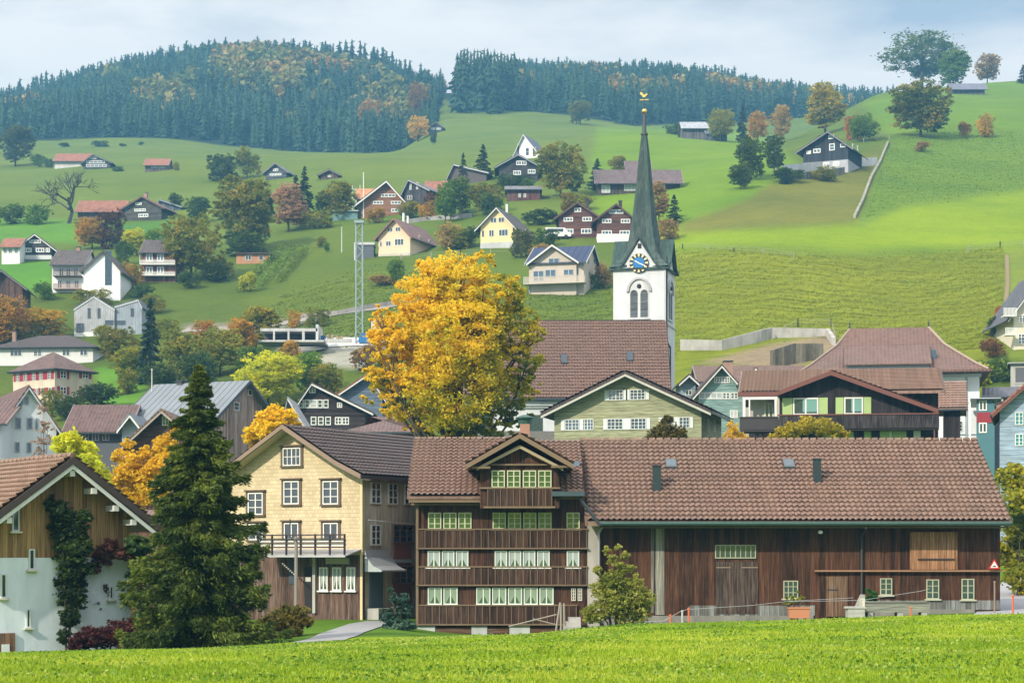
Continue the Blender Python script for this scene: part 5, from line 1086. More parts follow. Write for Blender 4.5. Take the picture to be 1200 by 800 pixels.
for z_ in (222,228,234,240): b.box(f.X(404),f.X(422),-.06,.06,f.Z(z_)-.06,f.Z(z_)+.06)
b.build('tubes', plain((.6,.6,.6)), f.root)
f = Frame('green_shed', 405, 258, None, 0, 'low green grey flat roofed shed left of the reddish chalet', 'shed')
MB().box(f.X(390),f.X(419),0,5,-1.5,f.Z(248)).build('wall', plain((.14,.24,.25)), f.root); MB().box(f.X(389),f.X(420),-.4,5.2,f.Z(248)+.01,f.Z(246.5)).build('roof', plain((.35,.40,.43)), f.root)
f = Frame('glasshouse', 430, 303, None, 0, 'grey framed garden shelter beside the peach house', 'shed')
MB().box(f.X(416),f.X(438),0,4,-1,f.Z(287)).build('wall', plain((.10,.11,.13)), f.root); MB().box(f.X(415),f.X(439),-.2,4.2,f.Z(287)+.01,f.Z(284)).box(f.X(415),f.X(416.5),-.2,-.05,-1,f.Z(287)).build('frame', plain((.5,.5,.5)), f.root)
house('orange_garden_house','flat roofed orange walled garden house with dark window, above the vine rows','house',277,314,309,297,296,6,T_RED,plaster((.50,.26,.15)),0,None,axis='x',over=.4,overf=.3,wins=[(302,6,7,[291],dict(nx=2,ny=1)),(302,6,5,[306],dict(nx=1,ny=1))])
def pole(px_, top, by, r, mat, label, D=None):
    p = at(px_, by, D); h = (by-top)/F*p.y; b = MB().tube([(0,0,-.5),(0,0,h)], r, 6, r*.7).tube([(0,0,h),(0,0,h+.15)], r*1.2, 6); return tag(b.build('pole', mat, loc=p), label, 'pole')
pole(426, 203, 256, .13, WHITE, 'thin white flag pole in front of the reddish chalet'); pole(400.5, 267, 296, .12, plain((.5,.5,.5)), 'thin grey pole in the garden left of the crane mast')
pole(178, 434, 452, .06, plain((.5,.5,.5)), 'slender aerial pole above the seamed metal roof', 166)
pole(164, 300, 330, .12, plain((.45,.45,.45)), 'pale pole at the left corner of the terrace block')
pole(909, 172, 200, .12, plain((.5,.5,.5)), 'grey pole left of the hill chalet')
# planter, trough, posts, sign by the barn
f = Frame('terracotta_planter', 937, 724, 80, 0, 'terracotta planter with straggly green plant before the barn wall', 'planter')
b = MB(); w_ = 12.5*f.s; b.prism([(-w_*.92,0,0),(w_*.92,0,0),(w_,0,f.Z(713)),(-w_,0,f.Z(713))], (0,.4,0)); b.box(-w_-.03,w_+.03,-.03,.43,f.Z(713)+.001,f.Z(712)+.03).build('box', plain((.48,.20,.11)), f.root)
for sx in (-1,1): MB().box(sx*w_*.6-.05,sx*w_*.6+.05,.05,.35,-.12,-.002).build('foot', plain((.3,.13,.08)), f.root)
f = Frame('water_trough', 1051, 722, 79.5, 0, 'long weathered wooden trough on low supports before the barn', 'trough')
MB().box(f.X(1013),f.X(1089),0,.7,f.Z(717),f.Z(704.5)).build('trough', planks((.26,.25,.21),.5,(.2,.22,.17),.5,horiz=True), f.root)
for a_ in (1017,1052,1080): MB().box(f.X(a_),f.X(a_+6.5),.02,.68,-.4,f.Z(717)-.003).build('support', CONC, f.root)
MB().box(f.X(1010.5),f.X(1013.5),-.05,.75,-.3,f.Z(701)).build('end_board', plain((.55,.53,.45)), f.root)
b = MB(); b.prism([(0,0,-.3),(.62,0,-.3),(.62,0,.82),(.50,0,.82)], (0,.5,0)); tag(b.build('loading_ramp', CONC, loc=at(996,720,81)), 'small wedge of grey concrete leaning at the barn wall behind the trough', 'ramp')
tag(MB().box(-.33,.33,-.3,.3,-.4,.33).prism([(-.4,-.34,.331),(.4,-.34,.331),(.36,-.34,.4),(-.36,-.34,.4)], (0,.68,0)).build('stone_block', CONC, loc=at(1002,722,79.2)), 'grey stone block at the left end of the wooden trough', 'block')
OR = plain((.62,.14,.05),.6)
def post(px_, top, by, D, mat, label, r=.035):
    p = at(px_, by, D); h = (by-top)*D/F; b = MB().tube([(0,0,-.4),(0,0,h)], r, 8).lathe([(r*1.4,h-.04),(r*1.5,h-.01),(r*.6,h+.02)], 8); return tag(b.build('post', mat, loc=p), label, 'post')
post(785.5, 720, 730, 78, OR, 'short orange fence post left of the tall orange post by the barn'); post(807, 712, 729, 78, OR, 'tall orange fence post by the dark barn door')
post(799.5, 715, 729, 78.5, plain((.5,.5,.5)), 'short grey stake between the two orange posts'); post(1187, 697, 716, 68, OR, 'orange marker post beside the road at the right edge')
post(1067, 711, 720, 78, OR, 'small orange post in front of the wooden trough', .03)
post(1165.5, 681, 714, 80, plain((.25,.18,.14)), 'thin dark rail post at the right barn corner')
def wire(pts, D, label, r=.007):
    P = [Vector(((a_-600)/F*D, D, (650-b_)/F*D)) for a_, b_ in pts]; o = MB().tube(P, r, 5).build('fence_wire', plain((.45,.47,.5),.4,.5)); tag(o, label, 'wire')
wire([(755,728),(778,727),(799,715),(807,713.5),(880,709),(925,704),(1000,700)], 78.2, 'electric fence wire sagging along the barn front')
wire([(925,704.5),(1010,703),(1080,692),(1090,689)], 79, 'second grey fence wire rising toward the barn windows')
sg = Frame('warning_sign', 1165, 662, 82.9, 0, 'red bordered triangular warning sign on the right barn corner', 'sign')
def tri(r, y, d): return [(-r, y, -r*.62), (r, y, -r*.62), (0, y, r*1.12)]
MB().prism([(p[0],-.03,p[2]) for p in tri(.24,0,0)], (0,.03,0)).build('border', plain((.55,.03,.03),.5), sg.root)
MB().prism([(p[0],-.036,p[2]-.0) for p in tri(.155,0,0)], (0,.005,0)).build('face', plain((.75,.75,.72),.5), sg.root)
MB().box(-.075,.075,-.042,-.037,-.065,-.03).box(-.03,.05,-.042,-.037,-.029,-.008).build('symbol', plain((.02,.02,.02)), sg.root)
c = Frame('parked_van', 654, 280, None, 0, 'small white van parked left of the all brown chalet', 'van')
b = MB(); hl = 2.3; pr = [(-hl,.35),(hl,.35),(hl,1.0),(hl-.5,1.15),(hl-1.1,1.9),(-hl,1.95)]; b.prism([(x_,-.85,z_) for x_, z_ in pr], (0,1.7,0)); vb = b.build('body', plain((.7,.7,.7),.3), c.root)
MB().box(-1.9,.9,-.87,-.852,1.15,1.7).build('side_window', GL, c.root)
for x_ in (-1.4, 1.4):
    for y_ in (-.9, .72): MB().tube([(x_,y_,.33),(x_,y_+.2,.33)], .33, 14).build('wheel', plain((.02,.02,.02)), c.root)
# small field fences on the slope
def fence(pts, label, gap=4.0, h=1.1, dropD=None):
    W = [at(*p) for p in pts]; root = empty('post_fence', W[0], 0, label, 'fence'); b = MB(); r_ = MB(); prev = None; o = W[0]
    for a_, c_ in zip(W[:-1], W[1:]):
        n = max(1, int((c_-a_).length/gap))
        for k in range(n+1):
            p = a_.lerp(c_, k/n); q = Vector((p.x-o.x, p.y-o.y, float(tz(p.x,p.y))-o.z)); MB().box(q.x-.07,q.x+.07,q.y-.07,q.y+.07,q.z-.4,q.z+h).build('post', plain((.30,.27,.22)), root)
            if prev is not None: 
                for hz in (.5,.95): r_.tube([prev+Vector((0,0,hz)), q+Vector((0,0,hz))], .02, 4)
            prev = q
    r_.build('wires', plain((.3,.3,.3)), root)
fence([(1134,296),(1172,291),(1200,289)], 'row of wooden fence posts on the lip of the right hand slope')
fence([(905,398),(935,383),(974,383),(978,396)], 'pale rail fence above the grey retaining wall')
fence([(1012,167),(1042,163)], 'short pale fence right of the hill chalet', 3)
fence([(470,305),(540,300),(610,297)], 'thin garden fence below the peach house', 5)
fence([(775,296),(800,292),(860,296),(930,303)], 'low fence line along the terrace edge right of the spire', 5, .8)
# ------------------------------------------------------------------ vegetation
def leafquads(P, size, rng, up=.0, aspect=.62):
    n = len(P); a = rng.normal(size=(n,3)); a[:,2] *= .6; a /= np.linalg.norm(a,axis=1)[:,None]
    b = rng.normal(size=(n,3)); b[:,2] += up; b -= (b*a).sum(1)[:,None]*a; b /= np.linalg.norm(b,axis=1)[:,None]
    s = (size*(.6+.8*rng.random(n)))[:,None] if np.ndim(size) == 0 else size[:,None]
    a = a*s; b = b*s*aspect
    V = np.stack([P-a*.5, P+b*.5, P+a*.5, P-b*.5], 1).reshape(-1,3); return V, np.arange(4*n).reshape(n,4)
def crown_points(blobs, n, rng, clump=.24, per=26, shell=.55):
    vol = np.array([b[3]*b[4]*b[5] for b in blobs])**(2/3); vol /= vol.sum(); out = []
    for b, f_ in zip(blobs, vol):
        m = max(4, int(n*f_/per)); d = rng.normal(size=(m,3)); d /= np.linalg.norm(d,axis=1)[:,None]
        r = shell+(1-shell)*rng.random(m)**.6; C0 = np.array(b[:3])+d*r[:,None]*np.array(b[3:6])
        cr = clump*min(b[3:6])*(.6+.8*rng.random(m)); k = np.repeat(np.arange(m), per)
        q = rng.normal(size=(len(k),3))*.55; q[:,2] *= .6; out.append(C0[k]+q*cr[k][:,None])
    return np.concatenate(out)
def trunk_mesh(H, r, limbs, rng, mat, blobs, h0=.3):
    b = MB(); p = [(0,0,-.6),(0,0,H*.2),(rng.normal()*.02*H,rng.normal()*.02*H,H*.5),(0,0,H*.86)]; b.tube(p, r, 8, r*.2)
    for k in range(limbs):
        bl = blobs[k % len(blobs)]; z = H*(h0+.35*rng.random()); d = rng.normal(size=3); d /= np.linalg.norm(d)
        e = np.array(bl[:3])+d*np.array(bl[3:6])*.75; e[2] = max(e[2], z+.05*H); mid = (e*.5+np.array([0,0,z])*.5)+np.array([0,0,-.03*H]); b.tube([(0,0,z),tuple(mid),tuple(e)], r*.42, 5, r*.08)
        for _ in range(3):
            d = rng.normal(size=3); d /= np.linalg.norm(d); e2 = np.array(bl[:3])+d*np.array(bl[3:6])*.95; b.tube([tuple(mid*.4+e*.6), tuple(e2)], r*.16, 4, r*.04)
    return b.mesh('trunk', mat, True)
PROTO = {}
def make_proto(key, H, blobs, n, leaf, seed, limbs=8, r=.22, h0=.25, clump=.24, shell=.55, per=26, low=0.0):
    rng = np.random.default_rng(seed); P = crown_points(blobs, n, rng, clump, per, shell); P = P[P[:,2] > low]; V, Fc = leafquads(P, leaf, rng)
    PROTO[key] = (H, max(b[0]+b[3] for b in blobs)-min(b[0]-b[3] for b in blobs), np_mesh('crown', V, Fc, bark()), trunk_mesh(H, r, limbs, rng, bark(), blobs, h0))
def rblobs(seed, H, Wd, z0, n, sz=.42):
    rng = np.random.default_rng(seed); out = [(0,0,(z0+H)/2,Wd*.36,Wd*.36,(H-z0)*.42)]
    for k in range(n):
        a_ = rng.random()*2*pi; t_ = rng.random(); zz = z0+(H-z0)*(.15+.7*t_); rad = Wd*.5*math.sqrt(max(.05, 1-((zz-(z0+H)/2)/((H-z0)/2))**2)); q = sz*Wd*.5*(.7+.5*rng.random())
        out.append(((rad-q*.8)*cos(a_), (rad-q*.8)*sin(a_), min(zz, H-q*.7), q, q, q*.8))
    return out
make_proto('round1', 10, rblobs(1,10,9,.9,20,.46), 13000, .36, 1)
make_proto('round2', 10, rblobs(2,10,8,.8,18,.46), 12000, .36, 2)
make_proto('tall', 12, rblobs(3,12,6,.9,20,.55), 12000, .34, 3)
make_proto('bush1', 4, rblobs(4,4,5,.1,14), 8000, .22, 4, limbs=5, r=.1, h0=.05)
make_proto('bush2', 4, rblobs(5,4,5.5,.0,12), 8000, .22, 5, limbs=5, r=.1, h0=.05)
make_proto('loose', 10, rblobs(6,10,9,2.0,22,.36), 8000, .34, 6, limbs=18, clump=.42, r=.26)
def bare_mesh(seed, H=13):
    rng = np.random.default_rng(seed); b = MB()
    def grow(p, d, l, r, lv):
        e = p+d*l; b.tube([tuple(p), tuple((p+e)/2+rng.normal(size=3)*.04*l), tuple(e)], r, 5 if lv < 2 else 3, r*.55)
        if lv >= 4: return
        for _ in range(4 if lv < 3 else 4):
            nd = d+rng.normal(size=3)*.62; nd[2] += .12; nd /= np.linalg.norm(nd); grow(p+d*l*(.5+.5*rng.random()), nd, l*.66, r*.55, lv+1)
    grow(np.array([0,0,-.4]), np.array([0,0,1.]), H*.36, .3, 0); return b.mesh('branches', bark((.05,.045,.045)))
PROTO['bare'] = (10, 9, None, bare_mesh(3))
def spruce_arrays(H, Rd, nb, per, leaf, seed, droop=.35, z0=.04, ragged=.25, wid=1.0):
    rng = np.random.default_rng(seed); out = []
    t = np.sort(rng.random(nb)); z = H*(z0+(1-z0)*t**.92)
    rad = Rd*(1-z/H)**.8*(1-ragged+2*ragged*rng.random(nb))*(.75+.25*np.minimum(1, (z/H)/.12)); rad = np.maximum(rad, .1); an = rng.random(nb)*2*pi
    for i in range(nb):
        dr = droop*rng.uniform(.4,1.7); zo = rng.normal()*.012*H
        m = max(5, int(per*(.3+.9*rad[i]/Rd))); u = (.12+.88*rng.random(m)**.7); lat = rng.normal(size=m)*.13*rad[i]*(1.15-u)*wid+rng.normal(size=m)*.04
        r = u*rad[i]; zz = z[i]+zo-dr*rad[i]*u**1.5+.16*rad[i]*u**5-np.abs(rng.normal(size=m))*.07*rad[i]; c_, s_ = cos(an[i]), sin(an[i])
        out.append(np.stack([r*c_-lat*s_, r*s_+lat*c_, zz], 1))
    P = np.concatenate(out); P = P[P[:,2] > .05]; n = len(P)
    a = P.copy(); a[:,2] = 0; a /= np.maximum(1e-3, np.linalg.norm(a,axis=1))[:,None]; a += rng.normal(size=(n,3))*.45; a[:,2] -= .35; a /= np.linalg.norm(a,axis=1)[:,None]
    b = rng.normal(size=(n,3)); b -= (b*a).sum(1)[:,None]*a; b /= np.linalg.norm(b,axis=1)[:,None]; s = (leaf*(.6+.8*rng.random(n)))[:,None]
    V = np.stack([P-a*s*.5, P+b*s*.17, P+a*s*.6, P-b*s*.17], 1).reshape(-1,3); return V, np.arange(4*n).reshape(n,4)
def spruce_proto(key, H, Rd, nb, per, leaf, seed, **k):
    V, Fc = spruce_arrays(H, Rd, nb, per, leaf, seed, **k); PROTO[key] = (H, 2*Rd, np_mesh('crown', V, Fc, bark()), MB().tube([(0,0,-.6),(0,0,H*.97)], .2, 7, .03).mesh('trunk', bark((.08,.06,.05)), True))
spruce_proto('spruce', 12, 3.0, 170, 44, .5, 11); spruce_proto('spruce2', 12, 2.6, 150, 44, .5, 12, ragged=.35); spruce_proto('column_spruce', 12, 2.4, 200, 44, .45, 13, ragged=.15, droop=.5)

L_YEL = leaves(((0.135,0.162,0.018),(0.567,0.405,0.024),(0.837,0.513,0.024),(0.891,0.405,0.024)), .3); L_ORG = leaves(((0.810,0.486,0.024),(0.900,0.675,0.030),(0.900,0.459,0.024)), .5)
L_OLV = leaves(((0.121,0.173,0.020),(0.243,0.264,0.029),(0.486,0.345,0.043)), .3); L_GRN = leaves(((0.071,0.143,0.020),(0.143,0.254,0.029),(0.283,0.345,0.035)), .4)
L_LIME = leaves(((0.364,0.426,0.026),(0.608,0.648,0.032),(0.900,0.810,0.036)), .4); L_DRK = leaves(((0.045,0.086,0.023),(0.081,0.143,0.032),(0.143,0.192,0.036)), .4)
L_AUT = leaves(((0.181,0.203,0.029),(0.526,0.324,0.041),(0.900,0.446,0.043)), .35); L_RED = leaves(((0.203,0.081,0.029),(0.507,0.162,0.043),(0.708,0.264,0.059)), .5)
L_TAN = leaves(((0.203,0.143,0.043),(0.405,0.264,0.088),(0.608,0.386,0.116)), .5); L_SPR = leaves(((.018,.038,.018),(.030,.060,.024),(.06,.095,.028)), .35, .2); L_BLU = leaves(((.02,.048,.032),(.04,.085,.055),(.07,.12,.07)), .4, .2)
L_SPRN = leaves(((.032,.068,.013),(.08,.135,.020),(.22,.28,.034)), .9, .35); L_PK = leaves(((.40,.26,.20),(.55,.40,.32)), .5)
tcount = [0]
def tree(kind, name, label, px_, top, base, w_, leafm, D=None, cat='tree', group=None, trunkm=None):
    p = at(px_, base) if D is None else ground(px_, D)
    zt = (650-top)/F*p.y; H0, W0, cr_, tr_ = PROTO[kind]; h = max(.3, zt-p.z); k = w_*1.2/F*p.y/W0; tcount[0] += 1
    root = empty(name, p, (tcount[0]*2.39) % 6.28, label, cat, group)
    for nm, me, mt in (('crown', cr_, leafm), ('trunk' if kind != 'bare' else 'branches', tr_, trunkm)):
        if me is None: continue
        o = bpy.data.objects.new(nm, me); col.objects.link(o); o.parent = root
        if mt is not None: o.material_slots[0].link = 'OBJECT'; o.material_slots[0].material = mt
    root.scale = (k, k, h/H0); return root
# the great yellow maple
rng = np.random.default_rng(7); D = 122; s = D/F; p = ground(533, D); base = p
bl = [(533,400,0,60,1),(470,390,0,38,.8),(600,385,0,36,.8),(533,345,0,52,.9),(500,350,8,40,.8),(575,350,-8,38,.8),(460,435,5,34,.8),(455,405,-10,30,.8),(605,425,0,32,.8),(480,465,0,34,.8),(590,465,0,34,.7),(535,450,-20,62,.9),(535,325,0,30,.7),(515,490,5,34,.7),(575,495,-8,30,.7),(440,440,0,16,.8),(625,390,4,15,.8),(436,415,6,12,.8),(448,370,-12,14,.8),(500,312,4,14,.8),(566,308,-6,16,.8),(600,335,6,16,.8),(632,425,0,11,.8),(432,465,4,11,.8),(610,490,6,15,.8),(545,510,-14,16,.7),(480,500,4,12,.7),(620,455,0,16,.7),(455,480,-10,14,.8),(540,400,-40,50,.9),(545,400,40,50,.9)]
bl = [((a_-533)*s, d_*s, (650-b_)*s-p.z, r_*s, r_*s, r_*s*q_) for a_, b_, d_, r_, q_ in bl]
P = crown_points(bl, 135000, rng, .155, 58, .50); V, Fc = leafquads(P, .175, rng); root = empty('maple_tree', p, 0, 'huge golden yellow maple standing before the church', 'tree')
mm = bpy.data.materials.new('maple_leaves'); mm.use_nodes = True; nt = mm.node_tree; nt.nodes.clear()
g = NN(nt,'ShaderNodeNewGeometry'); tcn = NN(nt,'ShaderNodeTexCoord'); sx = NN(nt,'ShaderNodeSeparateXYZ',Vector=tcn.outputs['Object']); nn_ = NN(nt,'ShaderNodeTexNoise',Vector=tcn.outputs['Object'],Scale=.5,Detail=3.0)
q = mth(nt,'ADD', mth(nt,'MULTIPLY', sx.outputs[0], -.055), mth(nt,'MULTIPLY', mth(nt,'SUBTRACT', sx.outputs[2], 9.0), .036))
q = mth(nt,'ADD', q, mth(nt,'ADD', mth(nt,'MULTIPLY', mth(nt,'SUBTRACT', nn_.outputs[0], .5), 2.0), mth(nt,'MULTIPLY', g.outputs['Random Per Island'], .38)))
q = mth(nt,'ADD', q, .27)
c_ = ramp(nt, q, [(0,(.09,.13,.010)),(.22,(.22,.24,.010)),(.42,(.50,.43,.012)),(.66,(.84,.63,.02)),(1.0,(.90,.58,.02))])
d_ = NN(nt,'ShaderNodeBsdfPrincipled',Roughness=.6); nt.links.new(c_, d_.inputs['Base Color']); tr_ = NN(nt,'ShaderNodeBsdfTranslucent',Color=c_); ms = NN(nt,'ShaderNodeMixShader',Fac=.5); nt.links.new(d_.outputs[0], ms.inputs[1]); nt.links.new(tr_.outputs[0], ms.inputs[2]); NN(nt,'ShaderNodeOutputMaterial',Surface=ms.outputs[0])
put('crown', np_mesh('crown', V, Fc, mm), None, root); put('trunk', trunk_mesh(14, .42, 20, rng, bark((.07,.055,.045)), bl, .25), None, root)
# near spruce
D = 66; s = D/F; p = ground(233, D); H = (650-428)*s-p.z
V, Fc = spruce_arrays(H, 2.65, 430, 600, .16, 21, droop=.38, z0=.05, ragged=.38, wid=1.25); root = empty('spruce', p, 0, 'tall dark green spruce in front of the cream yellow house', 'tree')
put('crown', np_mesh('crown', V, Fc, L_SPRN), None, root); MB().tube([(0,0,-.8),(0,0,H*.96)], .17, 10, .02).build('trunk', bark((.10,.075,.06)), root)
rng = np.random.default_rng(31)
def cloud(name, label, cat, pts, n, leaf, mat, D, depth, seed, stems=None, anchor=None, group=None):
    # irregular shrub: pts = (px, py, r px); a real volume 'depth' metres deep
    rng = np.random.default_rng(seed); s = D/F; a0 = anchor or (sum(q[0] for q in pts)/len(pts)); p = ground(a0, D)
    bl = [((a_-a0)*s, rng.normal()*depth*.12, (650-b_)*s-p.z, r_*s, depth*.5*min(1, r_*s*2/depth+.3), r_*s) for a_, b_, r_ in pts]
    P = crown_points(bl, n, rng, .3, 16, .35); P = P[P[:,2] > .02]; V, Fc = leafquads(P, leaf, rng); root = empty(name, p, 0, label, cat, group)
    put('foliage', np_mesh('foliage', V, Fc, mat), None, root); b = MB(); 
    for q in bl[:stems or 8]: b.tube([(q[0]*.25,0,-.4),(q[0]*.5,q[1]*.5,q[2]*.45),(q[0],q[1],max(.1,q[2]))], .05, 5, .012)
    b.build('stems', bark(), root); return root
cloud('orange_tree','bright orange yellow small tree behind the left barn house roof','tree',[(140,560,10),(150,575,16),(165,560,14),(172,530,8),(190,545,14),(196,515,8),(200,560,16),(180,575,18),(160,590,14),(205,530,10),(152,520,6),(145,590,10),(140,535,9),(160,540,12),(175,555,12),(185,520,10),(200,535,12),(150,555,14),(205,505,6)],15000,.19,L_ORG,108,3.5,41)
cloud('yellow_green_tree','yellow green leafy tree behind the ridge of the left barn house','tree',[(72,522,12),(88,515,12),(82,535,16),(100,530,14),(110,545,14),(95,555,18),(115,560,14),(75,545,12),(118,575,10)],6000,.22,L_LIME,100,3.5,42)
cloud('apricot_tree','orange yellow tree top left of the cream yellow gable','tree',[(300,505,12),(312,492,12),(325,487,12),(338,490,10),(318,508,14),(300,520,10),(345,500,9),(292,512,8)],5200,.24,L_ORG,118,4,43)
cloud('pale_birch','sparse pale pinkish birch in front of the white gabled house','tree',[(50,480,8),(48,500,9),(52,515,9),(44,520,8),(55,498,7),(46,535,10)],900,.16,L_PK,128,2,44)
cloud('young_willow','airy yellow green shrub between farmhouse and barn','shrub',[(700,715,14),(720,700,18),(722,680,13),(735,715,20),(745,695,14),(718,655,7),(733,650,6),(705,690,12),(700,668,6),(750,715,14),(737,665,6),(690,720,9),(712,645,5),(728,665,9),(742,680,9),(710,680,9),(758,700,9),(725,640,4)],11000,.13,leaves(((.20,.24,.03),(.36,.38,.07),(.55,.52,.14)), .6),79,2.6,45,12)
cloud('dark_shrub','dark green conifer shrub at the left corner of the farmhouse','shrub',[(464,735,14),(470,715,11),(462,700,6),(455,722,9),(480,735,9),(474,700,5),(458,690,3)],4200,.16,L_BLU,79,2,46)
cloud('golden_bush','low olive and golden bush below the utility pole','shrub',[(335,724,16),(350,720,12),(320,732,14),(345,733,12),(300,738,12),(360,728,7)],5200,.16,leaves(((.06,.07,.015),(.16,.13,.02),(.26,.18,.03)), .8),74,2.4,47)
cloud('ivy','dark ivy clinging to the left barn house wall','climbing plant',[(72,600,14),(82,620,22),(85,645,22),(80,672,20),(84,700,16),(82,722,12),(65,615,9),(100,605,8),(98,640,10),(102,665,8),(60,590,8),(95,690,8),(76,745,8)],11000,.14,leaves(((.015,.03,.012),(.035,.06,.014),(.09,.13,.02)),.6),68.6,.8,48,3,80)
cloud('red_creeper','dull purple red creeper under the left barn house eave','climbing plant',[(72,577,5),(88,575,5),(120,650,12),(130,640,9),(145,650,9),(110,665,8)],2600,.15,leaves(((.06,.02,.02),(.14,.04,.03),(.18,.09,.05)), .8),69.6,.9,49,1,110)
cloud('brown_creeper','dry brown creeper veiling the white wall left of the spruce','climbing plant',[(108,680,14),(112,705,12),(125,690,9),(100,730,9)],1500,.12,leaves(((.10,.07,.05),(.18,.13,.10)), .8),70.0,.8,50,1,112)
cloud('barberry','dark crimson bush at the foot of the left barn house','shrub',[(95,752,12),(105,745,12),(118,748,13),(135,742,15),(150,745,14),(160,735,12),(90,758,8)],6000,.13,leaves(((.03,.010,.012),(.09,.022,.025),(.15,.05,.04)), .8),67.5,1.6,51)
cloud('dark_undergrowth','dark undergrowth between the crimson bush and the spruce','shrub',[(160,640,13),(166,662,12),(172,640,9),(170,730,16),(165,700,12),(180,748,14),(160,672,9),(150,700,8)],7000,.16,L_DRK,70,1.8,52)
cloud('planter_plant','straggly plant growing in the terracotta planter','plant',[(922,706,3.5),(930,704,4),(937,703,4),(929,698,3),(940,699,2.5),(922,699,2.5),(935,694,2)],900,.085,L_OLV,80.2,.5,53,6)
cloud('trough_fern','bright green fern at the left end of the wooden trough','plant',[(1018,700,4),(1024,696,4),(1018,692,3),(1027,702,3)],900,.10,leaves(((.03,.10,.02),(.06,.18,.03)), .8),80.5,.6,54,5)
cloud('roadside_tree','golden green tree behind the right end of the barn','tree',[(1190,560,16),(1185,590,18),(1196,620,20),(1200,650,22),(1188,675,16),(1205,580,20),(1180,640,10),(1210,690,18),(1190,548,8)],9000,.24,leaves(((.08,.11,.012),(.22,.22,.015),(.55,.42,.02)), .35),101,5,55)
cloud('yellow_shrub','feathery yellow shrub in front of the dark chalet','shrub',[(915,508,8),(930,503,10),(948,498,11),(965,500,11),(980,504,9),(992,510,7),(905,514,7)],5200,.16,leaves(((.20,.18,.02),(.42,.33,.03),(.55,.36,.03)), .8),118,2.5,56)
cloud('orange_shrub','small orange shrub between the green house and the dark chalet','shrub',[(858,500,7),(856,512,8),(864,508,6),(872,512,6)],1800,.16,L_ORG,140,2,57)
cloud('olive_shrub','rounded olive shrub before the green house windows','shrub',[(780,500,11),(768,510,10),(793,510,10),(780,515,12),(781,492,6),(800,516,6),(762,516,6)],4800,.17,leaves(((.07,.075,.015),(.14,.12,.02),(.24,.17,.03)), .8),120,2.6,58)
rng = np.random.default_rng(77); cl = rng.random((420,2)); n = 26000; ci = rng.integers(0, 420, n); D_ = 26+34*cl[ci,0]**1.2+rng.normal(size=n)*.35; X_ = (cl[ci,1]*2-1)*D_*.28+rng.normal(size=n)*.4
V, Fc = leafquads(np.stack([X_, D_, tz(X_,D_)+.02+.05*rng.random(n)], 1), .06, rng, aspect=.8)
tag(put('meadow_weeds', np_mesh('meadow_weeds', V, Fc, leaves(((.05,.12,.01),(.10,.18,.012),(.20,.28,.03),(.36,.36,.09)), .3, .3, 1.0))), kind='stuff')
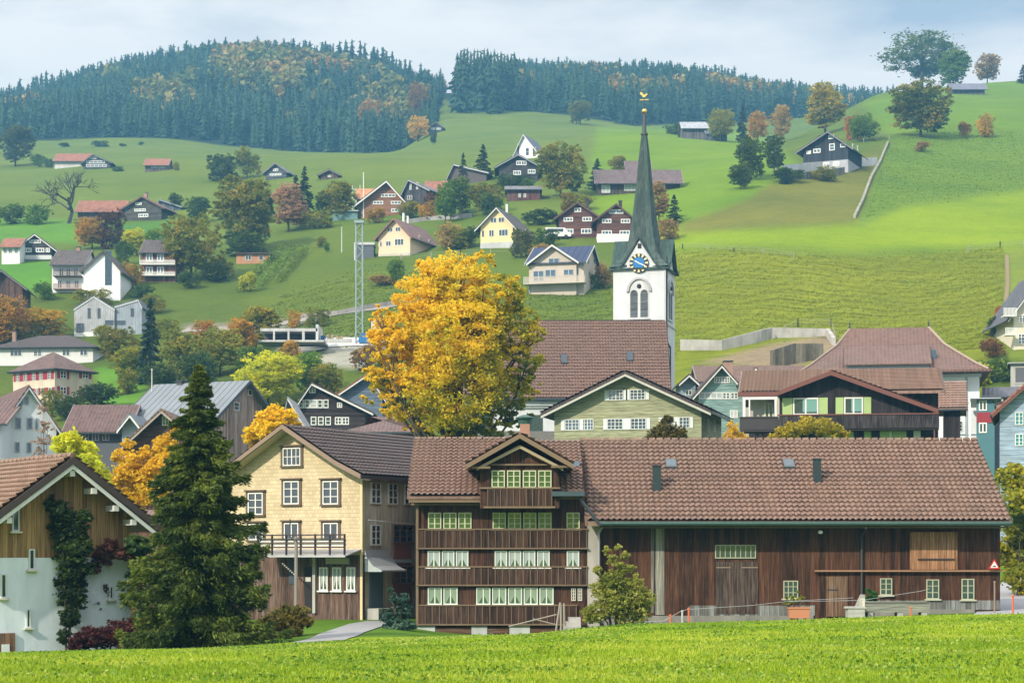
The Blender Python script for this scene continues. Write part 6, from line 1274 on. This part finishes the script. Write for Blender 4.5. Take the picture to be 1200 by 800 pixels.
# scattered trees of the hillside:   kind, name, label, px, top, base, width, leaves
TL = [
 ('round1','pear_tree','broad brownish green tree in front of the reddish balcony block',224,246,328,66,L_OLV),
 ('round2','lime_tree','big green and rust tree behind the broad brownish tree',284,205,296,66,L_OLV),
 ('tall','larch','orange tan larch right of the big green and rust tree',338,208,272,36,leaves(((.36,.20,.10),(.50,.30,.17),(.58,.38,.24)),.5)),
 ('spruce','spruce','dark spruce directly right of the orange tan larch',357,195,262,26,L_SPR), ('spruce2','spruce','slim dark spruce left of the big green and rust tree',268,193,262,26,L_SPR),
 ('spruce2','spruce','second slim spruce just right of the larch top',347,205,258,22,L_SPR),
 ('round2','beech_tree','olive brown round tree left of the scaffolding',396,211,258,36,L_OLV),
 ('column_spruce','spruce','tall blue green column spruce left of the near spruce top',176,350,450,34,L_BLU),
 ('round1','chestnut','rounded dark olive tree left of the blue green column spruce',140,380,428,46,L_OLV), ('round2','chestnut','rounded dark olive tree right of the blue green column spruce',210,386,450,44,L_OLV),
 ('round1','chestnut','dark green rounded tree left of the pale lime tree',258,380,440,50,L_OLV), ('round2','ash_tree','yellowing tree above the pale lime tree',300,357,412,50,leaves(((0.098,0.126,0.022),(0.238,0.224,0.022),(0.448,0.308,0.034)),.4)),
 ('round1','willow','pale lime yellow round tree behind the weathered gable',314,407,480,72,L_LIME), ('round2','hazel','fresh green rounded tree between pale lime tree and dark brown house',362,411,462,34,L_GRN),
 ('round1','hazel','olive tree right above the dark brown house roof',382,422,470,36,L_OLV), ('tall','hazel','small bronze tree in front of the concrete shell',341,393,440,24,L_AUT),
 ('round1','cherry_tree','orange brown tree at the left edge above the white flat villa',10,342,405,48,L_AUT), ('round2','cherry_tree','golden yellow tree behind the white flat villa',52,360,400,46,leaves(((0.168,0.168,0.022),(0.504,0.350,0.022),(0.700,0.392,0.034)),.4)),
 ('bush1','maple_bush','bright red bush at the left edge house',16,328,348,24,L_RED),
 ('round2','beech_tree','bluish green round tree at the upper left edge',18,146,195,40,leaves(((0.042,0.070,0.034),(0.084,0.112,0.034),(0.168,0.140,0.045)),.4)), ('bush1','shrub','bush right of the bluish round tree',46,180,196,18,L_GRN),
 ('round1','walnut_tree','autumn coloured tree below the red roofed farm',108,252,292,40,L_AUT), ('bush2','shrub','dark reddish shrubs right of the autumn walnut',132,245,292,30,leaves(((0.084,0.042,0.022),(0.182,0.084,0.045)),.5)),
 ('round2','apple_tree','light green tree beneath the meadow chalet',160,268,300,30,L_LIME), ('round1','apple_tree','dark tree right of the light green tree under the meadow chalet',186,265,300,28,L_GRN),
 ('bush1','thuja','dense dark thuja behind the white gable wall',146,281,310,22,L_DRK), ('bush2','shrub','brownish shrub right of the white gable chalet',152,308,336,28,L_AUT),
 ('bush1','shrub','green shrub row left half above the left edge meadow',12,238,263,34,L_GRN), ('bush2','shrub','green shrub row right half above the left edge meadow',44,240,263,30,L_GRN),
 ('round2','ash_tree','dark tree behind the blue barn',232,230,262,28,L_DRK), ('bush2','shrub','bluish green thicket below the forest edge',262,180,212,36,L_DRK), ('bush1','shrub','grey green thicket beside the forest meadow',290,172,208,30,L_OLV),
 ('round1','oak','big green tree right of the white gabled villa',657,163,232,54,L_OLV), ('spruce','spruce','conical spruce above the grey roofed hidden house',566,169,206,22,L_SPR), ('spruce2','spruce','slim dark spruce beside the grey roofed hidden house',543,179,222,14,L_SPR),
 ('tall','poplar','dark green tall tree right of the dark timber house',522,208,262,22,L_GRN), ('round2','shrub','dark bushes left of the long garden wall',540,208,252,34,L_GRN), ('round1','shrub','olive bushes above the long garden wall',570,212,252,38,L_OLV), ('bush1','shrub','reddish bush right of the dark timber house',505,225,252,20,leaves(((0.140,0.070,0.034),(0.280,0.140,0.067)),.5)),
 ('bush2','shrub','bushes below the near black chalet',600,205,222,40,L_DRK), ('bush1','shrub','orange bush in front of the reddish chalet',440,242,262,22,leaves(((0.280,0.168,0.022),(0.560,0.308,0.034)),.5)), ('round1','apple_tree','yellow green tree at the right corner of the reddish chalet',480,234,256,26,L_OLV), ('bush2','shrub','pale autumn bush between peach and yellow house',526,262,292,34,L_TAN),
 ('bush1','shrub','dark green bush left of the yellow villa',550,264,290,24,L_DRK), ('bush2','shrub','olive bushes left of the solar roof house',612,268,302,26,leaves(((0.070,0.084,0.022),(0.168,0.154,0.034)),.5)), ('bush1','hedge','dark hedge right of the big green tree above the brown chalets',632,245,264,38,L_DRK), ('tall','birch','yellow birch between big green tree and brown chalets',666,222,252,18,leaves(((0.252,0.224,0.022),(0.476,0.364,0.034)),.5)),
 ('spruce','spruce','bluish spruce left of the long brown farm',700,186,222,24,L_BLU), ('round2','apple_tree','yellow green tree behind the long brown farm roof',724,182,204,20,leaves(((0.140,0.140,0.022),(0.336,0.252,0.034)),.5)), ('tall','birch','yellow brown tree right of the spire before the long farm',772,206,262,22,L_TAN), ('spruce2','spruce','dark conifer right of the spire below the long farm',790,228,262,18,L_SPR), ('bush2','shrub','pale tan bush right of the spire foot',784,256,282,26,L_TAN),
 ('bush1','shrub','pink brown bush between solar roof house and steeple',708,308,338,22,L_TAN), ('bush2','shrub','green bush in front of the solar roof wing',700,318,338,16,L_GRN),
 ('tall','poplar','tall yellow poplar above the hill chalet',967,90,158,42,leaves(((0.196,0.210,0.022),(0.420,0.350,0.034),(0.644,0.448,0.034)),.4)), ('round1','oak','dark green tree right of the yellow poplar',1012,132,166,34,L_GRN), ('bush2','shrub','rust coloured tree beside the yellow poplar',1000,134,164,18,L_RED),
 ('loose','oak','great open crowned tree on the right skyline',1080,37,104,78,leaves(((0.070,0.105,0.020),(0.126,0.168,0.027),(0.196,0.210,0.028)),.4)), ('round2','oak','bluish green rounded tree beside the great skyline tree',1117,58,106,36,L_GRN), ('round1','beech_tree','brown autumn tree on the right skyline',1157,61,97,28,L_TAN), ('spruce','spruce','small spruce at the far right of the skyline',1199,76,98,14,L_SPR),
 ('round1','maple_tree','large olive and orange tree alone on the right hand pasture',1079,92,161,68,leaves(((0.063,0.091,0.013),(0.140,0.154,0.020),(0.504,0.308,0.034)),.25)), ('bush1','hawthorn','left small hawthorn on the right pasture',1131,142,161,14,L_AUT), ('bush2','hawthorn','right small hawthorn with yellow edge on the right pasture',1154,134,161,22,L_AUT), ('bush1','shrub','low dark bush on the terraced pasture below the lone tree',1080,165,178,18,L_TAN),
 ('round1','ash_tree','pale yellow green tree beside the pale roofed barn beyond the knoll',845,125,166,30,leaves(((0.168,0.182,0.034),(0.364,0.336,0.045)),.4)), ('bush2','shrub','dark bush left of the pale roofed barn on the knoll',792,145,158,26,L_DRK),
 ('round2','alder','dark tree left of the hill chalet terrace',880,160,212,34,L_DRK), ('tall','alder','tall dark tree left of the hill chalet',908,152,206,22,L_DRK), ('round1','alder','brownish dark tree cluster on the pasture left of the hill chalet',868,190,222,26,L_DRK), ('bush1','shrub','bush row at the hill chalet terrace foot',925,196,214,34,L_DRK), ('bush2','shrub','shrubs under the terrace wall of the hill chalet',965,196,212,34,L_OLV), ('spruce','spruce','little spruce left of the hill chalet terrace wall',920,196,216,12,L_BLU),
 ('bush1','shrub','reddish bush under the cream house at the right',1163,396,420,30,leaves(((0.196,0.098,0.034),(0.364,0.182,0.056)),.5)), ('bush2','shrub','bright green shrub right of the hipped roof',1165,418,448,38,leaves(((0.056,0.126,0.022),(0.168,0.252,0.034)),.5)), ('bush1','shrub','dark green bush beside the cream house balconies',1168,370,395,18,L_DRK), ('bush2','shrub','yellow shrub right of the hipped roof edge',1150,425,452,24,L_LIME), ('bush1','shrub','small red shrub above the cream house balcony',1170,358,372,10,L_RED),
 ('bush1','shrub','dark bush beside the terrace block',222,318,338,24,L_DRK), ('bush2','shrub','dark bush right of the broad brownish tree',250,308,330,36,L_DRK), ('bush1','shrub','dark bush above the modern grey house',165,332,350,28,L_DRK), ('bush2','shrub','olive bush by the gravel bank behind the crane',371,360,384,26,L_OLV), ('bush1','shrub','light green bush at the right end of the vine rows',290,318,342,20,L_LIME), ('bush2','shrub','orange brown bush at the bank behind the building shell',345,362,384,18,L_AUT),
 ('bush1','shrub','green garden bush below the peach house',462,306,326,16,L_GRN), ('bush1','hedge','dark hedge in front of the white house gable and brown roof',78,462,492,36,L_DRK), ('bush2','hedge','olive hedge left of the brown tiled roof',60,455,480,26,L_OLV), ('bush1','shrub','dark shrubs before the brown gabled house porch',120,380,398,20,L_OLV),

 ('round1','chestnut','olive tree low between the column spruce and the villa lawn',152,402,446,40,L_OLV), ('bush1','shrub','dark bushes at the foot of the blue green column spruce',190,425,462,46,L_DRK), ('round2','chestnut','brownish crown just right of the near spruce top',278,372,432,40,L_AUT),
 ('bush2','shrub','green thicket under the yellowing tree',300,405,440,50,L_GRN), ('bush1','shrub','dark thicket right below the olive chestnut',232,412,455,44,L_DRK), ('round1','hazel','small orange brown tree above the near spruce tip',240,372,415,28,L_AUT),
 ('bush2','shrub','olive bank bushes left of the gravel road',190,372,396,34,L_OLV), ('bush1','shrub','tan scrub below the gravel heap',430,402,436,36,L_TAN), ('bush2','shrub','dark scrub between gravel heap and yellow maple',446,425,452,24,L_DRK),
 ('bush1','shrub','green bush left of the white balcony chalet',52,330,352,24,L_GRN), ('bush2','shrub','olive bushes beneath the balcony chalet',110,338,358,40,L_OLV), ('bush1','shrub','bushes right of the modern grey annex',180,345,368,26,L_OLV), 
 ('round2','oak','dark tree top right behind the big rust tree',305,222,290,30,L_DRK), ('bush2','shrub','dark bush under the big rust tree',290,270,300,50,L_DRK), ('bush1','shrub','brown green scrub left of the vine rows',262,300,326,26,L_OLV),
 ('bush2','shrub','shrubs in front of the green grey shed',372,246,268,34,L_OLV), ('bush1','shrub','rusty shrubs left of the green grey shed',352,240,266,24,L_AUT), ('round1','beech_tree','dark green tree left of the scaffolding top',382,222,258,24,L_DRK),
 ('tall','poplar','narrow dark tree at the left of the bushes by the garden wall',528,206,258,16,L_DRK), ('bush1','shrub','dark green bush on the right of the garden wall',575,226,256,26,L_DRK), ('bush2','shrub','autumn shrubs right of the reddish chalet corner',500,236,258,24,L_AUT), ('bush1','shrub','small green shrub under the near black chalet',615,208,222,22,L_GRN),
 ('bush2','shrub','mixed bushes left of the yellow villa garden',538,266,292,26,L_OLV), ('round1','apple_tree','little apple tree on the lawn under the peach house',465,300,335,18,L_GRN), ('bush1','shrub','stone edged shrubs below the peach house lawn',452,322,334,34,L_TAN), ('tall','birch','thin young tree in the garden left of the crane',383,282,296,7,L_GRN),
 ('bush1','shrub','bush in the garden corner right of the vines',376,276,290,12,L_OLV), ('bush2','shrub','dark hedge below the brown chalets',640,268,288,26,L_DRK), ('bush1','shrub','tan shrub between the brown chalets and beige house',632,285,308,24,L_TAN), ('bush1','shrub','bushes under the long brown farm',680,226,246,30,L_OLV),
 ('bush1','shrub','dark clump on the high left pasture by the forest',76,168,172,14,L_DRK), ('bush2','shrub','dark clump on the high left pasture above the upper farm',118,165,172,18,L_DRK), ('bush1','shrub','small dark clump right of the high pasture centre',144,168,172,8,L_DRK), ('bush2','shrub','little bush beside the lone stable',206,190,200,9,L_OLV),
 ('bush1','shrub','low clump on the pasture under the spruce forest',165,166,170,7,L_DRK), ('bush2','shrub','bush left of the upper farm barn',58,186,197,10,L_DRK), ('bush2','hedge','long low hedge before the upper farmhouse',138,195,201,14,L_DRK),
 ('round2','ash_tree','dark green tree behind the meadow chalet chimney',206,226,246,16,L_DRK), ('bush1','shrub','orange shrub at the left edge over the white flat villa',2,345,372,22,L_RED), ('round1','cherry_tree','second orange brown tree at the left edge',-4,355,405,44,L_AUT),
 ('bush2','shrub','pergola shrubs between the white flat villa and red shutter villa',30,398,416,36,leaves(((0.070,0.042,0.034),(0.140,0.112,0.045)),.5)), ('bush1','hedge','dark hedge below the red shuttered villa lawn',112,448,480,44,L_DRK), ('bush2','shrub','leafy bush at the right foot of the villa lawn',150,430,462,26,L_OLV),
 ('round1','alder','tree in the hollow right of the spire ridge',888,128,168,22,L_AUT), ('round2','alder','rust toned tree in the hollow beyond the knoll',915,122,166,22,L_TAN), ('spruce','spruce','dark spruce in the hollow right of the pale barn',870,124,166,16,L_SPR), ('round2','alder','bluish tree at the forest foot above the white villa',680,118,146,26,L_OLV),
 ('tall','cypress','dark conifer right of the forest saddle hut',508,152,170,8,L_DRK), ('round1','beech_tree','orange tree at the forest edge left of the saddle hut',490,134,166,24,L_AUT), ('round1','beech_tree','tall orange tree standing out of the forest edge',434,112,172,26,leaves(((0.224,0.140,0.034),(0.476,0.266,0.056)),.4)), ('round2','beech_tree','orange crowned tree high at the forest edge near the saddle',491,96,150,24,leaves(((0.224,0.140,0.034),(0.420,0.238,0.056)),.4)),
]
for k_, n_, l_, a_, t_, b_, w_, m_ in TL: tree(k_, n_, l_, a_, t_, b_, w_, m_, cat='tree' if not n_ in ('shrub','maple_bush','hedge') else 'shrub')
tree('bare','bare_tree','large leafless dark tree on the left meadow',80,190,262,70,None)
# vine rows
def vines():
    k = 0
    for i in range(3):
        a_ = at(280+i*23, 343-i*5); b_ = at(334+i*12, 292+i*2.5); rng = np.random.default_rng(70+i); n = 900; t_ = rng.random(n); P = np.array(a_)[None]*(1-t_[:,None])+np.array(b_)[None]*t_[:,None]
        t_ = np.round(t_*22)/22+rng.normal(size=n)*.008; P = np.array(a_)[None]*(1-t_[:,None])+np.array(b_)[None]*t_[:,None]; P = P+rng.normal(size=(n,3))*.36; P[:,2] = tz(P[:,0],P[:,1])+.2+rng.random(n)*1.3; o = np.array([a_.x,a_.y,float(tz(a_.x,a_.y))]); V, Fc = leafquads(P-o, .42, rng)
        ob = put('vine_row', np_mesh('vine_row', V, Fc, leaves(((.10,.16,.02),(.20,.28,.03)),.5)), None, None, o); tag(ob, 'leafy green vine row in the small sloping plantation below the orange garden house', 'hedge', 'rows of the small plantation')
vines()
# ------------------------------------------------------------------ forest
def low_spruce(seed, H=24, W=6.4, tiers=9, n=7):
    rng = np.random.default_rng(seed); V = []; Fc = []
    for i in range(tiers):
        t_ = i/tiers; z0 = H*(.06+.90*t_); r = W/2*(1-t_)**.75*(.85+.3*rng.random())+.25; zt = z0+H*.15*(1-.3*t_); c = len(V); V.append((0,0,min(H,zt)))
        ph = rng.random()*6.28
        for k in range(n*2):
            an = ph+pi*k/n; rr = r*(1.0 if k % 2 else .55)*(.8+.4*rng.random()); V.append((rr*cos(an), rr*sin(an), z0-(.9 if k % 2 else 0)+rng.normal()*.3))
        for k in range(n*2): Fc.append((c, c+1+k, c+1+(k+1) % (2*n)))
    return np.array(V), np.array(Fc)
FS = leaves(((.018,.045,.026),(.034,.075,.038),(.058,.105,.045)), .03, .25)
def forest_spruce(seed):
    a, b = low_spruce(seed, 22, 5.4, 10, 6); V, Q = spruce_arrays(24, 3.6, 30, 10, 2.7, seed+60, droop=.45, z0=.08, ragged=.3)
    T = np.concatenate([Q[:,[0,1,2]], Q[:,[0,2,3]]]); q = V.reshape(-1,4,3); c = q.mean(1, keepdims=True); kp = c[:,0,2] < 20.5; q = q[kp]; c = c[kp]; Q = np.arange(4*len(q)).reshape(-1,4); T = np.concatenate([Q[:,[0,1,2]], Q[:,[0,2,3]]]); V = (c+(q-c)*np.clip(1.25-c[...,2:]/24, .34, 1)).reshape(-1,3); return np.concatenate([a, V]), np.concatenate([b, T+len(a)])
FA = leaves(((.10,.15,.04),(.20,.23,.05),(.34,.28,.06),(.46,.28,.07)), .03, .25, .4)
protos = [forest_spruce(i) for i in range(5)]; pm = [np_mesh('crown', v_, f_, FS) for v_, f_ in protos]
rng = np.random.default_rng(99); VS = []; FSs = []; off = 0; VA = []
def edge(px_): return np.interp(px_, [-300,0,150,300,400,420,510,519,521,535,600,740,800,900,1045,1060], [845,845,855,850,830,775,790,960,3000,890,880,870,905,955,985,3000])
spots = []
for _ in range(12000):
    px_ = rng.uniform(-120, 1050); D = rng.uniform(770, 1230)
    if D < edge(px_) or rng.random() > (D/1230): continue
    if 519 < px_ < 535: continue
    spots.append((px_, D))
spots = spots[:8000]; keep = []; cell = set()
for px_, D in spots:
    x = (px_-600)/F*D; c_ = (int(x/4.6), int(D/5.6))
    if c_ in cell: continue
    cell.add(c_); keep.append((px_, D, x))
def autumn(px_, D, x): return (math.sin(px_*.045+D*.013)+math.sin(px_*.021-D*.031+1.5)+2.3*math.exp(-((px_-330)/100)**2)*(D > 930)+.5*(px_ > 600)-.3*(px_ < 220)) > .85 + rng.normal()*.35
for px_, D, x in keep:
    z = float(tz(x, D)); h = rng.uniform(.5, .92)*(1 if D < edge(px_)+110 else .86)*(1 if px_ < 470 or px_ > 520 else .75)
    if autumn(px_, D, x) and D > edge(px_)+45:
        m_ = 60; d = rng.normal(size=(m_,3)); d /= np.linalg.norm(d,axis=1)[:,None]; d[:,2] = np.abs(d[:,2])*1.3-.25; VA.append(np.array([x,D,z+10*h])+d*np.array([4.6,4.6,6])*h*(.75+.4*rng.random((m_,1))))
    else:
        v_, f_ = protos[rng.integers(5)]; a_ = rng.random()*6.28; c_, s_ = cos(a_), sin(a_); q = v_*h; q = np.stack([q[:,0]*c_-q[:,1]*s_+x, q[:,0]*s_+q[:,1]*c_+D, q[:,2]+z-.5], 1); VS.append(q); FSs.append(f_+off); off += len(q)
tag(put('spruce_forest', np_mesh('spruce_forest', np.concatenate(VS), np.concatenate(FSs), FS)), kind='stuff')
V, Fc = leafquads(np.concatenate(VA), 2.4, rng, aspect=.9); tag(put('broadleaf_forest', np_mesh('broadleaf_forest', V, Fc, FA)), kind='stuff')
def skyline(pxs, top, Dk, label, group, hw_=(.8,1.15), seed=5):
    rng = np.random.default_rng(seed)
    for px_ in pxs:
        D = Dk(px_)*rng.uniform(.97,1.03); x = (px_-600)/F*D; z = float(tz(x, D)); tp = np.interp(px_, *top)+rng.normal()*2.6+2; h = max(10, (650-tp)/F*D-z)
        root = empty('spruce', (x, D, z-.4), rng.random()*6, label, 'tree', group); o = bpy.data.objects.new('crown', pm[rng.integers(5)]); col.objects.link(o); o.parent = root; root.scale = (rng.uniform(.95,1.4),)*2 + (h/24,)
rs = np.random.default_rng(3)
skyline(np.sort(rs.uniform(-5, 516, 95)), ([0,50,100,150,200,250,300,330,380,420,450,480,500,516],[94,80,70,57,47,37,41,41,43,40,50,60,72,95]), lambda p_: np.interp(p_,[0,450,516],[1130,1080,960]), 'dark spruce pointing up from the skyline of the left wooded hill', 'spruces along the left skyline')
skyline(np.linspace(536, 603, 18), ([536,545,600],[46,43,52]), lambda p_: 890, 'tall close spruce in the stand right of the saddle', 'tall spruces right of the saddle', seed=6)
skyline(np.sort(rs.uniform(604, 1040, 80)), ([604,640,700,740,800,850,900,960,1000,1040],[60,66,66,64,68,70,88,92,93,95]), lambda p_: np.interp(p_,[604,800,1040],[1000,1090,1150]), 'dark spruce pointing up from the skyline of the right wooded hill', 'spruces along the right skyline', seed=7)
# ------------------------------------------------------------------ meadow grass
rng = np.random.default_rng(12); n = 230000; D = 24+(63-24)*rng.random(n)**1.25; X_ = rng.uniform(-1, 1, n)*D*.285
Z_ = tz(X_, D); h = (.045+.05*rng.random(n))*np.clip(1.9-D/42, .5, 1); tilt = rng.normal(size=(n,2))*.035; wv = .010+.008*rng.random(n)+D*.00022; an = rng.random(n)*pi
A = np.stack([X_-np.cos(an)*wv, D-np.sin(an)*wv, Z_-.01], 1); B = np.stack([X_+np.cos(an)*wv, D+np.sin(an)*wv, Z_-.01], 1); T = np.stack([X_+tilt[:,0], D+tilt[:,1], Z_+h], 1)
LG = leaves(((.13,.22,.010),(.21,.31,.012),(.30,.40,.02),(.48,.47,.07)), .25, .35, 1.0)
tag(put('grass', np_mesh('grass', np.stack([A,B,T],1).reshape(-1,3), np.arange(3*n).reshape(n,3), LG)), kind='stuff')
def sward(name, n, d0, d1, p0, p1, size, cols, seed, area, pw=1.0):
    rng = np.random.default_rng(seed); D = d0+(d1-d0)*rng.random(n)**pw; X_ = (rng.uniform(p0,p1,n)-600)/F*D
    wob = np.sin(X_*.21+D*.11)*1.1+np.sin(X_*.53-D*.23+1)*.7+np.sin(X_*.09+2)*1.3
    q = np.sin(D*1.3+wob*2)+np.sin(D*3.1+X_*.37+wob*3)*.9+np.sin(X_*1.1+D*2.3)*.7+np.sin(X_*2.7-D*1.7+wob)*.6+rng.normal(size=n)*1.5; ok = q > 1.3; D = D[ok]; X_ = X_[ok]
    px_ = 600+F*X_/D; py_ = 650-F*tz(X_,D)/D+rng.normal(size=len(D))*3; pts = np.array(area, float); ins = np.zeros(len(D), bool)
    for k in range(len(pts)):
        x1, y1 = pts[k]; x2, y2 = pts[(k+1) % len(pts)]; ins ^= ((y1 > py_) != (y2 > py_)) & (px_ < (x2-x1)*(py_-y1)/((y2-y1) or 1e-9)+x1)
    D = D[ins]; X_ = X_[ins]; n = len(D); Z_ = tz(X_, D); h = size*(.4+rng.random(n)); w_ = size*(.6+.7*rng.random(n)); an = rng.normal(size=n)*.6
    A = np.stack([X_-np.cos(an)*w_, D-np.sin(an)*w_, Z_-.06], 1); B = np.stack([X_+np.cos(an)*w_, D+np.sin(an)*w_, Z_-.06], 1); T = np.stack([X_+rng.normal(size=n)*h*.5, D+rng.normal(size=n)*h*.5, Z_+h], 1)
    tag(put(name, np_mesh(name, np.stack([A,B,T],1).reshape(-1,3), np.arange(3*n).reshape(n,3), leaves(cols, .08, .4, 1.0))), kind='stuff')
sward('pasture_grass', 240000, 248, 345, 775, 1185, .14, ((.155,.20,.010),(.215,.26,.014),(.30,.32,.02)), 41, [(780,440),(780,296),(860,292),(1000,302),(1120,296),(1176,290),(1176,420),(1150,440),(1000,440),(985,392),(900,395),(800,408)])
sward('high_pasture_grass', 130000, 340, 560, 1000, 1250, .17, ((.10,.17,.014),(.15,.23,.018),(.22,.29,.025)), 42, [(1045,160),(1015,255),(1060,238),(1250,212),(1250,155),(1100,152)])
sward('slope_grass', 220000, 250, 400, 280, 790, .16, ((.075,.12,.012),(.12,.165,.014),(.17,.21,.02)), 43, [(600,480),(560,345),(690,338),(800,330),(790,470),(470,400),(290,400),(330,345),(440,315),(540,318),(540,400)])
# ------------------------------------------------------------------ haze
hm = bpy.data.materials.new('haze'); hm.use_nodes = True; nt = hm.node_tree; nt.nodes.clear()
pv = NN(nt, 'ShaderNodeVolumePrincipled', Density=HAZE, Anisotropy=.25); pv.inputs['Color'].default_value = (.22,.62,1.0,1)
NN(nt, 'ShaderNodeOutputMaterial', Volume=pv.outputs[0])
zmin = float(ZZ.min())-1.0; tag(put('haze', MB().box(-960,960,-930,1780,zmin,330).mesh('haze', hm)), kind='stuff')
